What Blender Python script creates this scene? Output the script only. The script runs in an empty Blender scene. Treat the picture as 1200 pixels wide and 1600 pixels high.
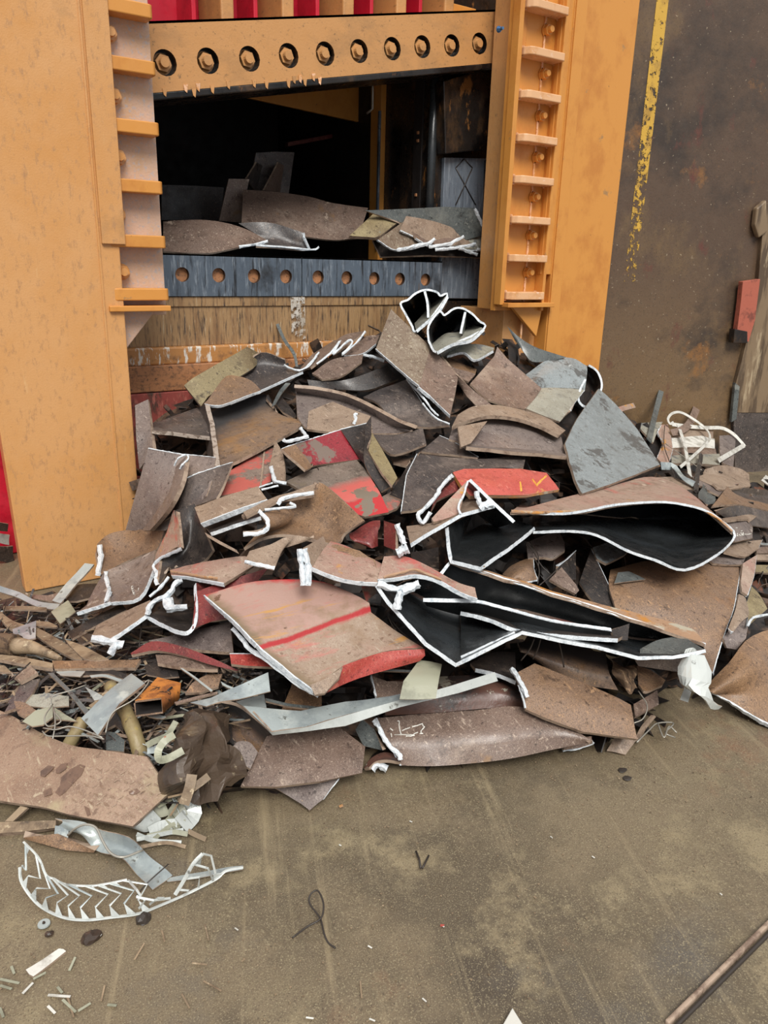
import bpy, bmesh, math, random
import numpy as np
from mathutils import Vector, Matrix, noise

# ------------------------------------------------------------ camera, sky, sun, exposure
sc = bpy.context.scene
col = sc.collection
CAM = Vector((0, 0, 1.65)); FOC = 1200.0
ROT = (Matrix.Rotation(math.radians(-34), 3, 'Z') @ Matrix.Rotation(math.radians(90 - 18), 3, 'X')
       @ Matrix.Rotation(math.radians(1.55), 3, 'Z'))
cd = bpy.data.cameras.new('camera'); cam = bpy.data.objects.new('camera', cd); col.objects.link(cam)
cam.matrix_world = Matrix.Translation(CAM) @ ROT.to_4x4()
cd.sensor_fit = 'VERTICAL'; cd.sensor_height = 36; cd.lens = 36 * FOC / 1600
cd.clip_start = 0.05; cd.clip_end = 200
sc.camera = cam

world = bpy.data.worlds.new('overcast_sky'); sc.world = world; world.use_nodes = True
wn = world.node_tree.nodes; wl = world.node_tree.links; wn.clear()
w_out = wn.new('ShaderNodeOutputWorld'); w_bg = wn.new('ShaderNodeBackground')
w_tc = wn.new('ShaderNodeTexCoord'); w_sep = wn.new('ShaderNodeSeparateXYZ'); w_rm = wn.new('ShaderNodeValToRGB')
wl.new(w_tc.outputs['Generated'], w_sep.inputs[0]); wl.new(w_sep.outputs['Z'], w_rm.inputs[0])
w_rm.color_ramp.elements[0].position = 0.0; w_rm.color_ramp.elements[0].color = (.34, .36, .39, 1)
w_rm.color_ramp.elements[1].position = 0.75; w_rm.color_ramp.elements[1].color = (1.0, 1.0, 1.0, 1)
wl.new(w_rm.outputs[0], w_bg.inputs[0]); w_bg.inputs[1].default_value = 1.0
wl.new(w_bg.outputs[0], w_out.inputs[0])

sd = bpy.data.lights.new('hazy_sun', 'SUN'); sun = bpy.data.objects.new('hazy_sun', sd); col.objects.link(sun)
sd.energy = 3.3; sd.angle = math.radians(28); sd.color = (1.0, .97, .92)
sun.rotation_euler = Vector((0.25, 0.62, -0.74)).to_track_quat('-Z', 'Y').to_euler()

sc.view_settings.view_transform = 'Standard'; sc.view_settings.look = 'None'
sc.view_settings.gamma = 1; sc.view_settings.use_curve_mapping = False
sc.view_settings.exposure = 0.0

# ------------------------------------------------------------ geometry helpers
def ray(px, py): return ROT @ Vector(((px - 600) / FOC, -(py - 800) / FOC, -1))
def onY(px, py, Y): d = ray(px, py); return CAM + d * (Y / d.y)
def onZ(px, py, z=0.0): d = ray(px, py); return CAM + d * ((z - CAM.z) / d.z)

def link(name, me, parent=None, mats=()):
    o = bpy.data.objects.new(name, me); col.objects.link(o)
    for m in mats: me.materials.append(m)
    if parent is not None: o.parent = parent
    return o
def tag(o, label=None, cat=None, group=None, kind=None):
    if label: o['label'] = label
    if cat: o['category'] = cat
    if group: o['group'] = group
    if kind: o['kind'] = kind
    return o
def empty(name, loc, label=None, cat=None, group=None, kind=None):
    o = bpy.data.objects.new(name, None); col.objects.link(o); o.location = loc; o.empty_display_size = .1
    return tag(o, label, cat, group, kind)
def origin(o):
    """world origin of an object whose parents carry no rotation"""
    v = Vector(o.location); p = o.parent
    while p is not None: v = v + p.location; p = p.parent
    return v
def mesh_world(name, verts, faces, mats, parent=None, mi=None, smooth=None, uv=None, loc=None):
    """verts are world points; the object's origin goes to loc (default: bottom centre)"""
    V = [Vector(v) for v in verts]
    if loc is None:
        c = sum(V, Vector()) / len(V); loc = Vector((c.x, c.y, min(v.z for v in V)))
    me = bpy.data.meshes.new(name)
    me.from_pydata([v - loc for v in V], [], faces)
    for m in mats: me.materials.append(m)
    if mi is not None: me.polygons.foreach_set('material_index', mi)
    if smooth is not None: me.polygons.foreach_set('use_smooth', smooth)
    if uv is not None:
        l = me.uv_layers.new(name='UVMap')
        for lp in me.loops: l.data[lp.index].uv = uv[lp.vertex_index]
    me.update()
    o = bpy.data.objects.new(name, me); col.objects.link(o)
    if parent is not None:
        o.parent = parent; o.location = loc - origin(parent)
    else: o.location = loc
    return o
def box(name, x0, x1, y0, y1, z0, z1, mat, parent=None, bev=.004):
    bm = bmesh.new(); bmesh.ops.create_cube(bm, size=1)
    c = Vector(((x0 + x1) / 2, (y0 + y1) / 2, z0))
    for v in bm.verts:
        v.co = Vector((v.co.x * (x1 - x0), v.co.y * (y1 - y0), (v.co.z + .5) * (z1 - z0)))
    if bev: bmesh.ops.bevel(bm, geom=bm.edges[:], offset=bev, segments=2, profile=.5, affect='EDGES', clamp_overlap=True)
    me = bpy.data.meshes.new(name); bm.to_mesh(me); bm.free()
    o = link(name, me, parent, (mat,))
    o.location = c - (origin(parent) if parent is not None else Vector())
    return o
def prism(name, poly, dvec, mat, parent=None, bev=.004):
    """world polygon extruded along dvec, bevelled"""
    P = [Vector(p) for p in poly]; D = Vector(dvec); c = sum(P, Vector()) / len(P)
    bm = bmesh.new(); a = [bm.verts.new(p - c) for p in P]; b = [bm.verts.new(p + D - c) for p in P]
    n = len(P); bm.faces.new(a); bm.faces.new(b[::-1])
    for i in range(n): bm.faces.new((a[i], b[i], b[(i + 1) % n], a[(i + 1) % n]))
    bmesh.ops.recalc_face_normals(bm, faces=bm.faces[:])
    if bev: bmesh.ops.bevel(bm, geom=bm.edges[:], offset=bev, segments=2, profile=.5, affect='EDGES', clamp_overlap=True)
    me = bpy.data.meshes.new(name); bm.to_mesh(me); bm.free()
    o = link(name, me, parent, (mat,)); o.location = c - (origin(parent) if parent is not None else Vector())
    return o
def tube(name, pts, r, mat, parent=None, seg=6, r1=None, smooth=True, rough=0.0):
    """round bar along world points"""
    P = [Vector(p) for p in pts]; n = len(P); V = []; F = []
    up = Vector((0, 0, 1))
    for i, p in enumerate(P):
        t = (P[min(i + 1, n - 1)] - P[max(i - 1, 0)]).normalized()
        a = t.cross(up)
        if a.length < .1: a = t.cross(Vector((1, 0, 0)))
        a.normalize(); b = t.cross(a)
        rr = r if r1 is None else r + (r1 - r) * i / (n - 1)
        if rough: rr *= 1 + rough * noise.noise(p * 25)
        for k in range(seg):
            an = 2 * math.pi * k / seg
            V.append(p + (a * math.cos(an) + b * math.sin(an)) * rr)
    for i in range(n - 1):
        for k in range(seg):
            F.append((i * seg + k, i * seg + (k + 1) % seg, (i + 1) * seg + (k + 1) % seg, (i + 1) * seg + k))
    F.append(tuple(range(seg))[::-1]); F.append(tuple(range((n - 1) * seg, n * seg)))
    return mesh_world(name, V, F, (mat,), parent, smooth=[smooth] * (len(F) - 2) + [False] * 2)
def cr(P, k):
    """Catmull-Rom through world points, k pieces a segment"""
    out = []; n = len(P)
    for i in range(n - 1):
        p1, p2 = P[i], P[i + 1]; p0 = P[i - 1] if i else p1 * 2 - p2; p3 = P[i + 2] if i + 2 < n else p2 * 2 - p1
        for j in range(k):
            t = j / k
            out.append(.5 * ((2 * p1) + (p2 - p0) * t + (2 * p0 - 5 * p1 + 4 * p2 - p3) * t * t + (3 * p1 - p0 - 3 * p2 + p3) * t ** 3))
    out.append(P[-1].copy()); return out
def lin(P, k):
    out = []
    for i in range(len(P) - 1):
        for j in range(k): out.append(P[i].lerp(P[i + 1], j / k))
    out.append(P[-1].copy()); return out

# ------------------------------------------------------------ materials
def weathered(name, base, layers=(), rough=.6, metal=0.0, bump=.25, bscale=60, rvar=.15, vary=.12, spec=.5):
    """procedural paint / rust / steel. A layer is (colour, (sx,sy,sz), lo, hi[, detail]) for noise masks in object
    space or (colour, 'u'|'v', lo, hi, soft) for a band that runs across the plate"""
    m = bpy.data.materials.new(name); m.use_nodes = True
    N = m.node_tree.nodes; L = m.node_tree.links; N.clear()
    out = N.new('ShaderNodeOutputMaterial'); b = N.new('ShaderNodeBsdfPrincipled'); L.new(b.outputs[0], out.inputs[0])
    tc = N.new('ShaderNodeTexCoord'); oi = N.new('ShaderNodeObjectInfo')
    off = N.new('ShaderNodeVectorMath'); off.operation = 'MULTIPLY_ADD'
    L.new(oi.outputs['Random'], off.inputs[0]); off.inputs[1].default_value = (17, 31, 23)
    L.new(tc.outputs['Object'], off.inputs[2])
    def nz(scale, detail=4, r=.6):
        mp = N.new('ShaderNodeMapping'); mp.inputs['Scale'].default_value = scale
        L.new(off.outputs[0], mp.inputs[0])
        n = N.new('ShaderNodeTexNoise'); n.inputs['Scale'].default_value = 1; n.inputs['Detail'].default_value = detail
        n.inputs['Roughness'].default_value = r; L.new(mp.outputs[0], n.inputs['Vector']); return n.outputs['Fac']
    hv = N.new('ShaderNodeHueSaturation'); mr = N.new('ShaderNodeMapRange')
    L.new(oi.outputs['Random'], mr.inputs[0]); mr.inputs[3].default_value = 1 - vary; mr.inputs[4].default_value = 1 + vary
    L.new(mr.outputs[0], hv.inputs['Value']); hv.inputs['Color'].default_value = (*base, 1)
    c = hv.outputs[0]
    for ly in layers:
        colr = ly[0]
        if isinstance(ly[1], str):
            sp = N.new('ShaderNodeSeparateXYZ'); L.new(tc.outputs['Object' if ly[1] == 'z' else 'UV'], sp.inputs[0])
            a = N.new('ShaderNodeMath'); a.operation = 'MULTIPLY_ADD'
            L.new(nz((9, 9, 9), 5), a.inputs[0]); a.inputs[1].default_value = .16
            L.new(sp.outputs[{'u': 'X', 'v': 'Y', 'z': 'Z'}[ly[1]]], a.inputs[2])
            s = ly[4] if len(ly) > 4 else .03
            r1 = N.new('ShaderNodeMapRange'); r1.inputs[1].default_value = ly[2] + .08 - s; r1.inputs[2].default_value = ly[2] + .08 + s
            r2 = N.new('ShaderNodeMapRange'); r2.inputs[1].default_value = ly[3] + .08 - s; r2.inputs[2].default_value = ly[3] + .08 + s
            r2.inputs[3].default_value = 1; r2.inputs[4].default_value = 0
            L.new(a.outputs[0], r1.inputs[0]); L.new(a.outputs[0], r2.inputs[0])
            mu = N.new('ShaderNodeMath'); mu.operation = 'MULTIPLY'; L.new(r1.outputs[0], mu.inputs[0]); L.new(r2.outputs[0], mu.inputs[1])
            f = mu.outputs[0]
        else:
            r1 = N.new('ShaderNodeMapRange'); L.new(nz(ly[1], ly[4] if len(ly) > 4 else 6, .68), r1.inputs[0])
            q = lambda t: .5 + (t - .5) * .62
            r1.inputs[1].default_value = q(ly[2]); r1.inputs[2].default_value = q(ly[3]); f = r1.outputs[0]
        mx = N.new('ShaderNodeMix'); mx.data_type = 'RGBA'; L.new(f, mx.inputs[0]); L.new(c, mx.inputs[6]); mx.inputs[7].default_value = (*colr, 1)
        c = mx.outputs[2]
    L.new(c, b.inputs['Base Color']); b.inputs['Metallic'].default_value = metal
    b.inputs['Specular IOR Level'].default_value = spec
    rr = N.new('ShaderNodeMapRange'); L.new(nz((14, 14, 14), 3), rr.inputs[0])
    rr.inputs[1].default_value = .3; rr.inputs[2].default_value = .7
    rr.inputs[3].default_value = max(.05, rough - rvar); rr.inputs[4].default_value = min(1, rough + rvar)
    L.new(rr.outputs[0], b.inputs['Roughness'])
    if bump:
        bp = N.new('ShaderNodeBump'); bp.inputs['Strength'].default_value = bump; bp.inputs['Distance'].default_value = .004
        L.new(nz((bscale,) * 3, 5), bp.inputs['Height']); L.new(bp.outputs[0], b.inputs['Normal'])
    return m
def S(r, g, b):
    f = lambda c: (c / 255 / 12.92) if c / 255 <= .04045 else ((c / 255 + .055) / 1.055) ** 2.4
    return (f(r), f(g), f(b))
def plate(name, base, alt, dark, light, extra=(), rough=.42, bump=.22, vary=.1, g=.0):
    """sheared ship plate: slow tone drift, fine dark and light grain, a few crisp scale patches"""
    return weathered(name, base, [(alt, (2.0, 2.0, 2.0), .40, .66, 5), (dark, (4.5, 4.5, 4.5), .58, .84, 10), (light, (2.6, 2.6, 2.6), .60, .90, 8), (dark, (190, 190, 190), .56 - g, .90, 2), (light, (260, 260, 260), .60 - g, .90, 2),
                     (light, (4.5, 4.5, 4.5), .73, .76, 10), (dark, (13, 13, 13), .62, .80, 9), (dark, (42, 42, 42), .66, .74, 7), (light, (80, 10, 60), .64, .80, 6), (light, (55, 55, 55), .70, .78, 6)] + list(extra), rough=rough, bump=bump, bscale=110, vary=vary)
M = {}
M['orange'] = weathered('orange_machine_paint', S(204, 152, 98), [(S(200, 142, 80), (.9, .9, .7), .42, .74), (S(160, 122, 82), (1.6, 1.6, 1.6), .66, .92, 9), (S(176, 132, 90), (50, 50, 22), .56, .82, 6), (S(96, 74, 52), (14, 14, 6), .80, .86, 9), (S(216, 174, 122), (30, 30, 3), .74, .90), (S(84, 64, 46), (70, 70, 30), .80, .86, 6)], rough=.36, bump=.25, bscale=150, vary=.02)  # paler tan: sky reflected on the left column put into the base
M['orange_less_sky'] = weathered('orange_paint_less_sky', S(204, 140, 66), [(S(190, 124, 56), (4, 4, 3), .5, .75), (S(96, 70, 44), (30, 30, 30), .80, .85), (S(160, 122, 80), (5, 5, 5), .74, .82, 8)], rough=.4, bump=.1, bscale=80, vary=.03)  # same orange paint; the deeper colour stands for less reflected sky
M['weld'] = weathered('pale_orange_weld_bead', S(226, 178, 140), [(S(200, 140, 80), (30, 30, 30), .45, .6)], rough=.5, bump=.8, bscale=150)
M['beam'] = weathered('orange_beam_paint', S(192, 140, 86), [(S(170, 126, 80), (3, 3, 5), .48, .72, 8), (S(118, 92, 62), (50, 16, 50), .64, .84, 9), (S(84, 64, 46), (5, 5, 9), .76, .90)], rough=.45, bump=.3, bscale=90, vary=.02)
M['machine_red'] = weathered('red_machine_paint', S(186, 26, 50), [(S(160, 18, 40), (4, 4, 4), .5, .7)], rough=.4, bump=.05, vary=.02)
M['blade'] = weathered('worn_blade_steel', S(98, 109, 121), [(S(150, 160, 170), (50, 50, 6), .54, .78, 8), (S(50, 52, 56), (45, 45, 4), .54, .74, 8), (S(44, 42, 42), (3, 3, 2), .60, .84, 6), (S(120, 96, 70), (20, 20, 3), .74, .84)], rough=.4, metal=.45, bump=.15, bscale=60, vary=.05)
M['apron'] = weathered('scraped_tan_apron', S(158, 126, 88), [(S(130, 98, 66), (34, 34, 3), .46, .70, 8), (S(70, 56, 46), (66, 66, 6), .52, .72, 9), (S(48, 42, 38), (2.2, 3, .5), .60, .78, 9), (S(190, 172, 142), (80, 80, 6), .66, .78, 8)], rough=.5, bump=.35, bscale=60, vary=.02)
M['ledge'] = weathered('chipped_orange_ledge', S(180, 126, 72), [(S(214, 206, 194), (30, 30, 7), .58, .64, 9), (S(112, 80, 54), (14, 14, 14), .56, .80, 9)], rough=.5, bump=.3, vary=.02)
M['base_rust'] = weathered('rusty_orange_base', S(174, 120, 80), [(S(120, 86, 62), (26, 26, 40), .48, .72, 9), (S(66, 52, 44), (44, 44, 50), .62, .76, 9)], rough=.6, bump=.4, vary=.02)
M['base_red'] = weathered('worn_red_base', S(152, 72, 64), [(S(80, 62, 52), (13, 13, 7), .46, .64, 10), (S(182, 106, 92), (50, 50, 12), .58, .76)], rough=.6, bump=.4, vary=.02)
M['grease'] = weathered('black_greasy_steel', S(34, 29, 26), [(S(70, 52, 36), (5, 5, 2.5), .54, .70, 8), (S(126, 84, 44), (9, 9, 4), .66, .76, 9), (S(12, 11, 11), (3, 3, 3), .5, .62)], rough=.3, rvar=.15, bump=.25, bscale=40, vary=.03)
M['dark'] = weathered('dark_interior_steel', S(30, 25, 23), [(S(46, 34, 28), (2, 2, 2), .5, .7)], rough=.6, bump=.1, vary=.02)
M['wall'] = weathered('stained_dark_steel_wall', S(88, 70, 56), [(S(122, 98, 70), 'z', -1.6, 1.15, .7), (S(62, 52, 45), (.9, .9, 1.1), .50, .72, 8), (S(112, 90, 64), (1.6, 1.6, 1.1), .58, .80, 10), (S(138, 96, 54), (2.0, 2.0, 2.0), .68, .84, 10), (S(98, 60, 50), (4, 4, 2.5), .66, .82, 10), (S(64, 54, 45), (90, 90, 90), .58, .90, 3), (S(160, 144, 120), (40, 40, 40), .76, .82, 4)], rough=.38, bump=.3, bscale=60, vary=.02)
M['wall_patch'] = weathered('bare_tan_wall_plate', S(128, 108, 84), [(S(86, 70, 54), (9, 9, 1.2), .48, .62, 9), (S(168, 150, 122), (14, 14, 2), .60, .72, 9)], rough=.5, bump=.15, vary=.02)
M['salmon'] = weathered('salmon_red_bracket', S(176, 96, 76), [(S(120, 66, 54), (10, 10, 10), .5, .7)], rough=.6)
M['black'] = weathered('black_coating', S(38, 40, 41), [(S(50, 54, 57), (2.5, 2.5, 2.5), .45, .8, 4), (S(84, 84, 82), (60, 60, 60), .80, .86, 4)], rough=.30, bump=.08, bscale=40, vary=.1)
M['brown'] = plate('brown_scaled_steel', S(126, 105, 93), S(108, 90, 80), S(74, 60, 53), S(170, 152, 136), [(S(138, 108, 78), (5, 5, 5), .70, .84, 9)])
M['purple'] = plate('grey_brown_mill_scale', S(126, 114, 108), S(104, 93, 90), S(66, 58, 57), S(158, 146, 138), rough=.36)
M['darkplate'] = plate('dark_mill_scale', S(88, 79, 75), S(62, 58, 58), S(44, 40, 39), S(138, 124, 114), rough=.36)
M['charred'] = plate('heat_blackened_steel', S(52, 46, 44), S(36, 34, 34), S(26, 24, 24), S(96, 84, 74), rough=.42)
M['rust'] = plate('rust_bloomed_steel', S(126, 103, 86), S(130, 100, 72), S(78, 60, 48), S(164, 130, 98), [(S(144, 100, 60), (2.4, 2.4, 2.4), .62, .90, 9)], rough=.55, bump=.4, g=.08)
M['burnt'] = plate('flame_stained_steel', S(128, 106, 88), S(110, 92, 82), S(66, 54, 46), S(162, 128, 94), [(S(150, 112, 72), (3, 3, 3), .56, .80, 8), (S(62, 60, 60), 'v', -.1, .36, .12)], rough=.42)
M['olive'] = plate('olive_dirty_paint', S(136, 122, 90), S(112, 96, 72), S(76, 64, 48), S(160, 146, 110), [(S(112, 116, 112), (10, 10, 10), .72, .80)], rough=.5)
M['streaky'] = plate('streaky_grey_brown_steel', S(128, 112, 96), S(116, 98, 82), S(86, 68, 54), S(176, 166, 148), [(S(170, 160, 138), (50, 50, 12), .60, .80, 7)], rough=.45)
M['tan'] = plate('tan_dusty_steel', S(150, 130, 112), S(132, 112, 96), S(92, 76, 64), S(178, 160, 142), rough=.5)
M['edge'] = weathered('raw_brown_plate_edge', S(158, 138, 120), [(S(118, 98, 84), (20, 20, 20), .45, .7, 6)], rough=.55, bump=.3, bscale=120)
M['grey'] = plate('grey_primer_steel', S(142, 150, 152), S(130, 137, 138), S(100, 100, 98), S(172, 178, 178), [(S(96, 97, 96), (2.6, 2.6, 2.6), .58, .62, 10), (S(60, 62, 62), (12, 12, 12), .74, .80, 9)], rough=.28, bump=.12, vary=.03)
M['greypeel'] = plate('peeling_grey_paint', S(158, 156, 142), S(146, 142, 128), S(104, 100, 92), S(182, 182, 174), [(S(116, 118, 116), (5, 5, 5), .64, .67, 10)], rough=.36, vary=.06)
M['darkgrey'] = plate('slate_grey_steel', S(92, 97, 96), S(76, 80, 80), S(54, 56, 56), S(126, 128, 122), rough=.36)
M['galv'] = weathered('galvanised_sheet', S(160, 168, 167), [(S(132, 140, 142), (5, 5, 5), .45, .66, 6), (S(186, 192, 188), (9, 9, 9), .56, .72, 6), (S(98, 98, 92), (24, 24, 24), .68, .78, 8)], rough=.32, metal=.2, bump=.15)
M['silver'] = weathered('bright_zinc_sheet', S(194, 198, 194), [(S(168, 172, 168), (7, 7, 7), .48, .66, 6), (S(112, 112, 106), (22, 22, 22), .70, .80, 8)], rough=.25, metal=.25, bump=.15)
M['palegreen'] = weathered('pale_green_grey_sheet', S(152, 152, 132), [(S(126, 126, 108), (6, 6, 6), .5, .66, 6), (S(150, 84, 56), (9, 9, 9), .72, .78, 8)], rough=.4, bump=.15)
M['white'] = weathered('white_plastic', S(206, 204, 196), [(S(160, 156, 146), (9, 9, 9), .5, .7, 6)], rough=.45, bump=.1)
M['torn'] = weathered('bright_torn_steel', S(220, 226, 230), [(S(172, 181, 188), (34, 34, 34), .50, .74, 6), (S(108, 110, 110), (60, 60, 60), .74, .84, 6)], rough=.42, metal=.1, bump=.8, bscale=160, vary=.04)
M['torn_orange'] = weathered('orange_rust_lip', S(166, 132, 104), [(S(188, 130, 62), (8, 8, 8), .50, .66, 8), (S(176, 168, 148), (7, 7, 7), .60, .70, 8), (S(110, 76, 54), (26, 26, 26), .64, .80, 8)], rough=.6, bump=.6, bscale=100)
M['redpaint'] = plate('worn_red_paint', S(166, 68, 60), S(150, 52, 48), S(108, 42, 38), S(184, 104, 90), [(S(196, 140, 70), (6, 6, 20), .74, .80, 9)], rough=.40, vary=.05)
M['redflange'] = plate('crimson_flaked_paint', S(138, 38, 48), S(126, 30, 40), S(92, 26, 32), S(160, 70, 70), [(S(112, 96, 86), (3.0, 3.0, 3.0), .60, .63, 10), (S(158, 100, 68), (9, 9, 9), .76, .80, 9)], rough=.45, vary=.05)
M['redpart'] = plate('part_red_brown_plate', S(122, 106, 96), S(110, 94, 86), S(80, 66, 58), S(156, 138, 124), [(S(176, 92, 82), (2.0, 2.0, 2.0), .47, .53, 10)], rough=.48, vary=.05)
M['darkred'] = plate('dark_red_brown_paint', S(120, 44, 44), S(96, 42, 40), S(70, 34, 32), S(150, 94, 80), rough=.42, vary=.08)
M['pinkworn'] = plate('pink_brown_worn_paint', S(160, 136, 121), S(164, 126, 114), S(118, 94, 80), S(184, 166, 148), [(S(180, 96, 88), (2.5, 2.5, 10), .60, .74, 9), (S(190, 138, 72), (5, 5, 14), .68, .76, 9)], rough=.46, vary=.05)
M['hull'] = plate('red_banded_brown_plate', S(158, 138, 121), S(164, 132, 116), S(122, 100, 84), S(176, 162, 144), [(S(168, 136, 124), 'v', -.3, .42, .06), (S(140, 116, 94), (3.2, 3.2, 3.2), .58, .76, 10), (S(184, 104, 98), (2.6, 9, 9), .60, .80, 9), (S(128, 110, 88), 'u', -.3, .06, .03), (S(182, 138, 84), (2.2, 18, 18), .62, .70, 9), (S(182, 58, 58), 'v', -.3, .01, .02), (S(168, 48, 50), 'v', .45, .58, .025), (S(104, 78, 62), (9, 9, 9), .70, .76, 9)], rough=.46, bump=.35, vary=.0)
M['redband'] = plate('red_banded_grey_plate', S(122, 110, 100), S(104, 96, 88), S(80, 70, 62), S(156, 142, 128), [(S(190, 96, 88), 'v', .46, .72, .05), (S(176, 44, 46), 'v', .72, 1.2, .02), (S(118, 106, 92), (3, 3, 3), .62, .64, 9)], rough=.42, vary=.0)
M['chequer'] = plate('dusty_pink_brown_plate', S(152, 126, 106), S(140, 112, 92), S(116, 92, 76), S(172, 154, 130), [(S(162, 146, 116), (3.5, 3.5, 3.5), .58, .80, 9), (S(160, 96, 84), (8, 8, 8), .78, .84, 8)], rough=.52, bump=.5, vary=.0)
M['wood'] = weathered('dirty_tan_strip', S(140, 120, 96), [(S(98, 80, 62), (9, 9, 9), .44, .7, 8), (S(178, 160, 132), (40, 40, 40), .62, .76, 8), (S(54, 46, 38), (9, 9, 9), .66, .84, 8)], rough=.6, bump=.4, vary=.3)
M['yellow'] = weathered('chipped_yellow_paint', S(150, 134, 96), [(S(128, 108, 74), (12, 12, 12), .46, .7, 8), (S(170, 150, 84), (7, 7, 7), .62, .72, 8), (S(84, 68, 52), (26, 26, 26), .66, .76, 9)], rough=.55, bump=.5)
M['fibre'] = weathered('brown_fibrous_wrap', S(104, 82, 62), [(S(70, 54, 42), (40, 12, 40), .48, .6, 6), (S(150, 124, 96), (50, 16, 50), .6, .7, 6)], rough=.85, bump=.9, bscale=60)
M['crumple'] = weathered('dark_brown_coated_sheet', S(80, 66, 54), [(S(62, 51, 43), (4, 4, 4), .46, .66, 6), (S(110, 93, 72), (6, 6, 6), .58, .74, 9), (S(150, 136, 112), (26, 26, 8), .70, .80, 9)], rough=.42, bump=.5, vary=.03)
M['orangetube'] = weathered('rusty_orange_tube_paint', S(196, 124, 58), [(S(150, 92, 50), (9, 9, 9), .5, .64, 8), (S(60, 44, 34), (20, 20, 20), .64, .7, 9)], rough=.5, bump=.3)
M['pipe'] = weathered('splashed_dark_pipe', S(60, 52, 50), [(S(96, 68, 58), (4, 4, 4), .48, .62, 8), (S(158, 152, 136), (5, 5, 5), .60, .63, 9), (S(160, 154, 140), (24, 24, 24), .70, .73, 6), (S(104, 68, 58), (60, 60, 60), .58, .74, 6)], rough=.36, bump=.25, vary=.03)
M['edgebright'] = weathered('pale_brown_cut_edge', S(164, 150, 138), [(S(120, 104, 92), (30, 30, 30), .5, .6, 5)], rough=.55, bump=.5, bscale=120)
M['bracket_highlight'] = weathered('orange_paint_pink_highlight', S(220, 172, 128), [(S(204, 146, 92), (8, 8, 8), .5, .8), (S(228, 198, 176), (20, 20, 20), .66, .82)], rough=.34, bump=.1, vary=.04)  # same orange paint with the brackets' pink highlight put into the colour
M['guidesteel'] = weathered('streaked_guide_steel', S(128, 138, 150), [(S(176, 186, 196), (50, 50, 5), .52, .8, 8), (S(70, 74, 80), (60, 60, 4), .60, .8, 8)], rough=.35, metal=.4, bump=.1, vary=0)
M['stain'] = weathered('oil_soaked_brown_stain', S(110, 84, 68), [(S(88, 66, 54), (20, 20, 20), .5, .7)], rough=.3, bump=.3, vary=0)
M['orange_sky_sheen'] = weathered('orange_paint_sky_sheen', S(198, 166, 144), [(S(190, 156, 124), (3, 3, 3), .45, .75), (S(176, 164, 160), (60, 60, 60), .56, .76, 3)], rough=.26, bump=.5, bscale=90, vary=0)  # same orange paint; pale sky reflection between brackets put into the colour
M['redsalmon'] = plate('salmon_red_paint', S(192, 92, 82), S(180, 80, 72), S(140, 62, 56), S(206, 122, 108), [(S(196, 144, 80), (6, 6, 20), .74, .80, 9)], rough=.40, vary=.0)
M['yellowmark'] = weathered('yellow_chalk_mark', S(216, 164, 66), [(S(190, 130, 60), (40, 40, 40), .5, .7)], rough=.7, vary=0)
M['wire'] = weathered('dark_wire', S(52, 45, 40), [], rough=.5, bump=0)
M['wirelight'] = weathered('pale_wire', S(160, 156, 146), [], rough=.4, metal=.4, bump=0)
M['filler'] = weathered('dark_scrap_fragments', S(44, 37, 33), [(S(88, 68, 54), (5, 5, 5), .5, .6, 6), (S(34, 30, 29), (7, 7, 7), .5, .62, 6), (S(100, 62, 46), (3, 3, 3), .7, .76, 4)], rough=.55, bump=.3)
M['bluebolt'] = weathered('blue_zinc_bolt', S(90, 130, 170), [], rough=.3, metal=.6, bump=0)
M['blotch'] = weathered('dark_oil_blob', S(52, 40, 32), [(S(80, 60, 48), (20, 20, 20), .5, .6)], rough=.5)

# ------------------------------------------------------------ the setting: floor and wall
def floor_material():
    m = weathered('oil_stained_yard_floor', S(113, 99, 78), [
        (S(86, 75, 59), (1.3, 1.3, 1.3), .46, .62, 9), (S(72, 62, 50), (.7, .7, .7), .56, .70, 8), (S(132, 118, 92), (2.6, 2.6, 2.6), .54, .70, 9), (S(88, 82, 75), (1.2, 1.2, 1.2), .62, .84, 7),
        (S(122, 90, 68), (2.2, 2.2, 2.2), .66, .92, 9), (S(150, 138, 110), (260, 260, 260), .56, .84, 2), (S(80, 69, 55), (200, 200, 200), .56, .86, 2)],
        rough=.62, bump=.5, bscale=45, vary=.0)
    N = m.node_tree.nodes; L = m.node_tree.links
    b = next(n for n in N if n.type == 'BSDF_PRINCIPLED'); src = b.inputs['Base Color'].links[0].from_socket
    tc = next(n for n in N if n.type == 'TEX_COORD')
    for rot, sx, sy, lo, hi, c in ((1.16, 16, .7, .56, .70, S(158, 142, 112)), (1.28, 7, .4, .57, .72, S(84, 72, 58)), (.35, 9, .6, .60, .74, S(96, 84, 64))):
        mp = N.new('ShaderNodeMapping'); mp.vector_type = 'TEXTURE'; mp.inputs['Rotation'].default_value = (0, 0, rot)
        mp.inputs['Scale'].default_value = (1 / sy, 1 / sx, 1); L.new(tc.outputs['Object'], mp.inputs[0])
        n = N.new('ShaderNodeTexNoise'); n.inputs['Scale'].default_value = 1; n.inputs['Detail'].default_value = 7; n.inputs['Roughness'].default_value = .65
        L.new(mp.outputs[0], n.inputs['Vector'])
        r = N.new('ShaderNodeMapRange'); r.inputs[1].default_value = lo; r.inputs[2].default_value = hi; r.inputs[4].default_value = .5
        L.new(n.outputs['Fac'], r.inputs[0])
        mx = N.new('ShaderNodeMix'); mx.data_type = 'RGBA'; L.new(r.outputs[0], mx.inputs[0]); L.new(src, mx.inputs[6]); mx.inputs[7].default_value = (*c, 1)
        src = mx.outputs[2]
    L.new(src, b.inputs['Base Color']); return m
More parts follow.
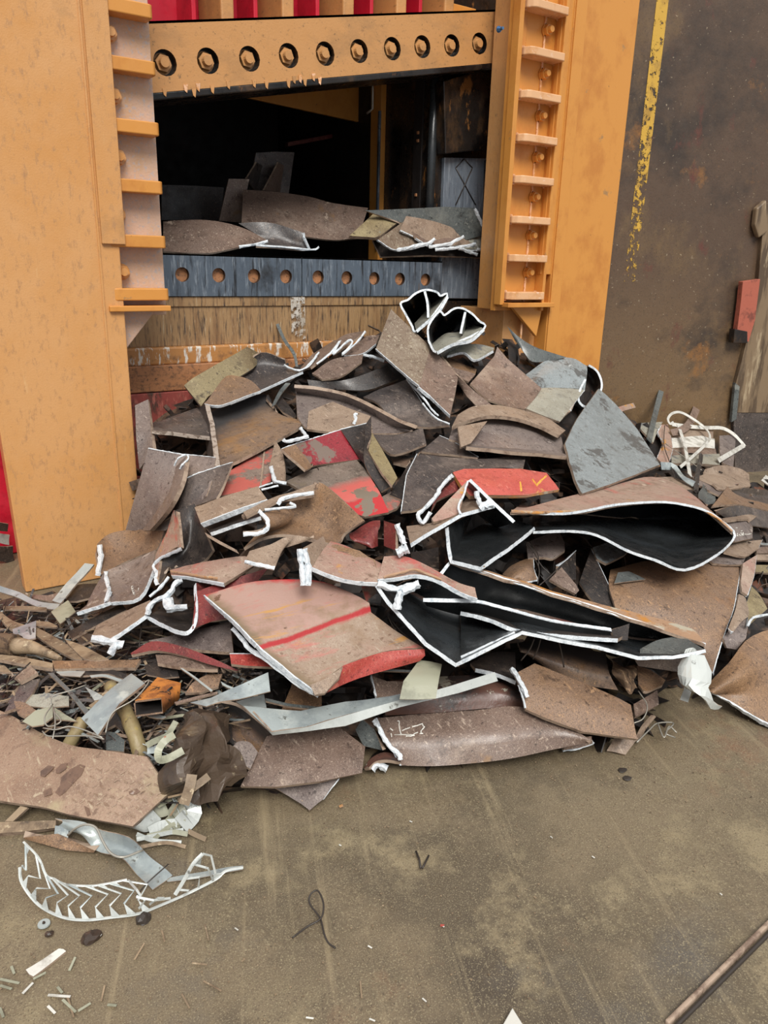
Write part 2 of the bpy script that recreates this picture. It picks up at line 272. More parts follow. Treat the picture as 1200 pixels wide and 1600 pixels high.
def grid(name, x0, x1, y0, y1, nx, ny, fz, mat):
    V = [(x0 + (x1 - x0) * i / nx, y0 + (y1 - y0) * j / ny) for j in range(ny + 1) for i in range(nx + 1)]
    V = [(x, y, fz(x, y)) for x, y in V]
    F = [(j * (nx + 1) + i, j * (nx + 1) + i + 1, (j + 1) * (nx + 1) + i + 1, (j + 1) * (nx + 1) + i) for j in range(ny) for i in range(nx)]
    return mesh_world(name, V, F, (mat,), loc=Vector((0, 0, 0)), smooth=[True] * len(F))
M['floor'] = floor_material()
fl = grid('floor', -4, 10, -3, 12, 140, 150, lambda x, y: .006 * (noise.noise(Vector((x * 2, y * 2, 0))) - .6), M['floor'])
tag(fl, kind='structure')

# the long dark steel side wall, with the plates, bracket and the worn yellow line on it
wl_m = M['wall']
WP = Vector((4.615, 4.09, 0)); WU = Vector((math.cos(math.radians(-15)), math.sin(math.radians(-15)), 0)); WN = Vector((WU.y, -WU.x, 0))   # WN points to the yard
def onW(px, py, off=0.0):
    d = ray(px, py); t = ((WP + WN * off) - CAM).dot(WN) / d.dot(WN); return CAM + d * t
wallr = prism('wall_right', [WP, WP + WU * 6, WP + WU * 6 + Vector((0, 0, 5.2)), WP + Vector((0, 0, 5.2))], -WN * .12, wl_m, None, 0)
wallr.data.transform(Matrix.Translation((0, 0, 2.6))); wallr.location.z = 0; tag(wallr, kind='structure')
def wall_poly(name, pix, off, th, mat, bev=.003): return prism(name, [onW(x, y, off) for x, y in pix], -WN * th, mat, wallr, bev)
def flat_poly(name, pix, Y, th, mat, parent=None, bev=.003):
    return prism(name, [onY(x, y, Y) for x, y in pix], (0, th, 0), mat, parent, bev)
wall_poly('wall_plate', [(1196, 318), (1260, 310), (1260, 645), (1146, 645), (1150, 600), (1170, 520), (1185, 440)], .04, .05, M['wall_patch'])
wall_poly('lower_wall_plate', [(1146, 645), (1260, 645), (1260, 800), (1150, 800)], .035, .05, M['darkplate'])
wall_poly('wall_bracket', [(1161, 440), (1188, 436), (1180, 500), (1170, 534), (1150, 532), (1158, 470)], .08, .05, M['salmon'])
wall_poly('bracket_foot', [(1148, 514), (1168, 518), (1168, 536), (1146, 536)], .09, .06, M['grease'])
wall_poly('weld_lump', [(1183, 325), (1198, 312), (1200, 362), (1186, 372), (1180, 352)], .06, .05, M['wall_patch'], .012)
wall_poly('torn_plate_edge', [(1149, 598), (1156, 604), (1151, 655), (1143, 660)], .06, .03, M['darkgrey'])
def yellow_line(name='worn_yellow_line_paint', c0=S(200, 158, 62), c1=S(170, 132, 60), grad=.20, lo=.54, hi=.60):
    m = weathered(name, c0, [(c1, (8, 8, 8), .5, .7)], rough=.55, bump=.2, vary=0)
    N = m.node_tree.nodes; L = m.node_tree.links; b = next(n for n in N if n.type == 'BSDF_PRINCIPLED')
    tc = next(n for n in N if n.type == 'TEX_COORD')
    n = N.new('ShaderNodeTexNoise'); n.inputs['Scale'].default_value = 22; n.inputs['Detail'].default_value = 9; n.inputs['Roughness'].default_value = .7
    L.new(tc.outputs['Object'], n.inputs['Vector'])
    sp = N.new('ShaderNodeSeparateXYZ'); L.new(tc.outputs['UV'], sp.inputs[0])
    a = N.new('ShaderNodeMath'); a.operation = 'MULTIPLY_ADD'; L.new(sp.outputs['Y'], a.inputs[0]); a.inputs[1].default_value = grad; L.new(n.outputs['Fac'], a.inputs[2])
    r = N.new('ShaderNodeMapRange'); r.inputs[1].default_value = lo; r.inputs[2].default_value = hi; L.new(a.outputs[0], r.inputs[0]); L.new(r.outputs[0], b.inputs['Alpha'])
    return m
yp = [(975, 440), (992, 440), (1052, -60), (1033, -60)]
mesh_world('painted_line', [onW(x, y, .003) for x, y in yp], [(0, 1, 2, 3)], (yellow_line(),), wallr, uv=[(0, 0), (1, 0), (1, 1), (0, 1)])

# expansion joint in the floor, bottom right
j0, j1 = onZ(1045, 1604), onZ(1215, 1436)
jd = (j1 - j0).normalized(); jn = Vector((-jd.y, jd.x, 0))
jt = prism('trim_1', [j0 + Vector((0, 0, -.02)), j1 + Vector((0, 0, -.02)), j1 + jn * .012 + Vector((0, 0, -.02)), j0 + jn * .012 + Vector((0, 0, -.02))], (0, 0, .030), M['edge']); tag(jt, kind='structure')
jt2 = prism('trim_2', [j0 - jn * .004 + Vector((0, 0, -.02)), j1 - jn * .004 + Vector((0, 0, -.02)), j1 - jn * .014 + Vector((0, 0, -.02)), j0 - jn * .014 + Vector((0, 0, -.02))], (0, 0, .0235), M['wire']); tag(jt2, kind='structure')

# ------------------------------------------------------------ the scrap shear
frame = empty('shear_frame', (2.56, 4.3, 0), 'big orange scrap shear frame standing behind the scrap heap', 'machine')
OR = M['orange']; OC = M['orange_less_sky']
# columns
cl = prism('column', [(.50, 3.99, 0), (1.105, 3.99, 0), (1.105, 3.99, 3.7), (.15, 3.99, 3.7), (.477, 3.99, .85)], (0, .10, 0), OR, frame, .006)
box('column_lap_plate', 1.02, 1.13, 3.972, 3.99, 1.70, 3.7, OR, frame, .003)
box('weld_seam', 1.002, 1.012, 3.984, 3.992, .2, 3.7, OR, frame, .002)
box('column_web', .58, 1.0, 4.09, 4.7, 0, 3.7, OR, frame, 0)
cr_ = box('column', 4.03, 4.625, 3.99, 4.60, 0, 3.7, OC, frame, .006)
box('column_lap_plate', 3.935, 4.03, 3.995, 4.03, 1.60, 3.7, OC, frame, .003)
box('column_edge_strip', 4.035, 4.13, 3.978, 3.99, .0, 3.7, OC, frame, .002)
# ladders: back plate, flanges, brackets, bolts, gussets
def hexbolt(name, c, r, parent, mat, h=.030):
    bm = bmesh.new(); bmesh.ops.create_cone(bm, cap_ends=True, segments=6, radius1=r, radius2=r * .93, depth=h, matrix=Matrix.Translation((0, -h / 2, 0)) @ Matrix.Rotation(math.radians(90), 4, 'X') @ Matrix.Rotation(.4, 4, 'Z'))
    bmesh.ops.create_cone(bm, cap_ends=True, segments=16, radius1=r * 1.12, radius2=r * 1.12, depth=.006, matrix=Matrix.Translation((0, -.002, 0)) @ Matrix.Rotation(math.radians(90), 4, 'X'))
    me = bpy.data.meshes.new(name); bm.to_mesh(me); bm.free()
    o = link(name, me, parent, (mat,)); o.location = Vector(c) - origin(parent)
    bm = bmesh.new(); bmesh.ops.create_cone(bm, cap_ends=True, segments=14, radius1=r * .6, radius2=r * .52, depth=.024, matrix=Matrix.Translation((0, -h - .012, 0)) @ Matrix.Rotation(math.radians(90), 4, 'X'))
    me = bpy.data.meshes.new('bolt_end'); bm.to_mesh(me); bm.free()
    e = link('bolt_end', me, o, (mat,)); return o
lad_r = box('ladder_plate', 3.585, 4.03, 4.05, 4.09, 1.36, 3.7, OC, frame, 0)
lad_l = box('ladder_plate', 1.06, 1.345, 4.08, 4.12, 1.36, 3.7, M['orange_sky_sheen'], frame, .003)
box('ladder_flange', 3.575, 3.61, 3.985, 4.05, 1.40, 3.7, OC, frame, .003)
box('ladder_flange', 3.94, 3.965, 3.97, 4.05, 1.36, 3.7, OC, frame, .003)
box('ladder_side', 3.67, 3.72, 4.09, 4.33, 1.36, 3.7, OR, frame, .003)
box('weld_seam', 3.835, 3.85, 4.04, 4.05, 1.05, 3.7, M['weld'], frame, .003)
zr = [.5 * 0 + 1.65 + (z - 1.65) * 3.97 / 4.05 for z in (3.18, 2.925, 2.684, 2.434, 2.188, 1.942, 1.701, 1.456)]
def bracket(x0, x1, z, y0, y1, mat, ht=.042):
    c = .045
    pts = [(x0, y1, z - ht / 2), (x0, y0 + c, z - ht / 2), (x0 + .02, y0 + .012, z - ht / 2), (x0 + c, y0, z - ht / 2), (x1 - .012, y0, z - ht / 2), (x1, y0 + .012, z - ht / 2), (x1, y1, z - ht / 2)]
    b = prism('bracket', pts, (0, 0, ht), mat, frame, .005)
    prism('weld_bead', [(x0 - .012, y1 - .012, z - ht * .7), (x0 + .008, y1 - .06, z - ht * .7), (x0 + .008, y1 - .06, z + ht * .7), (x0 - .012, y1 - .012, z + ht * .7)], (.012, .008, 0), M['weld'], b, .004)
    return b
for i, z in enumerate(zr):
    bracket(3.622, 3.937, z, 3.935, 4.05, M['bracket_highlight'], .045 if i < 7 else .05)
    if i < 7: hexbolt('bolt', (3.855 + (.0), 4.045, (z + zr[i + 1]) / 2 + .03), .034, frame, OC)
for y, h in ((15, .05), (104, .05), (199, .05), (291, .05), (377, .05), (460, .045)):
    z = onY(215, y, 4.0).z
    bracket(1.03, 1.335, z, 3.985, 4.08, OC, .058)
for y in (53, 150, 245, 335, 425):
    hexbolt('bolt', (1.150 if y < 300 else 1.128, 4.075, onY(190, y, 4.04).z), .036, frame, OR)
box('ladder_foot', 3.60, 4.03, 3.93, 4.10, 1.385, 1.415, OC, frame, .004)
box('ladder_foot', 1.03, 1.335, 3.97, 4.12, 1.385, 1.412, OC, frame, .004)
prism('gusset', [(3.70, 4.0, 1.385), (3.985, 4.0, 1.385), (3.95, 4.0, 1.18)], (0, .03, 0), OC, frame, .004)
prism('gusset', [(3.68, 4.2, 1.385), (3.985, 4.2, 1.385), (3.985, 4.2, 1.12), (3.95, 4.2, 1.14)], (0, .03, 0), OC, frame, .004)
prism('gusset', [(1.07, 4.06, 1.385), (1.285, 4.06, 1.385), (1.12, 4.06, 1.195), (1.07, 4.06, 1.15)], (0, .03, 0), M['orange_sky_sheen'], frame, .004)
box('inner_post', 3.72, 4.03, 4.10, 4.60, 0, 1.36, OR, frame, .004)
for z in zr:
    prism('weld_bead', [(3.93, 4.045, z - .03), (3.948, 4.0, z - .03), (3.948, 4.0, z + .03), (3.93, 4.045, z + .03)], (.012, .004, 0), M['weld'], frame, .004)
# small gauge bar and blue bolt on the jamb
gb = box('gauge_bar', 3.64, 3.69, 4.04, 4.075, 2.93, 3.4, OC, frame, .004)
box('gauge_tab', 3.69, 3.77, 4.04, 4.07, 3.16, 3.21, OC, gb, .003)
hexbolt('blue_bolt', onY(779, 46, 4.04), .016, gb, M['bluebolt'], .016)

# red upper panels behind orange ribs
ztop = lambda x: 2.778 + (x - 1.452) * (3.217 - 2.778) / (3.719 - 1.452)
prism('red_panel', [(1.2, 4.75, ztop(1.2) - .03), (4.4, 4.75, ztop(4.4) - .03), (4.4, 4.75, 4.1), (1.2, 4.75, 4.1)], (0, .05, 0), M['machine_red'], frame, 0)
for xa in (1.85, 2.21, 2.602, 2.973, 3.335):
    box('stiffener_rib', xa, xa + .075, 4.42, 4.75, ztop(xa) - .02, 4.0, M['beam'], frame, .01)
    box('red_post', xa - .125, xa - .10, 4.52, 4.75, ztop(xa) - .02, 4.0, M['machine_red'], frame, .004)
box('red_deck', 3.42, 3.62, 4.46, 4.75, 3.16, 3.22, OC, frame, .004)

# ------------------------------------------------------------ the bolted beam above the mouth
def holed_plate(name, cells, Yf, depth, r, mats, parent=None, loc=None, floor_=True):
    """front plate made of one four-corner cell a hole, each with a round recess of its own"""
    V = []; F = []; MI = []
    for (a, b_, c, d, ctr) in cells:
        n = 24; base = len(V); per = []
        q = [a, b_, c, d]
        for s in range(4):
            for k in range(6): per.append(q[s].lerp(q[(s + 1) % 4], k / 6))
        ang = [math.atan2(p.z - ctr.z, p.x - ctr.x) for p in per]
        V += per
        V += [Vector((ctr.x + r * math.cos(t), Yf, ctr.z + r * math.sin(t))) for t in ang]
        V += [Vector((ctr.x + r * math.cos(t), Yf + depth, ctr.z + r * math.sin(t))) for t in ang]
        for k in range(n):
            l = (k + 1) % n
            F.append((base + k, base + l, base + n + l, base + n + k)); MI.append(0)
            F.append((base + n + k, base + n + l, base + 2 * n + l, base + 2 * n + k)); MI.append(1)
        if floor_: F.append(tuple(base + 2 * n + k for k in range(n))); MI.append(2)
    return mesh_world(name, V, F, mats, parent, mi=MI, loc=loc)
BX = [1.516, 1.75, 1.989, 2.227, 2.461, 2.689, 2.924, 3.146, 3.374, 3.597]
BZ = [2.601, 2.643, 2.687, 2.737, 2.781, 2.828, 2.876, 2.92, 2.961, 3.006]
zbot = lambda x: 2.455 + (x - 1.456) * (2.918 - 2.455) / (3.747 - 1.456)
beam = empty('shear_beam', (2.55, 4.38, 2.45), 'sloping orange blade beam with ten recessed hex bolts above the opening', 'machine beam')
xs = [1.30] + [(BX[i] + BX[i + 1]) / 2 for i in range(9)] + [3.86]
cells = []
for i in range(10):
    a, b_ = xs[i], xs[i + 1]
    cells.append((Vector((a, 4.38, zbot(a))), Vector((b_, 4.38, zbot(b_))), Vector((b_, 4.38, ztop(b_))), Vector((a, 4.38, ztop(a))), Vector((BX[i], 4.38, BZ[i]))))
holed_plate('beam_plate', cells, 4.38, .05, .062, (M['beam'], M['grease'], M['grease']), beam)
prism('beam_core', [(1.30, 4.435, zbot(1.3) + .004), (3.86, 4.435, zbot(3.86) + .004), (3.86, 4.435, ztop(3.86) - .004), (1.30, 4.435, ztop(1.3) - .004)], (0, .26, 0), M['grease'], beam, 0)
prism('beam_lip', [(1.30, 4.38, zbot(1.3) - .035), (3.86, 4.38, zbot(3.86) - .035), (3.86, 4.38, zbot(3.86)), (1.30, 4.38, zbot(1.3))], (0, .31, 0), M['grease'], beam, .006)
prism('beam_top_strip', [(1.30, 4.38, ztop(1.3)), (3.86, 4.38, ztop(3.86)), (3.86, 4.69, ztop(3.86)), (1.30, 4.69, ztop(1.3))], (0, 0, -.012), M['beam'], beam, 0)
for x, z in zip(BX, BZ): hexbolt('bolt', (x - .004, 4.425, z), .046, beam, M['beam'], .034)
random.seed(4)
for k in range(14):
    x = random.uniform(1.42, 2.5); z = zbot(x) - random.uniform(.0, .03)
    prism('paint_flake', [(x, 4.376, z + .03), (x + .025, 4.376, z + .034), (x + .018, 4.374, z - .008), (x + .006, 4.374, z)], (0, .004, 0), M['weld'] if k % 3 == 0 else M['beam'], beam, 0)

# ------------------------------------------------------------ lower blade with nine bolt holes
blade = empty('lower_shear_blade', (2.5, 4.48, 1.43), 'worn blue-grey lower shear blade with nine round bolt holes', 'shear blade')
LX = [1.583, 1.804, 2.029, 2.243, 2.469, 2.681, 2.894, 3.101, 3.317]; LZ = [1.554, 1.553, 1.552, 1.551, 1.55, 1.549, 1.547, 1.545, 1.543]
xl = [1.30, 1.69, 1.915, 2.135, 2.353, 2.575, 2.787, 2.998, 3.21, 3.455]
def bcell(i, a, b_): return (Vector((a, 4.48, 1.434)), Vector((b_, 4.48, 1.434)), Vector((b_, 4.48, 1.666)), Vector((a, 4.48, 1.666)), Vector((LX[i], 4.48, LZ[i])))
for nm, rg in (('blade_segment', range(0, 4)), ('blade_segment', range(4, 9))):
    cs = [bcell(i, xl[i] + (.003 if i in (4,) else 0), xl[i + 1] - (.003 if i == 3 else 0)) for i in rg]
    holed_plate(nm, cs, 4.48, .03, .041, (M['blade'], M['grease'], M['base_rust']), blade)
box('blade_body', 1.30, 3.455, 4.512, 4.72, 1.434, 1.666, M['blade'], blade, 0)
box('blade_top_strip', 1.30, 3.455, 4.48, 4.515, 1.658, 1.6665, M['grease'], blade, 0)
# apron below the blade, ledge, base
box('apron_plate', 1.10, 3.50, 4.50, 4.56, 1.15, 1.431, M['apron'], frame, .003)
box('apron_cap', 1.10, 3.50, 4.49, 4.56, 1.375, 1.431, M['apron'], frame, .003)
box('ledge_plate', 1.06, 3.74, 4.46, 4.56, 1.05, 1.15, M['ledge'], frame, .01)
box('ledge_box', 1.06, 3.74, 4.44, 4.56, .90, 1.05, M['base_rust'], frame, .006)
box('base_plate', 1.04, 3.74, 4.43, 4.56, 0, .895, M['base_red'], frame, .004)
# mouth: table, side liners, hanging block, guide plate, inner back wall
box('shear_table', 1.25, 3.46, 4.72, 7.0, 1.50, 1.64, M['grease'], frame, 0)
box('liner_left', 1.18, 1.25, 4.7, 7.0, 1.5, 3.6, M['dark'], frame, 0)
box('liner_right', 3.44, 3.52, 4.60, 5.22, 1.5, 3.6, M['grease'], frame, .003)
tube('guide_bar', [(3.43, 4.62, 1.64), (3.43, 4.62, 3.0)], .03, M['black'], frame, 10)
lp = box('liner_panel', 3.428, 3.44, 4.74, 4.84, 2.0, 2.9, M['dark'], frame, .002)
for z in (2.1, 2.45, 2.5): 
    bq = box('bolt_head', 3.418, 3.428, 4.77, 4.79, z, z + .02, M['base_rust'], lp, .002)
box('inner_orange_post', 3.40, 3.52, 5.22, 5.36, 1.5, 3.6, M['orange_less_sky'], frame, .004)
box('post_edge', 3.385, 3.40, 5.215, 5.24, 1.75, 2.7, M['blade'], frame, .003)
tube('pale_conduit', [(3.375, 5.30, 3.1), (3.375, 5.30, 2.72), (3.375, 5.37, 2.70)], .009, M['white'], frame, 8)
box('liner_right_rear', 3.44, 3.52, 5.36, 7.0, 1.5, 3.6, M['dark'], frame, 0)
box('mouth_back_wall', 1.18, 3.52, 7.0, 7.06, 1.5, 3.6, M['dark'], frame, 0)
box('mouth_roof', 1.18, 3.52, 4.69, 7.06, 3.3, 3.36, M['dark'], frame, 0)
flat_poly('inner_orange_plate', [(384, 152), (586, 196), (586, 120), (384, 120)], 5.6, .03, M['orange_less_sky'], frame, .004)
flat_poly('inner_red_bar', [(450, 222), (580, 198), (582, 204), (450, 229)], 6.0, .06, M['darkred'], frame, .004)
flat_poly('hanging_block', [(693, 126), (770, 104), (771, 232), (696, 240)], 4.50, .10, M['grease'], frame, .006)
gp = flat_poly('guide_plate', [(695, 246), (775, 248), (760, 467), (687, 466)], 4.57, .04, M['guidesteel'], frame, .003)
for a, b_ in (((712, 262), (743, 320)), ((738, 262), (712, 320)), ((712, 262), (725, 248)), ((738, 262), (725, 248))):
    P0, P1 = onY(*a, 4.567), onY(*b_, 4.567)
    tube('scribed_line', [P0, P1], .004, M['wire'], gp, 5)
flat_poly('guide_foot', [(686, 470), (758, 470), (752, 560), (676, 560)], 4.575, .04, M['grease'], frame, .003)
mesh_world('white_smear', [onY(x, y, 4.4855) for x, y in ((456, 530), (478, 530), (476, 464), (454, 464))], [(0, 1, 2, 3)], (yellow_line('white_smear_paint', S(196, 190, 180), S(170, 160, 146), .06, .50, .56),), frame, uv=[(0, 0), (1, 0), (1, 1), (0, 1)])
flat_poly('guide_side', [(760, 250), (772, 250), (768, 520), (752, 520)], 4.545, .03, M['grease'], frame, .003)
box('sky_gap_block', 3.52, 4.03, 4.64, 4.72, 0, 3.6, M['grease'], frame, .003)  # added to close the gap where bright sky leaked through
# red machine body glimpsed left of the left column
rb = box('red_housing', -1.2, .62, 4.6, 5.2, 0, 1.4, M['machine_red'], None, .01); tag(rb, 'red steel housing glimpsed left of the left orange column', 'machine housing')

# ------------------------------------------------------------ the slope of the heap
def ctl():
    """survey points on the heap: where a sight line meets the floor (Z), the machine (Y) or the slope between (S)"""
    out = []
    A = Vector((0, 2.25)); n = Vector((.332, .943))
    top = onY(645, 480, 4.2); k = top.z / (Vector((top.x, top.y)) - A).dot(n)
    for px, py, kind, v in (
        (-60, 1300, 'Z', 0), (60, 1320, 'Z', 0), (300, 1290, 'Z', 0), (380, 1255, 'Z', 0), (490, 1265, 'Z', 0), (590, 1205, 'Z', 0), (750, 1192, 'Z', 0),
        (920, 1172, 'Z', 0), (1000, 1165, 'Z', 0), (1060, 1110, 'Z', 0), (1200, 1135, 'Z', 0), (-80, 1600, 'Z', 0), (600, 1600, 'Z', 0), (1280, 1600, 'Z', 0),
        (0, 935, 'Z', .08), (110, 960, 'Z', .12), (30, 1040, 'Z', .12), (150, 1080, 'Z', .15), (250, 1120, 'Z', .16),
        (205, 830, 'Y', 3.86), (215, 680, 'Y', 3.92), (320, 600, 'Y', 4.25), (450, 570, 'Y', 4.3), (560, 530, 'Y', 4.28), (660, 470, 'Y', 4.25),
        (780, 520, 'Y', 4.0), (860, 545, 'Y', 3.9), (930, 590, 'Y', 3.80), (1020, 640, 'W', .22), (1100, 670, 'W', .22), (1230, 740, 'W', .16),
        (330, 800, 'S', k), (480, 760, 'S', k), (640, 760, 'S', k), (800, 760, 'S', k * .95), (500, 950, 'S', k), (680, 980, 'S', k), (350, 1000, 'S', k * .9),
        (900, 850, 'S', k * .8), (850, 1020, 'S', k * .9), (1050, 900, 'S', k * .7), (1150, 1000, 'S', k * .7), (1120, 800, 'S', k * .55),
        (300, 400, 'Y', 4.4), (650, 300, 'Y', 4.4), (1000, 400, 'W', .1), (0, 700, 'Y', 3.9)):
        d = ray(px, py)
        if kind == 'Z': t = (v - CAM.z) / d.z
        elif kind == 'Y': t = v / d.y
        elif kind == 'W': t = ((WP + WN * v) - CAM).dot(WN) / d.dot(WN)
        else:
            # z = v*s(x,y):  CAM.z + d.z t = v*(n.(d t) - n.A)
            t = (CAM.z + v * n.dot(A)) / (v * n.dot(Vector((d.x, d.y))) - d.z)
        out.append((px / 1000, py / 1000, math.log(t)))
    return np.array(out)
def tps_fit(P, f, reg=1e-5):
    n = len(P); r = np.linalg.norm(P[:, None] - P[None], axis=2); K = np.where(r > 0, r * r * np.log(r + 1e-12), 0) + np.eye(n) * reg
    A = np.zeros((n + 3, n + 3)); A[:n, :n] = K; A[:n, n] = 1; A[:n, n + 1:] = P; A[n, :n] = 1; A[n + 1:, :n] = P.T
    return np.linalg.solve(A, np.concatenate([f, np.zeros(3)]))
def tps(P, w, q):
    r = np.linalg.norm(P - np.array(q)[None], axis=1); return float((np.where(r > 0, r * r * np.log(r + 1e-12), 0) * w[:-3]).sum() + w[-3] + w[-2] * q[0] + w[-1] * q[1])
_c = ctl(); CP = _c[:, :2]; CW = tps_fit(CP, _c[:, 2], 2e-4)
def heap(px, py, d=0.0):
    r = ray(px, py); t = math.exp(tps(CP, CW, (px / 1000, py / 1000)))
    p = CAM + r * t - r.normalized() * d
    if p.z < .004: p = CAM + r * ((.004 - CAM.z) / r.z)
    return p

TILE = {'A': (200, 500, 4), 'B': (420, 500, 4), 'C': (600, 440, 4), 'D': (120, 740, 4), 'E': (380, 740, 4), 'F': (600, 700, 4), 'G': (900, 800, 4),
        'H': (940, 600, 1200 / 260), 'I': (0, 880, 4), 'J': (200, 960, 4), 'K': (480, 980, 4), 'L': (720, 880, 4), 'M': (0, 1240, 3), 'N': (240, 220, 4),
        'O': (520, 120, 4), 'Q': (180, 400, 4), 'T': (560, 440, 3), 'U': (860, 560, 1200 / 340), 'R': (560, 700, 1.875), 'P': (0, 0, 1), 'Z': (400, 1200, 1.5)}
def W(tile, row, d=0.0, ext=None):
    """survey points -> world. A point is (x, y) or (x, y, d): d is metres in front of the slope of the heap"""
    ox, oy, s = TILE[tile]; out = []
    for p in row:
        x, y = ox + p[0] / s, oy + p[1] / s; dd = d + (p[2] if len(p) > 2 else 0)
        if ext: x += ext[0]; y += ext[1]; dd += ext[2]
        out.append(heap(x, y, dd))
    return out
def WY(tile, row, Y):
    ox, oy, s = TILE[tile]
    return [onY(ox + p[0] / s, oy + p[1] / s, Y + (p[2] if len(p) > 2 else 0)) for p in row]

rnd = random.Random(7)
def loft(rows, su, sv, smu, smv):
    R = [(cr if smu else lin)(r, su) for r in rows]
    cols = [(cr if smv else lin)([r[i] for r in R], sv) for i in range(len(R[0]))]
    return [[cols[i][j] for i in range(len(cols))] for j in range(len(cols[0]))]
def sheet(name, rows, mat, back=None, edge=None, th=.012, torn='', sm='u', su=4, sv=3, dent=.004, parent=None, label=None, cat='scrap plate', group=None,
          face='cam', tornmat=None, jag=.007, kind=None, jit=.0, flat=False):
    """a thick plate lofted through world rows; torn edges ('a' first row, 'b' last row, 'l' row starts, 'r' row ends) get a bright ragged bead as a part"""
    G = loft(rows, su, sv, 'u' in sm, 'v' in sm); nr, nc = len(G), len(G[0])
    nrm = [[None] * nc for _ in range(nr)]
    for j in range(nr):
        for i in range(nc):
            du = G[j][min(i + 1, nc - 1)] - G[j][max(i - 1, 0)]; dv = G[min(j + 1, nr - 1)][i] - G[max(j - 1, 0)][i]
            n = du.cross(dv); nrm[j][i] = n.normalized() if n.length > 1e-9 else Vector((0, 0, 1))
    if face == 'cam':
        s = sum(nrm[j][i].dot((CAM - G[j][i]).normalized()) for j in range(nr) for i in range(nc))
    elif face == 'in':
        c = sum(rows[0], Vector()) / len(rows[0]); s = sum(nrm[0][i].dot(c - G[0][i]) for i in range(nc))
    else: s = face
    s = 1 if s >= 0 else -1
    seed = Vector((rnd.uniform(0, 50), rnd.uniform(0, 50), 0))
    for j in range(nr):
        for i in range(nc):
            n = nrm[j][i] = nrm[j][i] * s
            G[j][i] = G[j][i] + n * (dent * (noise.noise(G[j][i] * 5 + seed) + .5 * noise.noise(G[j][i] * 14 + seed)))
    if jit:
        for j in range(nr):
            for i in range(nc): G[j][i] = G[j][i] + Vector((noise.noise(G[j][i] * 11 + seed), noise.noise(G[j][i] * 11 + seed * 2), noise.noise(G[j][i] * 11 - seed))) * jit
    Bk = [[G[j][i] - nrm[j][i] * th for i in range(nc)] for j in range(nr)]
    V = []; F = []; MI = []; SM = []; UV = []
    def add(p, u, v): V.append(p); UV.append((u, v)); return len(V) - 1
    fid = [[add(G[j][i], i / (nc - 1), j / (nr - 1)) for i in range(nc)] for j in range(nr)]
    bid = [[add(Bk[j][i], i / (nc - 1), j / (nr - 1)) for i in range(nc)] for j in range(nr)]
    for j in range(nr - 1):
        for i in range(nc - 1):
            q = (fid[j][i], fid[j][i + 1], fid[j + 1][i + 1], fid[j + 1][i]); r = (bid[j][i], bid[j + 1][i], bid[j + 1][i + 1], bid[j][i + 1])
            if s < 0: q = q[::-1]; r = r[::-1]
            F += [q, r]; MI += [0, 1]; SM += [not flat, not flat]
    rims = {'a': [(0, i) for i in range(nc)], 'b': [(nr - 1, i) for i in range(nc)], 'l': [(j, 0) for j in range(nr)], 'r': [(j, nc - 1) for j in range(nr)]}
    for k, ids in rims.items():
        fa = [add(G[j][i], 0, 0) for j, i in ids]; ba = [add(Bk[j][i], 0, 0) for j, i in ids]
        for m in range(len(ids) - 1):
            q = (fa[m], ba[m], ba[m + 1], fa[m + 1])
            if (k in 'al') == (s > 0) and k in 'a' or (k == 'l' and s < 0): pass
            F.append(q); MI.append(2); SM.append(False)
    o = mesh_world(name, V, F, (M[mat], M[back or mat], M[edge or 'edge']), parent, mi=MI, smooth=SM, uv=UV)
    if label: tag(o, label, cat, group)
    if kind: o['kind'] = kind
    for k in torn:
        ids = rims[k]; inner = {'a': (1, 0), 'b': (-1, 0), 'l': (0, 1), 'r': (0, -1)}[k]
        TV = []; TF = []
        # refine along the edge for a ragged lip
        P = []
        for m, (j, i) in enumerate(ids):
            j2 = min(max(j + inner[0], 0), nr - 1); i2 = min(max(i + inner[1], 0), nc - 1)
            o_ = (G[j][i] - G[j2][i2]); o_ = o_.normalized() if o_.length > 1e-9 else Vector((0, 0, 1))
            P.append((G[j][i], Bk[j][i], o_, nrm[j][i]))
        Q = []
        for m in range(len(P) - 1):
            L_ = (P[m + 1][0] - P[m][0]).length; c = max(1, min(8, int(L_ / .012)))
            for t in range(c):
                f = t / c; Q.append(tuple(P[m][x].lerp(P[m + 1][x], f) for x in range(4)))
        Q.append(P[-1])
        for m, (f, b_, o_, n) in enumerate(Q):
            jj = .6 * jag * (rnd.random() ** 1.6) + .0005; w = .0008 + .0014 * rnd.random()
            TV += [f + n * w - o_ * .003, f + n * w * .7 + o_ * jj, b_ - n * w * .7 + o_ * jj * rnd.uniform(.3, 1), b_ - n * w - o_ * .003]
        for m in range(len(Q) - 1):
            a = m * 4
            for x in range(4): TF.append((a + x, a + (x + 1) % 4, a + 4 + (x + 1) % 4, a + 4 + x))
        TF += [(0, 1, 2, 3), tuple(len(TV) - 4 + x for x in (3, 2, 1, 0))]
        e = mesh_world('torn_edge', TV, TF, (M[tornmat or 'torn'],), o)
        e['label'] = 'bright torn steel edge' if not tornmat else 'rusty orange torn edge'
    return o
def BEAD(p, b_, nn, w, th, jag):
    u = lambda: jag * rnd.uniform(-1, 1)
    return [p + b_ * (w * .5 + u()), p + b_ * (w * .18 + u()) + nn * (th * .35 + u() * .5), p - b_ * (w * .18 + u()) + nn * (th * .35 + u() * .5),
            p - b_ * (w * .5 + u()), p - b_ * (w * .4 + u()) - nn * th * .7, p + b_ * (w * .4 + u()) - nn * th * .7]
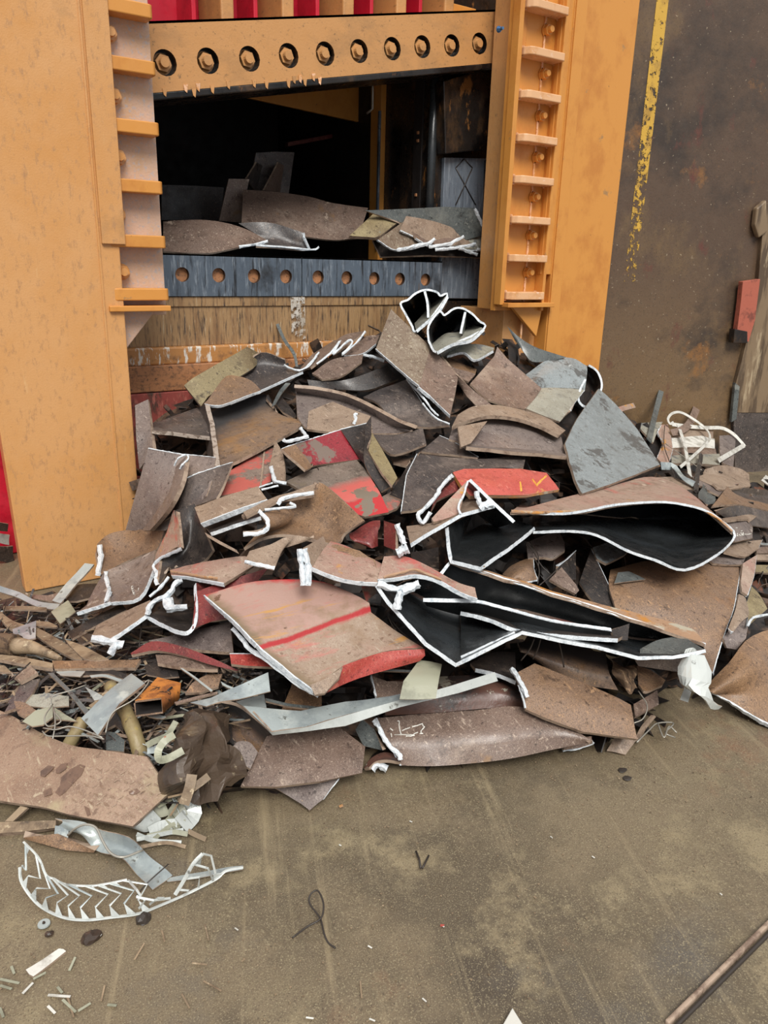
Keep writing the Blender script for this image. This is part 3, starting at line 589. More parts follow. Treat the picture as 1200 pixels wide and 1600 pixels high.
def bead(name, pts, w, mat, parent=None, n=None, th=.012, jag=.003):
    """ragged solid strip along world points, w wide in the plane facing n (default: the viewer's side of the yard)"""
    P = pts; V = []; F = []
    for i, p in enumerate(P):
        t = (P[min(i + 1, len(P) - 1)] - P[max(i - 1, 0)]).normalized(); nn = (n or (CAM - p)).normalized()
        b_ = t.cross(nn).normalized(); V += BEAD(p, b_, nn, w, th, jag)
    for i in range(len(P) - 1):
        a = i * 6
        for x in range(6): F.append((a + x, a + (x + 1) % 6, a + 6 + (x + 1) % 6, a + 6 + x))
    F += [tuple(range(6)), tuple(len(V) - 6 + x for x in (5, 4, 3, 2, 1, 0))]
    return mesh_world(name, V, F, (M[mat],), parent)
def pl(label, name, tile, rows, mat, d=0.0, ext=None, cat='scrap plate', **k):
    R = [W(tile, r, d) for r in rows]
    if ext: R = [R[0], W(tile, rows[0], d, ext)]
    return sheet(name, R, mat, label=label, cat=cat, **k)
def part(parent, name, tile, rows, mat, d=0.0, ext=None, **k):
    R = [W(tile, r, d) for r in rows]
    if ext: R = [R[0], W(tile, rows[0], d, ext)]
    return sheet(name, R, mat, parent=parent, cat=None, **k)
def lip(parent, tile, row, w=.012, d=0.0, mat='torn', k=4, name='torn_edge', th=.010, label='bright torn steel edge'):
    th = max(th, w * 1.2) if w > .02 else th; w *= .78; o = bead(name, cr(W(tile, row, d), k), w, mat, parent, th=th, jag=w * .14)
    if label: o['label'] = label
    return o

# dark filler under the plates: an uncountable mass of small fragments on a solid mound
HEAP_OUT = [(-60, 930), (60, 925), (150, 930), (215, 820), (215, 680), (300, 610), (420, 575), (560, 530), (650, 490), (740, 505), (820, 545), (900, 590), (960, 640), (1060, 690), (1150, 740), (1260, 770),
            (1260, 1110), (1180, 1105), (1060, 1085), (1000, 1150), (920, 1160), (760, 1180), (600, 1190), (480, 1240), (380, 1235), (300, 1262), (220, 1270), (60, 1262), (-60, 1270)]
def inside(p, poly):
    x, y = p; c = False; n = len(poly)
    for i in range(n):
        (x1, y1), (x2, y2) = poly[i], poly[(i + 1) % n]
        if (y1 > y) != (y2 > y) and x < (x2 - x1) * (y - y1) / (y2 - y1) + x1: c = not c
    return c
HOLLOWS = [[(800, 800), (900, 795), (1040, 783), (1125, 815), (1146, 836), (1120, 866), (1070, 890), (980, 855), (890, 828), (833, 830)],
           [(590, 915), (640, 900), (705, 880), (930, 950), (1040, 988), (1100, 1008), (1050, 1026), (990, 1024), (850, 988), (790, 998), (712, 1037), (660, 1000)],
           [(700, 822), (735, 750), (800, 817), (835, 825), (795, 855), (750, 887), (706, 876)],
           [(625, 475), (680, 450), (760, 500), (740, 540), (690, 545)], [(235, 955), (300, 905), (305, 985), (260, 975)]]
from mathutils.bvhtree import BVHTree
def on_obj(o, px, py, lift=.0015):
    """the point of a built plate that the sight line through a survey point meets"""
    off = origin(o); t = BVHTree.FromPolygons([v.co + off for v in o.data.vertices], [tuple(p.vertices) for p in o.data.polygons])
    d = ray(px, py); h, n, i, k = t.ray_cast(CAM, d.normalized())
    if h is None: return None
    if n.dot(d) > 0: n = -n
    return h + n * lift
def marks(o, tile, strokes, w, mat, name, label=None, jag=.0012):
    ox, oy, s = TILE[tile]
    for st in strokes:
        P = []
        for a, b_ in zip(st[:-1], st[1:]):
            for k in range(4): P.append(on_obj(o, ox + (a[0] + (b_[0] - a[0]) * k / 4) / s, oy + (a[1] + (b_[1] - a[1]) * k / 4) / s))
        P.append(on_obj(o, ox + st[-1][0] / s, oy + st[-1][1] / s)); P = [p for p in P if p is not None]
        if len(P) > 1:
            m = bead(name, P, w, mat, o, th=.0015, jag=jag)
            if label: m['label'] = label
def project(p):
    q = ROT.transposed() @ (p - CAM); return (600 + FOC * q.x / -q.z, 800 - FOC * q.y / -q.z)
smp = []
for px in range(-40, 1260, 60):
    for py in range(480, 1300, 50):
        if inside((px, py), HEAP_OUT):
            p = heap(px, py, -.16 - (.3 if any(inside((px, py), h_) for h_ in HOLLOWS) else 0)); smp.append((p.x, p.y, p.z))
smp = np.array(smp); HW = tps_fit(smp[:, :2], smp[:, 2], 3e-2)
HP = smp[:, :2]
xs_ = np.arange(-.6, 6.6, .07); ys_ = np.arange(1.1, 4.4, .07)
V = []; F = []; ix = {}
for j, y in enumerate(ys_):
    for i, x in enumerate(xs_):
        z = tps(HP, HW, (x, y)); 
        q = Vector((x, y, max(min(z, 1.5), .0)))
        ok = inside(project(q), HEAP_OUT) and z > -.25
        if ok:
            if any(inside(project(q), h_) for h_ in HOLLOWS): q.z -= .12
            q.z = max(q.z + .05 * noise.noise(q * 6) , -.02); ix[(i, j)] = len(V); V.append(q)
for (i, j) in list(ix):
    c = [(i, j), (i + 1, j), (i + 1, j + 1), (i, j + 1)]
    if all(k in ix for k in c): F.append(tuple(ix[k] for k in c))
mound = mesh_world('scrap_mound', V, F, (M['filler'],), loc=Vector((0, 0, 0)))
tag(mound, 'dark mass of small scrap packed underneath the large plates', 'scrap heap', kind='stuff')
V = []; F = []
r9 = random.Random(21)
for k in range(2600):
    px = r9.uniform(-30, 1230); py = r9.uniform(480, 1290)
    if not inside((px, py), HEAP_OUT): continue
    if any(inside((px, py), h_) for h_ in HOLLOWS): continue
    p = heap(px, py, r9.uniform(-.16, -.08)); s = r9.uniform(.02, .075) * (1.25 if px > 300 else .7)
    a = Vector((r9.gauss(0, 1), r9.gauss(0, 1), r9.gauss(0, .6))).normalized(); b_ = a.cross(Vector((r9.gauss(0, 1), r9.gauss(0, 1), r9.gauss(0, 1)))).normalized(); n = a.cross(b_)
    w = s * r9.uniform(.12, .6); base = len(V); bend = r9.uniform(-.3, .3) * s
    for t in (-1, 0, 1):
        m_ = p + a * s * t + n * bend * (1 - t * t)
        V += [m_ + b_ * w, m_ - b_ * w * r9.uniform(.5, 1), m_ - b_ * w - n * .004, m_ + b_ * w - n * .004]
    for t in range(2):
        q = base + t * 4
        for x in range(4): F.append((q + x, q + (x + 1) % 4, q + 4 + (x + 1) % 4, q + 4 + x))
    F += [(base, base + 1, base + 2, base + 3), (base + 11, base + 10, base + 9, base + 8)]
sh = mesh_world('scrap_fragments', V, F, (M['filler'],), loc=Vector((0, 0, 0)))
tag(sh, 'loose dark shards filling the gaps between the plates', 'scrap', kind='stuff')

# ------------------------------------------------------------ the plates, left side of the heap (tile A and D)
G0 = 'cut ship plates in the scrap heap'
pl('olive-yellow dirty plate with a folded end, leaning against the apron at the heap top left', 'bent_plate', 'A',
   [[(350, 408, .05), (402, 365, .10), (745, 167, .12), (818, 205, .04)], [(457, 537, .05), (500, 478, .10), (785, 300, .12), (805, 280, .04)]], 'olive', sm='', th=.018, su=5)
o = pl('flame-blued dished plate with a white cut front edge lying over the olive plate', 'dished_plate', 'A',
   [[(640, 517, .16), (825, 440, .16), (1092, 322, .16)], [(655, 365, .04), (800, 295, .03), (1000, 300, .05)], [(690, 345, .05), (830, 206, .10), (978, 250, .12)]], 'darkplate', sm='uv', torn='a', jag=.004)
part(o, 'curled_lobe', 'A', [[(475, 522, .16), (512, 480, .18), (610, 355, .16), (690, 352, .16), (770, 380, .17), (830, 437, .19)], [(480, 526, .16), (530, 534, .18), (580, 534, .19), (625, 520, .19), (700, 490, .2), (828, 442, .2)]], 'rust', torn='b', jag=.004)
lip(o, 'A', [(975, 280, .13), (1010, 300, .15), (1075, 315, .17), (1130, 280, .14), (1195, 200, .12)], .014)
pl('large flame-stained curved plate with an orange rust bloom beside the cut H-beam', 'curved_plate', 'A',
   [[(505, 578, .0), (645, 522, .0), (848, 462, .02), (862, 505, .02)], [(520, 718, -.04), (690, 628, -.04), (862, 545, -.02), (940, 585, 0)], [(535, 815, .09), (720, 735, .10), (900, 650, .12), (1085, 645, .14)], [(555, 912, .11), (650, 895, .13), (800, 822, .15), (948, 742, .16)]],
   'burnt', sm='uv', th=.016)
h = empty('cut_h_beam', heap(245, 690, 0), 'short grey cut H-beam end standing against the left orange column', 'scrap beam')
part(h, 'flange', 'A', [[(125, 493, .16), (140, 650, .17), (158, 815, .17)], [(42, 532, .10), (52, 740, .12), (70, 932, .12)]], 'purple', sm='', th=.02)
part(h, 'web', 'A', [[(150, 690, .18), (185, 696, .18), (320, 706, .18), (512, 728, .18)], [(150, 645, -.05), (200, 632, -.05), (360, 572, -.06), (480, 532, -.08)]], 'darkplate', sm='', th=.016, torn='a', jag=.002, tornmat='edgebright')
part(h, 'flange', 'A', [[(483, 530, .2), (512, 650, .2), (545, 912, .2)], [(440, 545, -.05), (470, 650, -.05), (500, 860, -.05)]], 'darkplate', sm='', th=.022, torn='a', jag=.002, tornmat='edgebright')
p = empty('bulb_flat_panel', heap(235, 828, 0), 'dark grey plate with a curved bulb stiffener and white top edge, below the H-beam', 'scrap plate')
part(p, 'plate', 'P', [[(232, 700, .22), (285, 710, .22), (337, 714, .22)], [(214, 764, .18), (260, 770, .16), (322, 775, .16)], [(196, 829, .12), (222, 829, .10), (258, 829, .1)]], 'purple', torn='a', jag=.004, sm='v')
part(p, 'stiffener', 'P', [[(274, 730, .26), (270, 750, .27), (256, 782, .26), (222, 829, .2)], [(291, 712, .34), (284, 750, .33), (264, 792, .31), (234, 829, .24)]], 'purple', sm='uv', th=.02)
lip(p, 'P', [(272, 728, .3), (277, 718, .33), (284, 713, .34), (292, 711, .34), (294, 717, .34), (285, 726, .33), (281, 733, .31)], .011)
pl('dark brown plate with a ragged white top edge to the right of the bulb stiffener', 'side_plate', 'P',
   [[(281, 752, .26), (310, 739, .26), (364, 722, .26)], [(258, 790, .2), (300, 772, .2), (352, 750, .22)], [(232, 829, .14), (278, 800, .16), (338, 779, .18)]], 'darkplate', torn='a', sm='v')
pp = pl('plate with faded red-pink paint and a bright T-shaped cut end, under the flame-stained plate', 'red_patched_plate', 'A',
   [[(640, 940, .06), (745, 868, .06), (840, 800, .06), (915, 752, .08)], [(552, 1105, .08), (690, 1075, .08), (820, 1042, .08), (893, 1010, .08)]], 'redpart', sm='')
part(pp, 'flange', 'A', [[(920, 748, .14), (972, 850, .16), (982, 1018, .18)], [(885, 908, .08), (892, 950, .1), (900, 1010, .12)]], 'tan', sm='u')
part(pp, 'weld_rib', 'A', [[(848, 815, .075), (835, 930, .085), (822, 1042, .09)], [(858, 812, .075), (846, 930, .085), (834, 1040, .09)]], 'tan', sm='')
lip(pp, 'A', [(893, 912, .2), (905, 960, .2), (925, 1010, .2), (990, 1022, .2)], .022)
lip(pp, 'A', [(818, 1045, .19), (905, 1018, .19)], .01); lip(pp, 'A', [(835, 1062, .19), (940, 1035, .2)], .012)
c = pl('brown-grey plate with thick white front edge, topmost of the stacked sections left of centre', 'flat_plate', 'D',
   [[(735, 210, .24), (935, 138, .24), (1130, 78, .24)], [(775, 313, .28), (985, 232, .28), (1190, 160, .28)]], 'tan', torn='b', jag=.01, sm='', th=.02)
part(c, 'side_sliver', 'D', [[(1030, 255, .29), (1195, 165, .29)], [(1045, 272, .29), (1205, 185, .29)]], 'tan', sm='')
o = pl('black-faced plate with a white front edge just under the brown-grey plate left of centre', 'flat_plate', 'D',
   [[(800, 330, .04), (980, 262, .04), (1140, 205, .04)], [(835, 372, .26), (990, 318, .26), (1150, 272, .26)]], 'charred', torn='b', jag=.006, sm='')
pl('narrow grey bar slanting down under the stacked sections left of centre', 'bar', 'D', [[(800, 368, .28), (900, 425, .28), (985, 470, .28)], [(815, 395, .28), (890, 440, .28), (1000, 495, .28)]], 'tan', sm='', cat='scrap bar')
# left troughs
o = pl('short brown channel curling up beside the foot of the left column', 'curled_channel', 'D',
   [[(128, 438, .2), (205, 375, .16), (350, 350, .12), (545, 356, .08)], [(125, 520, .22), (210, 500, .12), (370, 470, .06), (520, 430, .04)], [(150, 632, .22), (260, 570, .14), (380, 515, .10), (495, 475, .08)]], 'rust', sm='uv')
lip(o, 'D', [(140, 445, .23), (150, 510, .24), (140, 580, .24), (128, 638, .24)], .03)
o = pl('pale brown plate with chalk marks and white lower edge near the left column foot', 'trough_plate', 'D',
   [[(195, 605, .22), (340, 548, .18), (492, 476, .16)], [(200, 700, .22), (350, 660, .18), (480, 540, .2)], [(208, 806, .26), (390, 774, .26), (478, 603, .25)]], 'purple', torn='b', sm='u')
part(o, 'side_flap', 'D', [[(168, 615, .24), (205, 735, .26), (210, 802, .28)], [(90, 762, .16), (60, 820, .18), (0, 868, .2)]], 'purple', torn='r', sm='', jag=.012)
marks(o, 'P', [[(205.5, 917), (207, 923), (209, 929)], [(205.5, 917), (208, 916)], [(206.3, 920), (209, 919.5)], [(207, 923), (210, 922.5)], [(208, 926), (211, 925.5)], [(209, 929), (211, 928)], [(217, 919), (216, 923)]], .0028, 'white', 'chalk_letter', 'white chalk lettering', .0006)
lip(o, 'D', [(182, 610, .25), (186, 670, .26), (200, 730, .27), (180, 800, .28), (210, 735, .28)], .022)
o = pl('S-shaped plate with brown left face and white cut edge, left of the stacked sections', 's_plate', 'D',
   [[(600, 226, .22), (560, 370, .22), (492, 500, .22), (476, 585, .22)], [(625, 238, .26), (652, 460, .32), (520, 530, .28), (502, 690, .26)]], 'pinkworn', sm='')
part(o, 'hollow_side', 'D', [[(612, 232, .24), (740, 190, .14), (800, 370, .08), (845, 480, .08)], [(650, 465, .3), (700, 420, .1), (760, 500, .05), (800, 540, .06)], [(515, 540, .27), (640, 570, .14), (700, 570, .1), (760, 560, .08)], [(508, 692, .25), (580, 600, .2), (640, 585, .14), (720, 580, .1)]], 'charred', sm='')
lip(o, 'D', [(655, 470, .33), (590, 500, .31), (522, 530, .3), (478, 580, .28), (500, 620, .28), (492, 660, .28), (505, 695, .27)], .018)
o = pl('tan plate with yellow paint streak and orange front lip behind the red-banded hull plate', 'paint_streaked_plate', 'D',
   [[(580, 600, .30), (790, 555, .22), (1050, 518, .18), (1110, 575, .18)], [(592, 640, .36), (700, 645, .36), (800, 668, .34), (918, 690, .32)]], 'pinkworn', torn='b', sm='u', jag=.003)
lip(o, 'D', [(585, 612, .37), (690, 628, .37), (790, 645, .36), (880, 655, .34)], .012, mat='torn_orange', label='rusty orange lip')
# long bulb section in front of it, with its trough
b = empty('bulb_section', heap(200, 1000, .1), 'long hull strip with a bulb-shaped bright cut end over the debris on the left', 'scrap section')
part(b, 'plate', 'D', [[(125, 950, .24), (270, 880, .22), (460, 790, .24)], [(90, 1022, .30), (205, 1035, .32), (438, 880, .34)]], 'tan', torn='b', sm='u', jag=.006)
lip(b, 'D', [(90, 1030, .33), (200, 1050, .34), (290, 1072, .34)], .04); lip(b, 'D', [(250, 1060, .34), (205, 1130, .34)], .03)
lip(b, 'D', [(440, 882, .35), (470, 810, .35), (570, 760, .35), (615, 690, .35), (660, 668, .34)], .026)
lip(b, 'D', [(572, 775, .36), (580, 850, .36)], .05); lip(b, 'D', [(560, 848, .36), (690, 832, .36)], .03)
lip(b, 'D', [(455, 770, .36), (520, 715, .36), (575, 645, .36)], .016)
b2 = empty('hull_trough', heap(300, 985, .1), 'U-shaped cut hull trough, dark inside and crimson outside, left of the red hull plate', 'scrap section')
R0 = W('D', [(440, 890, .32), (540, 942, .32), (640, 985, .33), (700, 982, .33), (735, 900, .33), (733, 700, .32)])
R1 = W('D', [(600, 800, -.02), (660, 840, -.03), (760, 860, -.03), (860, 870, -.02), (900, 800, 0), (930, 640, .02)])
sheet('shell', [R0, R1], 'charred', back='darkred', face='in', sm='u', torn='a', jag=.003, parent=b2)
part(b2, 'side_panel', 'D', [[(742, 740, .33), (930, 672, .26), (1195, 592, .18)], [(722, 970, .33), (840, 925, .24), (955, 905, .2)]], 'darkred', sm='')
pl('pale purple plate with faint red scratches lying low under the crimson trough', 'low_plate', 'D', [[(450, 1042, .16), (720, 985, .14), (955, 925, .14)], [(640, 1090, .18), (800, 1105, .18), (978, 1115, .18)]], 'purple', sm='u')
pl('red-edged lens-shaped plate lying low on the debris under the crimson trough', 'lens_plate', 'J', [[(15, 240, .2), (150, 168, .22), (330, 198, .22), (530, 275, .22), (690, 350, .2)], [(20, 250, .2), (170, 225, .2), (330, 255, .2), (500, 310, .2), (680, 355, .2)]], 'darkred', sm='u', edge='edge')
pl('plain brown strip plate just below the red-edged lens plate', 'strip_plate', 'J', [[(172, 252, .16), (350, 258, .16), (568, 305, .16)], [(185, 305, .18), (370, 335, .18), (560, 342, .18)]], 'brown', sm='u')
pl('small bright red flat bar end sticking out under the red hull plate', 'red_bar', 'J', [[(635, 245, .3), (750, 242, .3), (850, 240, .3), (960, 320, .3)], [(645, 308, .3), (740, 320, .3), (850, 322, .3), (950, 328, .3)]], 'redpaint', torn='a', jag=.002, sm='')
# the big hull plate in front
hp = empty('hull_plate', heap(500, 1085, .2), 'large pinkish hull plate with a red ridge band and red lower lip, front centre-left', 'scrap plate')
part(hp, 'plate', 'P', [[(319, 931, .42), (400, 908, .34), (490, 906, .32), (545, 925, .34)], [(362, 968, .44), (432, 948, .38), (510, 934, .36), (564, 934, .36)], [(400, 1006, .46), (455, 990, .42), (518, 965, .40), (577, 942, .38)], [(410, 1016, .44), (460, 1002, .40), (522, 976, .38), (580, 957, .36)],
     [(450, 1050, .44), (500, 1025, .40), (560, 998, .38), (618, 985, .36)], [(490, 1079, .46), (534, 1042, .44), (595, 1018, .42), (661, 1012, .40)]], 'hull', sm='u', torn='l', jag=.006, th=.016, sv=4)
part(hp, 'lower_lip', 'P', [[(536, 1040, .46), (598, 1019, .44), (663, 1014, .42)], [(512, 1070, .44), (570, 1042, .42), (664, 1024, .41)], [(503, 1086, .42), (560, 1060, .40), (655, 1033, .38)]], 'redpaint', sm='u', th=.014)
part(hp, 'folded_corner', 'P', [[(485, 1070, .47), (505, 1062, .48), (536, 1042, .48)], [(492, 1086, .46), (508, 1083, .47), (530, 1058, .48)]], 'tan', sm='')
lip(hp, 'P', [(362, 982, .36), (380, 1000, .38), (388, 1012, .38), (420, 1034, .4), (470, 1072, .42), (498, 1087, .42)], .018, mat='torn')

# ------------------------------------------------------------ centre (tiles B, C, E)
rf = empty('red_flanged_panel', heap(500, 720, .1), 'crimson panel with a torn white top edge and dark flange, centre of the heap', 'scrap plate')
part(rf, 'plate', 'B', [[(80, 805, .30), (165, 772, .26), (450, 685, .26)], [(230, 935, .20), (272, 910, .10), (575, 868, .10)]], 'redflange', sm='', torn='a')
part(rf, 'flange', 'B', [[(450, 685, .27), (612, 643, .32)], [(570, 868, .12), (602, 905, .18)]], 'charred', sm='', torn='a')
part(rf, 'left_lip', 'B', [[(80, 805, .31), (165, 775, .28)], [(130, 850, .28), (270, 910, .16)], [(232, 936, .21), (280, 915, .14)]], 'rust', sm='')
lip(rf, 'B', [(90, 745, .32), (110, 760, .32), (180, 745, .32), (250, 728, .32)], .02); lip(rf, 'B', [(195, 672, .3), (215, 700, .3), (240, 730, .31)], .022)
lip(rf, 'B', [(530, 650, .33), (545, 620, .33), (535, 590, .33), (555, 590, .33)], .018)
part(rf, 'bent_tail', 'B', [[(640, 600, .34), (640, 720, .30), (620, 830, .26), (770, 1035, .18)], [(600, 660, .32), (600, 760, .28), (600, 900, .22), (700, 1075, .12)]], 'charred', sm='u')
pl('olive-tan curved flat bar standing right of the crimson panel', 'flat_bar', 'B', [[(645, 705, .24), (730, 845, .24), (805, 985, .2)], [(622, 815, .26), (690, 930, .26), (772, 1035, .24)]], 'olive', sm='u', cat='scrap bar')
tb = empty('t_beam', heap(590, 690, 0), 'long purple-brown curved T-beam lying above the crimson panel', 'scrap beam')
part(tb, 'web', 'B', [[(168, 440, .05), (330, 462, .05), (520, 510, .06), (700, 610, .08), (900, 690, .1)], [(178, 610, .14), (240, 678, .14), (400, 700, .14), (640, 708, .14), (800, 706, .14)]], 'purple', sm='u')
part(tb, 'top_flange', 'B', [[(158, 426, .20), (330, 442, .20), (480, 477, .20), (650, 552, .22), (800, 632, .24), (918, 680, .26)], [(172, 455, .06), (330, 485, .06), (480, 520, .06), (640, 590, .08), (760, 660, .1), (880, 690, .14)]], 'purple', sm='u', th=.02)
part(tb, 'bottom_flange', 'B', [[(650, 716, .2), (820, 716, .2), (962, 675, .2)], [(700, 790, .22), (790, 840, .22), (985, 772, .22)]], 'darkplate', sm='u')
part(tb, 'doubler', 'B', [[(250, 568, .155), (400, 512, .13), (635, 600, .15)], [(238, 682, .165), (400, 702, .165), (650, 706, .165)]], 'tan', sm='')
pl('dark curved strip with a lit brown rim, right behind the T-beam', 'curved_strip', 'B', [[(240, 372, .08), (400, 385, .08), (560, 352, .1), (738, 282, .12)], [(260, 440, .0), (430, 435, .0), (620, 435, .02), (812, 368, .04)]], 'charred', sm='u', th=.02)
o = pl('lens-shaped brown rust-flecked plate with a white tip, behind the dark curved strip', 'lens_plate', 'B', [[(270, 335, .10), (400, 248, .10), (590, 215, .12)], [(332, 368, .12), (450, 350, .12), (578, 262, .14)]], 'brown', sm='u')
lip(o, 'B', [(590, 218, .14), (650, 232, .15), (722, 255, .16)], .024)
wp = empty('corrugated_offcut', heap(530, 560, 0), 'brown offcut with a bright zigzag cut edge against the apron scratches', 'scrap plate')
part(wp, 'plate', 'B', [[(195, 300, .02), (270, 215, .0), (410, 128, -.02)], [(262, 300, .14), (320, 255, .14), (448, 128, .1)]], 'brown', sm='u')
part(wp, 'plate', 'B', [[(405, 140, -.02), (480, 90, -.02), (602, 70, 0)], [(400, 215, .08), (495, 150, .08), (605, 72, .08)]], 'brown', sm='u')
lip(wp, 'B', [(300, 275, .16), (385, 208, .16), (448, 128, .15), (400, 212, .16), (430, 190, .16), (500, 128, .15), (520, 148, .15), (456, 218, .16), (545, 145, .15), (605, 70, .14)], .016, k=4)
lip(wp, 'B', [(185, 318, .17), (250, 290, .16), (300, 225, .14)], .012)
pl('plain brown leaf-shaped plate right of the zigzag offcut', 'leaf_plate', 'B', [[(520, 170, .02), (600, 105, .02), (692, 93, .04)], [(470, 225, .06), (580, 215, .06), (670, 150, .06)]], 'brown', sm='u', torn='b', jag=.004)
pl('thin grey metal strip curving up in front of the orange apron', 'metal_strip', 'Q', [[(965, 305, -.05), (985, 375, -.03), (1045, 520, .05), (1108, 612, .12), (1128, 690, .12)], [(985, 305, -.05), (1003, 368, -.03), (1062, 512, .05), (1125, 605, .12), (1144, 690, .12)]], 'darkgrey', sm='u', th=.004, cat='scrap strip')
pl('dark narrow strap hooked down under the flame-blued plate', 'strap', 'B', [[(105, 392, .14), (60, 450, .14), (15, 545, .12)], [(135, 395, .14), (85, 455, .14), (40, 530, .12)]], 'darkgrey', sm='u', th=.005, cat='scrap strip')
pl('small dark plate hanging below the dark narrow strap', 'dark_plate', 'B', [[(70, 465, .02), (130, 540, .04), (175, 600, .06)], [(40, 520, .04), (90, 575, .06), (150, 610, .08)]], 'charred', sm='')
pl('dark ribbed plate with a split white edge under the streaky grey plate', 'ribbed_plate', 'B', [[(590, 480, .02), (700, 430, .04), (860, 370, .08)], [(680, 520, .14), (800, 485, .14), (930, 470, .14)], [(760, 610, .06), (900, 600, .08), (1020, 600, .14)], [(860, 660, .1), (1000, 670, .12), (1130, 655, .2)]], 'darkplate', sm='uv', torn='r', jag=.006)
o = pl('streaky grey-brown square plate tilted up at the top centre of the heap', 'square_plate', 'P', [[(611, 483, .30), (642, 512, .30), (673, 542, .30)], [(587, 545, .34), (617, 572, .34), (655, 603, .34)]], 'streaky', torn='b', sm='', th=.016)
pl('folded brown plate with a long white torn end, right below the streaky grey square plate', 'folded_plate', 'C', [[(290, 402, .30), (255, 525, .32), (218, 655, .34)], [(400, 520, .22), (325, 590, .22), (285, 712, .26)], [(462, 600, .28), (440, 720, .30), (412, 838, .32)]], 'brown', sm='', torn='r', jag=.012, th=.016)
lip(None, 'C', [(140, 610, .2), (240, 720, .22), (300, 800, .22), (340, 840, .22)], .014, name='torn_strip', label=None)
tag(bpy.data.objects['torn_strip'], 'thin white torn strip beside the folded brown plate end', 'scrap strip')
lip(None, 'C', [(240, 760, .26), (320, 850, .27), (410, 890, .28)], .012, name='torn_sliver', label=None)
tag(bpy.data.objects['torn_sliver'], 'white torn sliver curving below the folded brown plate end', 'scrap strip')
pl('long narrow brown flat bar seen on edge, left of the smooth brown square plate', 'flat_bar', 'C', [[(350, 462, .16), (440, 570, .18), (560, 680, .2), (672, 770, .22)], [(400, 560, .08), (480, 660, .1), (520, 720, .12), (575, 775, .14)]], 'brown', sm='', cat='scrap bar')
pl('small brown offcut lying between the flat bar and the smooth brown square plate', 'offcut', 'C', [[(425, 537, .14), (500, 556, .14), (572, 580, .14)], [(430, 560, .15), (480, 605, .15), (530, 627, .15)]], 'brown', sm='')
pl('reddish brown strip running below the grey wavy plate', 'strip_plate', 'C', [[(350, 455, .04), (450, 500, .04), (580, 548, .04)], [(380, 490, .08), (440, 538, .08), (572, 575, .08)]], 'rust', sm='')
# the two arched channel ends at the top
def arch(label, loop, stem, lip_rows, dd):
    e = empty('arched_channel', W('C', [loop[0]], 0)[0], label, 'scrap section')
    loop = loop + [(lip_rows[0][1][0], lip_rows[0][1][1]), (lip_rows[0][0][0], lip_rows[0][0][1]), loop[0]]
    R0 = W('C', loop, .30 + dd); R1 = W('C', [(x * .82 + .18 * loop[0][0] + 30, y + 50) for x, y in loop], -.12 + dd)
    c2 = sum(R1, Vector()) / len(R1)
    sheet('shell', [R0, R1, [p.lerp(c2, .92) + (c2 - CAM).normalized() * .1 for p in R1]], 'black', back='grey', face='in', sm='u', torn='a', jag=.012, parent=e, th=.010)
    part(e, 'web', 'C', [[(*q, .30 + dd) for q in stem], [(q[0] + 20, q[1] + 15, 0 + dd) for q in stem]], 'darkgrey', sm='u', torn='a', jag=.004)
    part(e, 'bottom_plate', 'C', [[(*q, .33 + dd) for q in lip_rows[0]], [(*q, .05 + dd) for q in lip_rows[1]]], 'greypeel', sm='u', torn='a', jag=.008, th=.016)
    return e
arch('black arched channel end with white rim, higher of two at the heap top',
     [(185, 280), (140, 200), (108, 138), (150, 118), (200, 76), (262, 56), (325, 68), (352, 92), (392, 88)], [(262, 58), (278, 130), (282, 225)],
     [[(200, 305), (270, 245), (335, 188), (392, 90)], [(190, 260), (240, 205), (285, 150), (330, 110)]], .02)
arch('black arched channel end with white rim, lower of two at the heap top',
     [(285, 370), (285, 280), (345, 195), (372, 215), (400, 205), (440, 174), (490, 172), (548, 205), (590, 248), (622, 290)], [(512, 190), (500, 255), (484, 325)],
     [[(330, 438), (430, 388), (540, 365), (622, 292)], [(290, 395), (380, 325), (470, 312), (560, 270)]], .08)
pl('wavy grey plate with a white cut front edge, below the lower arched channel', 'wavy_plate', 'C', [[(430, 412, .12), (520, 388, .12), (610, 394, .12), (690, 414, .14)], [(395, 465, .18), (500, 443, .2), (570, 493, .22), (682, 432, .2)]], 'greypeel', sm='uv', torn='b', jag=.01)
pl('smooth brown square plate with a purple folded border, right of the heap top', 'square_plate', 'C', [[(708, 408, .20), (768, 480, .20), (895, 592, .20), (985, 668, .22)], [(690, 465, .17), (728, 530, .17), (862, 640, .17), (940, 735, .19)], [(538, 640, .22), (640, 735, .22), (782, 782, .22), (882, 796, .22)]], 'brown', sm='')
pl('dark curved plate with a pale upper rim leaning on the right ladder gussets', 'curved_plate', 'C', [[(770, 278, .06), (850, 352, .06), (970, 418, .08), (1140, 472, .1)], [(820, 370, .02), (880, 450, .02), (930, 500, .02), (1030, 500, .04)]], 'darkgrey', sm='u', th=.018)
gt = empty('grey_tube_section', heap(850, 640, 0), 'grey peeling-painted split tube section below the right orange column', 'scrap section')
part(gt, 'upper_shell', 'T', [[(775, 440, .02), (890, 366, .04), (1000, 358, .06), (1075, 396, .1)], [(800, 470, .14), (890, 430, .14), (1000, 425, .14), (1072, 440, .16)], [(825, 505, .12), (900, 497, .12), (1000, 500, .12), (1062, 508, .14)]], 'grey', sm='uv')
part(gt, 'lower_shell', 'T', [[(825, 503, .14), (900, 497, .14), (1000, 500, .14), (1062, 507, .16)], [(782, 592, .2), (860, 625, .2), (945, 657, .2), (990, 600, .22)]], 'greypeel', sm='', torn='r', jag=.012)
lp_ = [(1078, 396), (1112, 420), (1135, 470), (1128, 520), (1078, 582), (1038, 560), (1042, 512), (1068, 460)]
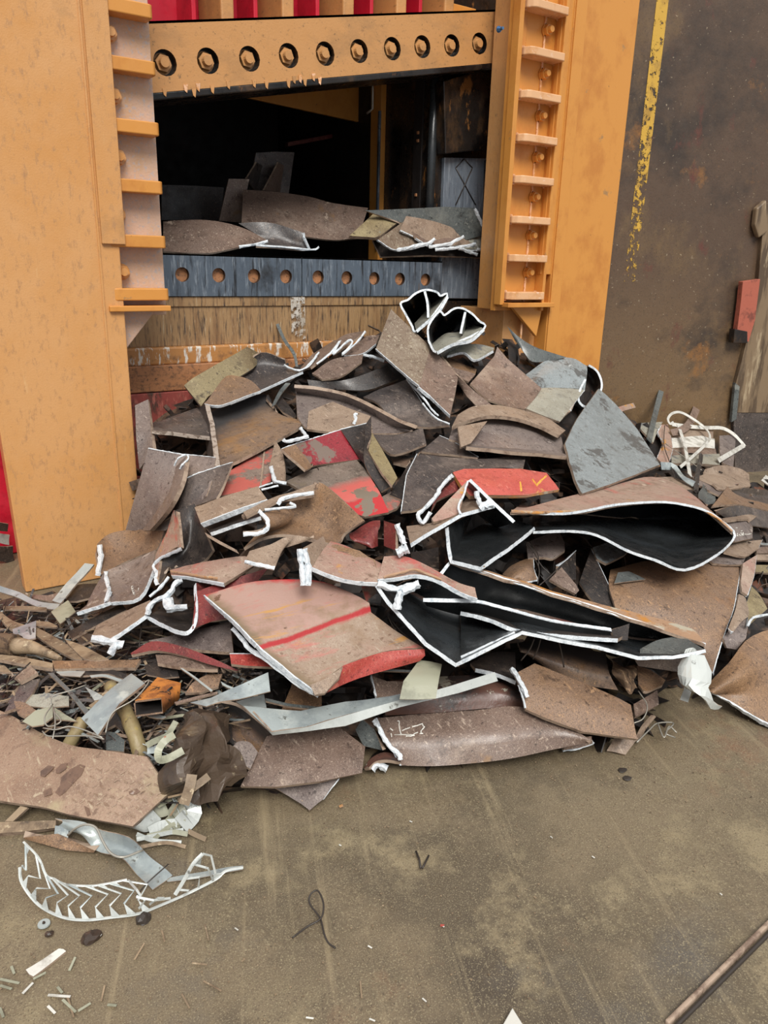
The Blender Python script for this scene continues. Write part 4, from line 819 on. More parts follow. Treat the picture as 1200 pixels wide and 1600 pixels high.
_r1 = W('T', [(x - 30, y + 10) for x, y in lp_], -.12); _c3 = sum(_r1, Vector()) / len(_r1)
sheet('open_end', [W('T', lp_, .16), _r1, [p.lerp(_c3, .92) for p in _r1]], 'charred', back='grey', face='in', sm='u', torn='a', jag=.006, parent=gt)
pl('big blue-grey trapezoid plate with dark stains standing right of centre', 'grey_plate', 'U', [[(268, 166, .24), (352, 242, .24), (485, 395, .24), (604, 585, .26)], [(150, 330, .28), (235, 405, .26), (340, 530, .24), (400, 668, .26)], [(80, 470, .30), (108, 570, .28), (140, 665, .28), (174, 746, .30)]], 'grey', sm='v', th=.016, dent=.007)
pl('rust-edged narrow strip under the blue-grey trapezoid plate', 'edge_strip', 'U', [[(180, 742, .24), (400, 672, .22), (606, 592, .2)], [(190, 765, .1), (400, 700, .1), (600, 612, .1)]], 'charred', sm='', torn='a', tornmat='torn_orange', jag=.002)
ib = empty('curved_i_beam', heap(800, 700, 0), 'purple-brown curved I-beam lying across the heap right of centre', 'scrap beam')
part(ib, 'top_flange', 'C', [[(462, 832, .24), (560, 780, .22), (720, 774, .22), (880, 804, .22), (1020, 852, .24), (1135, 930, .26)], [(424, 906, .30), (520, 868, .30), (650, 838, .30), (800, 850, .30), (950, 890, .30), (1098, 958, .32)]], 'tan', sm='u', th=.02)
part(ib, 'web', 'C', [[(430, 906, .12), (600, 852, .12), (800, 858, .12), (950, 898, .12), (1110, 970, .14)], [(405, 985, .16), (560, 1022, .16), (760, 1040, .16), (950, 1058, .16), (1130, 1080, .18)]], 'purple', sm='u')
part(ib, 'bottom_flange', 'C', [[(500, 1018, .14), (800, 1042, .14), (1142, 1070, .16)], [(515, 1030, .3), (800, 1060, .3), (1142, 1092, .32)]], 'purple', sm='u', th=.018)
part(ib, 'bracket_plate', 'C', [[(462, 906, .32), (645, 872, .3)], [(480, 1036, .3), (545, 1008, .28)]], 'tan', sm='')
pl('small grey-brown corner plate poking up under the curved I-beam', 'corner_plate', 'C', [[(348, 960, .14), (440, 1000, .14), (592, 1096, .14)], [(232, 1058, .16), (380, 1078, .16), (585, 1102, .16)]], 'darkplate', sm='', torn='a', jag=.003)
pl('broad dark grey-brown plate with a rusty top rim behind the red plate at centre', 'broad_plate', 'F', [[(205, 35, .14), (400, 56, .14), (640, 70, .14), (890, 36, .14)], [(138, 170, .2), (300, 165, .2), (520, 140, .2), (872, 122, .2)], [(105, 398, .2), (235, 372, .22), (340, 265, .22), (450, 150, .22)]], 'darkplate', sm='u', torn='l', jag=.002)
pl('dark triangular plate left of the broad grey-brown plate', 'triangle_plate', 'F', [[(240, 5, .1), (150, 105, .12), (35, 292, .12)], [(205, 40, .14), (132, 180, .14), (112, 322, .14)]], 'charred', sm='')
rp = pl('bright red plate with yellow chalk marks, right of centre', 'red_plate', 'F', [[(430, 152, .26), (500, 130, .26), (860, 130, .26), (1015, 156, .26)], [(480, 230, .3), (600, 240, .3), (900, 240, .3), (1070, 225, .28)], [(540, 300, .28), (650, 296, .28), (900, 296, .28), (1096, 262, .26)]], 'redsalmon', sm='', edge='torn_orange', th=.02)
part(rp, 'lower_edge', 'F', [[(640, 292, .285), (900, 290, .285), (1098, 260, .27)], [(650, 308, .26), (900, 306, .26), (1090, 275, .24)]], 'torn_orange', sm='')
marks(rp, 'P', [[(831, 749), (836, 756), (838, 759), (845, 751), (854, 744)], [(812, 753), (813, 760), (814, 768)]], .010, 'yellowmark', 'chalk_mark', 'yellow chalk mark', .002)
lip(rp, 'F', [(430, 168, .3), (400, 195, .32), (352, 250, .33), (330, 295, .33), (262, 372, .34), (215, 418, .34), (245, 468, .34), (290, 400, .34)], .022)
part(rp, 'left_web', 'F', [[(340, 250, .2), (420, 170, .22), (500, 200, .24)], [(290, 400, .2), (330, 330, .2), (480, 260, .2)]], 'darkred', sm='')
# triangular frame with its trough
tf = empty('triangular_frame', heap(720, 870, 0), 'cut triangular hull corner, pink outside and black inside, at the centre of the heap', 'scrap section')
part(tf, 'left_face', 'F', [[(298, 440, .38), (410, 318, .40), (522, 203, .42)], [(312, 463, .38), (400, 436, .38), (470, 408, .40)]], 'pinkworn', sm='')
part(tf, 'right_leg', 'F', [[(528, 203, .42), (665, 335, .42), (806, 468, .40)], [(500, 330, .02), (600, 430, .0), (700, 500, .0)]], 'black', sm='', torn='a', jag=.004, face='cam')
part(tf, 'arm', 'F', [[(165, 603, .42), (300, 520, .42), (480, 412, .42), (590, 384, .42), (690, 358, .42)], [(140, 492, .3), (290, 470, .3), (430, 420, .25), (520, 300, .1), (600, 270, .05)]], 'tan', sm='', torn='a', jag=.005)
part(tf, 'trough', 'F', [[(400, 495, .38), (412, 620, .38), (425, 705, .38), (602, 748, .40), (772, 625, .38), (940, 497, .34)], [(560, 400, .0), (530, 470, .0), (500, 540, -.04), (610, 480, -.08), (740, 450, -.04), (850, 455, .0)]], 'black', sm='', torn='a', jag=.003)
lip(tf, 'F', [(578, 268, .43), (590, 320, .43), (612, 358, .43), (685, 358, .43)], .03); lip(tf, 'F', [(600, 378, .43), (650, 340, .43), (640, 372, .43)], .03)
lip(tf, 'F', [(525, 205, .43), (498, 290, .43), (465, 365, .43), (478, 412, .43)], .012)
lip(tf, 'F', [(80, 475, .43), (105, 545, .43), (125, 600, .43)], .028); lip(tf, 'F', [(80, 655, .43), (115, 640, .43), (150, 625, .43)], .045)
part(tf, 'left_web', 'F', [[(0, 455, .34), (75, 478, .42)], [(0, 612, .3), (72, 640, .4)]], 'darkred', sm='')
# redbanded plate and saddle
pl('grey plate with peeling pink paint and a bright red end, left of centre', 'red_ended_plate', 'B', [[(100, 1010, .04), (300, 925, .06), (520, 838, .08)], [(190, 1060, .12), (380, 1000, .12), (600, 930, .14)], [(330, 1100, .16), (480, 1125, .16), (690, 1070, .18)], [(480, 1190, .14), (600, 1230, .14), (750, 1200, .16)]], 'redband', sm='')
sp = empty('saddle_plate', heap(480, 850, .05), 'large rust-brown saddle-shaped plate with a rolled top edge, left of centre', 'scrap plate')
part(sp, 'plate', 'E', [[(440, 100, .30), (470, 56, .32), (530, 85, .32), (640, 185, .32), (758, 292, .30)], [(330, 150, .22), (400, 190, .18), (500, 260, .18), (570, 320, .18), (632, 372, .22)], [(220, 240, .16), (300, 300, .12), (420, 360, .12), (520, 400, .14), (600, 425, .2)], [(0, 462, .24), (120, 395, .24), (250, 375, .22), (380, 395, .22), (530, 432, .24)]], 'rust', sm='uv')
part(sp, 'arm', 'E', [[(0, 242, .30), (190, 145, .31), (310, 112, .32), (450, 60, .33)], [(20, 272, .32), (130, 212, .33), (230, 165, .34), (445, 132, .35)]], 'tan', sm='u')
lip(sp, 'E', [(215, 192, .36), (245, 158, .36), (330, 135, .36), (442, 122, .36)], .02); lip(sp, 'E', [(135, 228, .36), (250, 215, .36), (325, 205, .35), (290, 182, .34)], .014)
tb2 = empty('rolled_tube', heap(410, 835, .1), 'rolled brown tube end with a thick white rim under the saddle plate', 'scrap section')
part(tb2, 'shell', 'E', [[(0, 380, .36), (90, 374, .36), (148, 345, .36), (152, 295, .36), (115, 248, .36)], [(150, 375, .2), (230, 340, .2), (290, 300, .2), (325, 240, .22), (280, 205, .24)]], 'rust', sm='u')
lip(tb2, 'E', [(0, 380, .37), (90, 374, .37), (148, 345, .37), (152, 295, .37), (115, 248, .37), (95, 235, .37)], .02)
o = pl('brown bent plate with a white frayed left end below the saddle plate', 'bent_plate', 'E', [[(40, 482, .34), (170, 440, .34), (250, 400, .32), (340, 384, .3), (442, 404, .28)], [(10, 548, .40), (105, 570, .40), (198, 592, .40), (245, 470, .30), (420, 415, .26)]], 'tan', sm='')
lip(o, 'E', [(8, 550, .41), (105, 572, .41), (196, 592, .41)], .018)
# torn T plate, centre
tt = empty('torn_t_plate', heap(560, 910, .1), 'pinkish tan plate with a big bright T-shaped torn end, centre of the heap', 'scrap section')
part(tt, 'web', 'E', [[(378, 462, .44), (425, 588, .46)], [(500, 392, .30), (548, 500, .30)]], 'tan', sm='')
part(tt, 'plate', 'E', [[(425, 588, .46), (560, 645, .46), (700, 678, .46), (838, 686, .46)], [(505, 470, .34), (620, 475, .34), (740, 510, .36), (872, 575, .40)], [(545, 425, .28), (640, 450, .28), (760, 510, .32), (875, 568, .38)]], 'pinkworn', sm='u', torn='a', jag=.006)
lip(tt, 'E', [(352, 470, .47), (362, 560, .47), (372, 640, .47), (375, 700, .47)], .026); lip(tt, 'E', [(380, 470, .48), (400, 540, .48), (405, 620, .48), (400, 700, .48)], .03)
part(tt, 'peeled_flap', 'E', [[(550, 440, .32), (640, 450, .34), (820, 530, .38)], [(560, 480, .34), (650, 490, .36), (840, 610, .4)]], 'rust', sm='u', jit=.02)
# ------------------------------------------------------------ the two big black hollow sections
af = empty('hollow_section', heap(980, 870, .1), 'largest black hollow section, pink rusty outside with a white cut rim, right of centre', 'scrap section')
up = [(448, 190), (560, 196), (640, 192), (760, 169), (900, 161), (1005, 182), (1060, 215), (1100, 256)]
lo = [(1052, 310), (957, 355), (870, 326), (790, 299), (700, 254), (620, 241), (512, 244)]
R0 = W('R', up, .42) + W('R', lo, .42)
R1 = W('R', [(x * .92 + 60, y * .75 + 30) for x, y in up], -.14) + W('R', [(x * .9 + 60, y * .62 + 65) for x, y in lo], -.12)
_c2 = sum(R1, Vector()) / len(R1); _back = (_c2 - CAM).normalized() * .16
sheet('shell', [R0, R1, [p.lerp(_c2, .9) + _back for p in R1]], 'black', back='pinkworn', face='in', sm='u', torn='a', jag=.003, parent=af, th=.009, sv=5, dent=.002)
part(af, 'top_plate', 'R', [[(445, 188, .425), (640, 188, .425), (760, 165, .425), (900, 157, .425), (1010, 178, .425), (1102, 252, .425)], [(460, 184, .3), (640, 135, .22), (760, 106, .18), (860, 84, .16), (960, 122, .2), (1085, 228, .32)]], 'pinkworn', sm='u')
lip(af, 'R', [(448, 186, .435), (540, 190, .435), (640, 184, .435)], .016, mat='torn_orange', label='rusty orange lip'); lip(af, 'R', [(985, 170, .43), (1050, 205, .43), (1095, 245, .43)], .014, mat='torn_orange', label='rusty orange lip')
tr = empty('long_trough', heap(880, 1030, .1), 'long black trough-shaped hull section with white rims and inner stiffeners, front centre-right', 'scrap section')
lw = [(55, 402), (90, 452), (200, 572), (285, 632), (430, 560), (480, 538), (700, 581), (820, 612), (920, 611), (1016, 590)]
md = [(110, 400), (160, 430), (230, 470), (300, 485), (400, 470), (480, 480), (680, 530), (800, 560), (900, 568), (1010, 585)]
uu = [(180, 378), (230, 390), (272, 337), (350, 362), (450, 393), (560, 429), (700, 471), (800, 506), (900, 541), (1016, 579)]
sheet('shell', [W('R', lw, .48), W('R', md, .0), W('R', uu, .34)], 'black', back='pinkworn', face='cam', sm='', torn='ab', jag=.005, parent=tr, th=.010)
part(tr, 'rust_crust', 'R', [[(268, 334, .35), (430, 382, .35), (700, 467, .35), (860, 522, .36), (960, 555, .37), (1016, 576, .38)], [(270, 329, .30), (430, 373, .30), (710, 458, .30), (860, 494, .28), (960, 522, .28), (1006, 556, .3)]], 'torn_orange', sm='u', jit=.008)
part(tr, 'top_plate', 'P', [[(590, 906, .46), (615, 904, .46), (648, 899, .46), (682, 906, .46), (720, 926, .46), (746, 936, .46)], [(600, 869, .40), (632, 868, .38), (664, 882, .38), (692, 898, .40), (720, 912, .42), (742, 918, .44)]], 'pinkworn', sm='u', torn='a', jag=.004)
lip(tr, 'P', [(600, 902, .47), (630, 894, .47), (648, 890, .47), (665, 896, .47), (690, 906, .47)], .012, mat='torn_orange', label='rusty orange lip')
part(tr, 'stiffener', 'R', [[(190, 450, .40), (320, 452, .38), (370, 458, .36), (560, 506, .34), (742, 537, .34)], [(200, 462, .2), (300, 490, .2), (440, 525, .2), (580, 560, .22), (760, 566, .24)]], 'black', sm='u', torn='a', jag=.006)
part(tr, 'stiffener', 'R', [[(300, 480, .3), (380, 500, .36), (460, 530, .42), (600, 548, .44), (760, 560, .44)], [(320, 470, .1), (400, 485, .1), (480, 510, .16), (620, 530, .2), (780, 548, .24)]], 'charred', sm='u', torn='a', jag=.005)
part(tr, 'stiffener_end', 'R', [[(740, 533, .34), (795, 514, .34)], [(752, 562, .3), (790, 562, .3)]], 'charred', sm='')
part(tr, 'bulkhead', 'R', [[(300, 612, .46), (380, 573, .46), (456, 536, .46)], [(300, 488, .1), (380, 495, .1), (465, 520, .2)]], 'black', sm='', torn='a', jag=.006)
part(tr, 'bulkhead', 'R', [[(284, 630, .44), (288, 560, .25), (298, 482, .05)], [(296, 630, .44), (298, 560, .25), (308, 482, .05)]], 'charred', sm='')
lip(tr, 'E', [(840, 690, .5), (960, 722, .5), (1100, 690, .5)], .032); lip(tr, 'E', [(985, 735, .5), (970, 790, .5), (965, 850, .5)], .035)
lip(tr, 'E', [(1000, 740, .5), (1060, 715, .5), (1095, 685, .5)], .03)
part(tr, 'end_cap', 'G', [[(400, 860, .36), (500, 805, .34), (660, 768, .34)], [(400, 895, .4), (560, 895, .42), (800, 855, .44)]], 'darkgrey', sm='u')
pl('thin red-brown plate edge behind the big T-shaped torn end', 'plate_edge', 'E', [[(740, 700, .3), (830, 710, .3)], [(770, 800, .28), (830, 750, .28)]], 'redpart', sm='')

# ------------------------------------------------------------ front row
o = pl('flat brown plate with a dusty patch on the floor at the front, left of centre', 'front_plate', 'P', [[(417, 1150, .12), (470, 1139, .14), (530, 1135, .14), (571, 1166, .12)], [(396, 1190, .12), (450, 1185, .14), (520, 1180, .14), (568, 1188, .12)], [(376, 1229, .10), (430, 1230, .12), (500, 1221, .12), (565, 1208, .10)]], 'brown', sm='', dent=.006)
pl('small purple-brown plate poking out under the front plate with the dusty patch', 'under_plate', 'P', [[(425, 1228, .04), (470, 1224, .05), (530, 1217, .06)], [(470, 1256, .02), (484, 1266, .02), (505, 1248, .02)]], 'purple', sm='', torn='r', jag=.004)
o = pl('long low brown plate with white scratches lying along the front edge', 'long_plate', 'P', [[(588, 1122, .12), (660, 1116, .14), (740, 1110, .16), (810, 1104, .18), (868, 1122, .2), (922, 1156, .18)], [(605, 1160, .12), (670, 1158, .14), (750, 1152, .16), (815, 1145, .18), (870, 1145, .18), (924, 1157, .18)], [(626, 1196, .06), (680, 1197, .08), (745, 1192, .08), (805, 1184, .1), (866, 1171, .12), (926, 1159, .16)]], 'brown', sm='u', torn='l', jag=.012, th=.016)
marks(o, 'P', [[(621, 1127), (624, 1127), (623.5, 1134), (625, 1142), (627, 1148)], [(616, 1148.5), (630, 1148), (645, 1148.5), (649, 1146), (653, 1144.5)], [(634, 1150.5), (642, 1150.5), (648, 1149)], [(628, 1142), (634, 1139.5), (641, 1137)], [(644, 1136), (652, 1134), (660, 1131), (661, 1134.5), (663.5, 1136), (658, 1142), (657.5, 1146)], [(655.5, 1147), (661, 1146)], [(609.5, 1138), (614, 1142)], [(611, 1146), (612, 1152)]], .0032, 'white', 'scratch_mark', 'white scratched scribble', .0006)
o2 = pl('small folded strip with white torn end under the tip of the long low plate', 'folded_strip', 'L', [[(650, 1150, .05), (740, 1130, .06), (825, 1110, .08)], [(640, 1175, .03), (740, 1160, .04), (830, 1130, .06)]], 'brown', sm='', torn='br', jag=.008)
pl('splashed dark pipe section with pale blotches behind the long low plate', 'pipe_section', 'P', [[(600, 1066, .06), (690, 1057, .06), (775, 1056, .06), (815, 1075, .06)], [(600, 1085, .14), (690, 1080, .14), (775, 1076, .14), (822, 1088, .14)], [(602, 1118, .08), (690, 1113, .1), (775, 1106, .1), (825, 1108, .1)]], 'pipe', sm='uv', th=.012)
o = pl('rust-mottled brown plate with white torn left end, resting on the long low plate', 'rusty_plate', 'L', [[(340, 690, .24), (462, 624, .22), (760, 742, .22), (1066, 882, .22)], [(385, 800, .26), (500, 800, .26), (760, 900, .26), (1080, 985, .24)], [(405, 912, .24), (520, 965, .24), (760, 1052, .22), (1106, 1098, .18)]], 'rust', sm='', th=.016, dent=.007)
lip(o, 'L', [(312, 655, .27), (345, 700, .28), (385, 770, .29), (415, 838, .29)], .022); lip(o, 'L', [(360, 760, .27), (385, 830, .27), (403, 905, .26)], .010)
pl('dark curled thin plate left of the rust-mottled plate', 'curled_plate', 'L', [[(60, 622, .12), (200, 560, .08), (340, 560, .08)], [(92, 662, .16), (222, 692, .18), (345, 738, .2)]], 'charred', sm='u', torn='b', jag=.003)
pl('curved dark plate with a rusty right half, below the long black trough', 'curved_plate', 'L', [[(360, 500, .10), (520, 465, .10), (720, 520, .10), (905, 565, .1)], [(380, 545, .16), (540, 590, .16), (740, 640, .16), (930, 690, .16)], [(440, 590, .1), (580, 680, .1), (780, 760, .1), (985, 795, .1)]], 'burnt', sm='uv')
ga = empty('galvanised_angle', heap(570, 1110, .1), 'long bent galvanised angle lying across the front of the heap', 'scrap angle')
part(ga, 'upper_leg', 'P', [[(380, 1103, .28), (470, 1111, .28), (540, 1096, .28), (610, 1087, .28), (660, 1076, .28)], [(424, 1144, .30), (480, 1136, .30), (540, 1117, .30), (620, 1095, .30), (665, 1082, .3)]], 'galv', sm='', th=.005)
part(ga, 'front_leg', 'P', [[(395, 1112, .29), (424, 1144, .305), (480, 1136, .305), (545, 1116, .305), (620, 1095, .305), (700, 1073, .31), (773, 1050, .31)], [(400, 1122, .27), (426, 1149, .29), (484, 1142, .29), (540, 1134, .29), (625, 1105, .29), (716, 1083, .29), (778, 1064, .29)]], 'silver', sm='', th=.005)
pl('pale green folded sheet draped over the galvanised angle', 'folded_sheet', 'K', [[(700, 205, .36), (770, 215, .36), (842, 232, .36)], [(602, 335, .40), (700, 325, .40), (822, 335, .4)], [(577, 450, .38), (690, 452, .38), (803, 448, .38)]], 'palegreen', sm='', th=.004)
pl('blue-grey thin sheet twisted to a point at the upper end of the galvanised angle', 'thin_sheet', 'J', [[(388, 548, .28), (520, 520, .3), (640, 466, .32), (876, 362, .34)], [(488, 573, .3), (570, 545, .32), (700, 528, .32), (889, 480, .34)]], 'galv', sm='', th=.004)
pl('short grey sheet scrap tucked behind the twisted thin sheet', 'sheet_scrap', 'J', [[(675, 545, .2), (760, 520, .2), (850, 500, .2)], [(720, 575, .22), (790, 580, .22), (866, 582, .22)]], 'galv', sm='', th=.004)
pl('reddish brown hollow plate behind the front plate, left of the galvanised angle', 'hollow_plate', 'J', [[(578, 552, .12), (710, 590, .12), (892, 742, .14)], [(640, 650, .02), (720, 700, .02), (850, 820, .04)], [(650, 760, .06), (690, 820, .06), (800, 960, .08)]], 'burnt', sm='uv')
pl('round-ended purple plate tip beside the crumpled brown sheet', 'plate_tip', 'J', [[(652, 830, .14), (690, 795, .14), (760, 800, .14), (812, 860, .14)], [(670, 870, .14), (710, 915, .14), (740, 950, .14), (765, 965, .14)]], 'purple', sm='u')
pl('rust-speckled plate under the right lip of the red hull plate', 'speckled_plate', 'J', [[(1040, 400, .14), (1100, 440, .14), (1210, 480, .14)], [(958, 602, .16), (1060, 614, .16), (1210, 606, .16)]], 'rust', sm='')
pl('brown plate with a torn bright left edge under the red hull plate lip', 'torn_plate', 'K', [[(400, 300, .16), (500, 340, .16), (620, 340, .16)], [(430, 430, .16), (500, 440, .16), (620, 440, .16)]], 'brown', sm='', torn='l', jag=.02)
pl('narrow steel bar running behind the galvanised angle', 'steel_bar', 'J', [[(860, 522, .24), (1000, 555, .24), (1210, 580, .24)], [(862, 540, .24), (1000, 573, .24), (1210, 602, .24)]], 'darkgrey', sm='', th=.008, cat='scrap bar')
pl('thin pale bar just under the red hull plate lip', 'thin_bar', 'K', [[(440, 262, .24), (550, 264, .24), (660, 268, .24)], [(440, 274, .24), (550, 277, .24), (660, 282, .24)]], 'galv', sm='', th=.006, cat='scrap bar')
o = pl('gap-side dark plate with a scalloped edge between the front plate and the long low plate', 'scalloped_plate', 'K', [[(345, 575, .1), (420, 640, .1), (470, 770, .1)], [(300, 640, .06), (350, 740, .06), (470, 772, .08)]], 'darkgrey', sm='')
lip(bpy.data.objects['long_plate'], 'K', [(412, 582, .16), (445, 620, .16), (480, 690, .15), (520, 750, .14), (570, 790, .13), (585, 830, .12)], .02)
pl('oily curved pipe stub at the floor between the two front plates', 'pipe_stub', 'K', [[(355, 885, .04), (400, 820, .06), (480, 780, .07), (570, 800, .08)], [(385, 880, .06), (430, 840, .08), (500, 830, .09), (585, 845, .08)]], 'pipe', sm='u')
lip(None, 'K', [(405, 890, .05), (440, 860, .06), (500, 885, .05)], .03, name='metal_bit', label=None); tag(bpy.data.objects['metal_bit'], 'shiny metal bit beside the oily pipe stub', 'metal bit')
# crumpled coated sheet
pl('crumpled dark brown coated sheet bag-like in the debris, left of the front plate', 'crumpled_sheet', 'J',
   [[(370, 575, .16), (430, 560, .18), (500, 560, .18), (570, 588, .18), (642, 640, .16)], [(320, 680, .18), (400, 690, .26), (450, 700, .20), (560, 720, .26), (645, 730, .16)], [(280, 800, .18), (370, 800, .24), (460, 840, .17), (540, 840, .26), (655, 820, .18)],
    [(195, 960, .16), (300, 930, .24), (470, 900, .18), (560, 900, .26), (700, 920, .18)], [(205, 1060, .12), (320, 1040, .2), (450, 1040, .15), (580, 1040, .22), (698, 1040, .16)], [(210, 1140, .08), (330, 1130, .1), (440, 1160, .1), (560, 1172, .14), (670, 1110, .12)]],
   'crumple', sm='', su=4, sv=4, dent=.02, jit=.05, th=.004, cat='scrap sheet', flat=True)

# ------------------------------------------------------------ right side
o = pl('large rust-brown curved plate below the big black hollow section', 'rust_plate', 'G', [[(215, 360, .02), (480, 300, .04), (760, 318, .04), (1032, 322, .06)], [(205, 450, .12), (450, 430, .14), (720, 440, .14), (1015, 440, .14)], [(235, 560, .14), (470, 560, .16), (720, 600, .16), (985, 610, .14)], [(300, 680, .08), (520, 700, .1), (760, 770, .1), (930, 760, .1)], [(600, 860, .02), (700, 880, .04), (800, 920, .04), (855, 1010, .06)]], 'rust', sm='uv', torn='r', jag=.004)
pl('blue-grey shard resting on the large rust-brown curved plate', 'shard', 'G', [[(262, 378, .16), (330, 368, .16)], [(240, 445, .16), (435, 422, .16)]], 'darkgrey', sm='', th=.006)
ts = empty('t_section', heap(1165, 870, 0), 'pinkish T-section standing on end right of the large rust-brown plate', 'scrap beam')
part(ts, 'flange', 'G', [[(900, 235, .12), (1010, 190, .12), (1166, 174, .12)], [(925, 248, .2), (1062, 277, .22), (1145, 215, .2)]], 'tan', sm='u', torn='r', jag=.006)
part(ts, 'web', 'G', [[(1045, 320, .18), (1130, 268, .18)], [(1032, 430, .18), (1112, 400, .18)], [(1040, 495, .18), (1075, 520, .18)]], 'pinkworn', sm='v', torn='r', jag=.003)
part(ts, 'side_plate', 'G', [[(820, 290, .06), (940, 260, .08), (1060, 285, .12)], [(860, 320, .08), (960, 330, .1), (1040, 330, .14)]], 'purple', sm='')
pl('wavy brown strip standing between the T-section and the rust-brown plate', 'wavy_strip', 'G', [[(1018, 512, .16), (1062, 540, .14), (1086, 650, .16)], [(1000, 600, .18), (1030, 640, .2), (1040, 680, .2)], [(950, 725, .18), (968, 745, .2), (985, 748, .2)]], 'tan', sm='uv', torn='b', jag=.005)
pl('dark folded plate below the wavy brown strip', 'folded_plate', 'G', [[(1000, 670, .12), (1085, 650, .14)], [(920, 790, .12), (1062, 790, .14)], [(940, 850, .08), (1000, 860, .08)]], 'purple', sm='')
pl('olive-brown curved plate with a pale rim at the right edge of the picture', 'curved_plate', 'G', [[(1098, 462, .1), (1150, 520, .12), (1196, 605, .14)], [(1058, 600, .14), (1075, 640, .16), (1072, 716, .18)]], 'olive', sm='u', edge='torn')
lip(None, 'G', [(1072, 712, .2), (1110, 660, .2), (1200, 640, .2)], .014, name='pale_strip', label=None); tag(bpy.data.objects['pale_strip'], 'pale thin strip under the olive-brown curved plate at the right edge', 'scrap strip')
o = pl('big rust-brown ridged plate with a torn silvery lower edge, lower right corner of the heap', 'ridged_plate', 'P', [[(1100, 1074, .10), (1138, 1036, .16), (1176, 993, .2), (1240, 975, .2)], [(1112, 1082, .14), (1158, 1052, .22), (1205, 1020, .24), (1250, 1010, .22)], [(1120, 1086, .08), (1165, 1078, .12), (1205, 1060, .16), (1260, 1050, .16)], [(1098, 1076, .08), (1140, 1096, .06), (1190, 1126, .04), (1262, 1152, .04)]], 'rust', sm='uv', torn='b', jag=.012, th=.016)
pl('silver crumpled foil-like zinc sheet hanging at the tip of the long black trough', 'crumpled_zinc', 'G', [[(655, 890, .44), (700, 880, .46), (772, 878, .44)], [(660, 960, .44), (720, 950, .47), (836, 1018, .42)], [(690, 1040, .42), (730, 1080, .46), (800, 1085, .42)], [(720, 1120, .36), (770, 1150, .4), (840, 1170, .36)], [(770, 1195, .3), (810, 1205, .32), (880, 1195, .3)]], 'silver', sm='', su=3, sv=2, jit=.04, th=.003, cat='scrap sheet', flat=True)
pl('small silver zinc flap under the crumpled zinc sheet', 'zinc_flap', 'G', [[(680, 1060, .3), (720, 1120, .3)], [(650, 1180, .3), (700, 1200, .3)]], 'silver', sm='', th=.003, jit=.01, cat='scrap sheet')
pl('purple sheet hanging below the white rim of the long black trough', 'hanging_sheet', 'G', [[(370, 930, .3), (520, 925, .32), (660, 892, .34)], [(390, 960, .26), (560, 985, .26), (650, 1002, .28)]], 'purple', sm='')
o = pl('orange-brown small plate in the gap below the purple sheet', 'gap_plate', 'G', [[(380, 960, .1), (470, 990, .12), (560, 1050, .12)], [(390, 1080, .14), (440, 1120, .16), (540, 1080, .14)]], 'rust', sm='u')
pl('tattered brown fibrous scrap in the gap right of the curved rusty-half plate', 'tattered_scrap', 'G', [[(200, 900, .14), (280, 930, .16), (390, 950, .16)], [(230, 1000, .18), (310, 1010, .2), (380, 1040, .18)], [(260, 1080, .14), (320, 1130, .16), (390, 1110, .14)]], 'fibre', sm='uv', jit=.03, th=.006, su=5, sv=5)
pl('dull brown strip at the foot of the rust-mottled plate on the right', 'foot_strip', 'L', [[(1080, 880, .1), (1150, 840, .1), (1230, 790, .1)], [(1090, 960, .1), (1150, 930, .1), (1240, 880, .1)]], 'brown', sm='')
pl('pair-folded flat brown strip lying on the floor right of the rust-mottled plate', 'floor_strip', 'L', [[(960, 1090, .06), (1020, 1100, .08), (1110, 1090, .08)], [(912, 1170, .02), (960, 1180, .02), (1030, 1195, .02)]], 'tan', sm='')
pl('thin curved brown strip upright beside the folded floor strip', 'curved_strip', 'L', [[(1210, 950, .08), (1150, 1020, .08), (1105, 1115, .04)], [(1222, 960, .06), (1165, 1030, .06), (1115, 1120, .02)]], 'tan', sm='u')
# dark gap pieces between the two hollow sections
pl('brown half-pipe with a pale broken rim between the two black sections', 'half_pipe', 'F', [[(740, 790, .04), (800, 730, .04), (900, 690, .04), (935, 700, .06)], [(800, 815, .12), (850, 770, .14), (920, 740, .14), (945, 770, .12)], [(840, 830, .10), (880, 840, .12), (920, 835, .12), (965, 825, .1)]], 'rust', sm='uv', torn='br', jag=.01)
pl('pointed brown shard in front of the brown half-pipe', 'pointed_shard', 'F', [[(1035, 820, .16), (1110, 745, .16)], [(1120, 870, .18), (1200, 850, .18)], [(1200, 912, .16), (1220, 890, .16)]], 'brown', sm='')
pl('dark upright plate with a bright edge between the two black sections', 'upright_plate', 'F', [[(1200, 640, .1), (1150, 690, .1), (1090, 735, .1)], [(1200, 820, .04), (1150, 830, .04), (1080, 800, .04)]], 'charred', sm='', torn='a', jag=.004)
pl('dark round-backed plate under the lower rim of the biggest black section', 'round_plate', 'F', [[(890, 590, .0), (1000, 545, .0), (1090, 530, .0), (1130, 590, .02)], [(900, 690, .06), (1000, 680, .08), (1060, 690, .08), (1130, 640, .06)]], 'purple', sm='u')
pl('triangular dark plate with a pale edge above the long black trough', 'triangle_plate', 'G', [[(95, 230, .08), (140, 320, .1), (210, 470, .1), (240, 600, .1)], [(20, 440, .06), (60, 500, .08), (110, 560, .08), (180, 590, .1)]], 'charred', sm='', torn='a', jag=.003)
pl('grey bent plate just below the white rim of the biggest black section', 'bent_plate', 'G', [[(105, 220, .1), (200, 190, .1), (330, 240, .12)], [(130, 290, .12), (190, 320, .12), (300, 270, .12)]], 'grey', sm='')
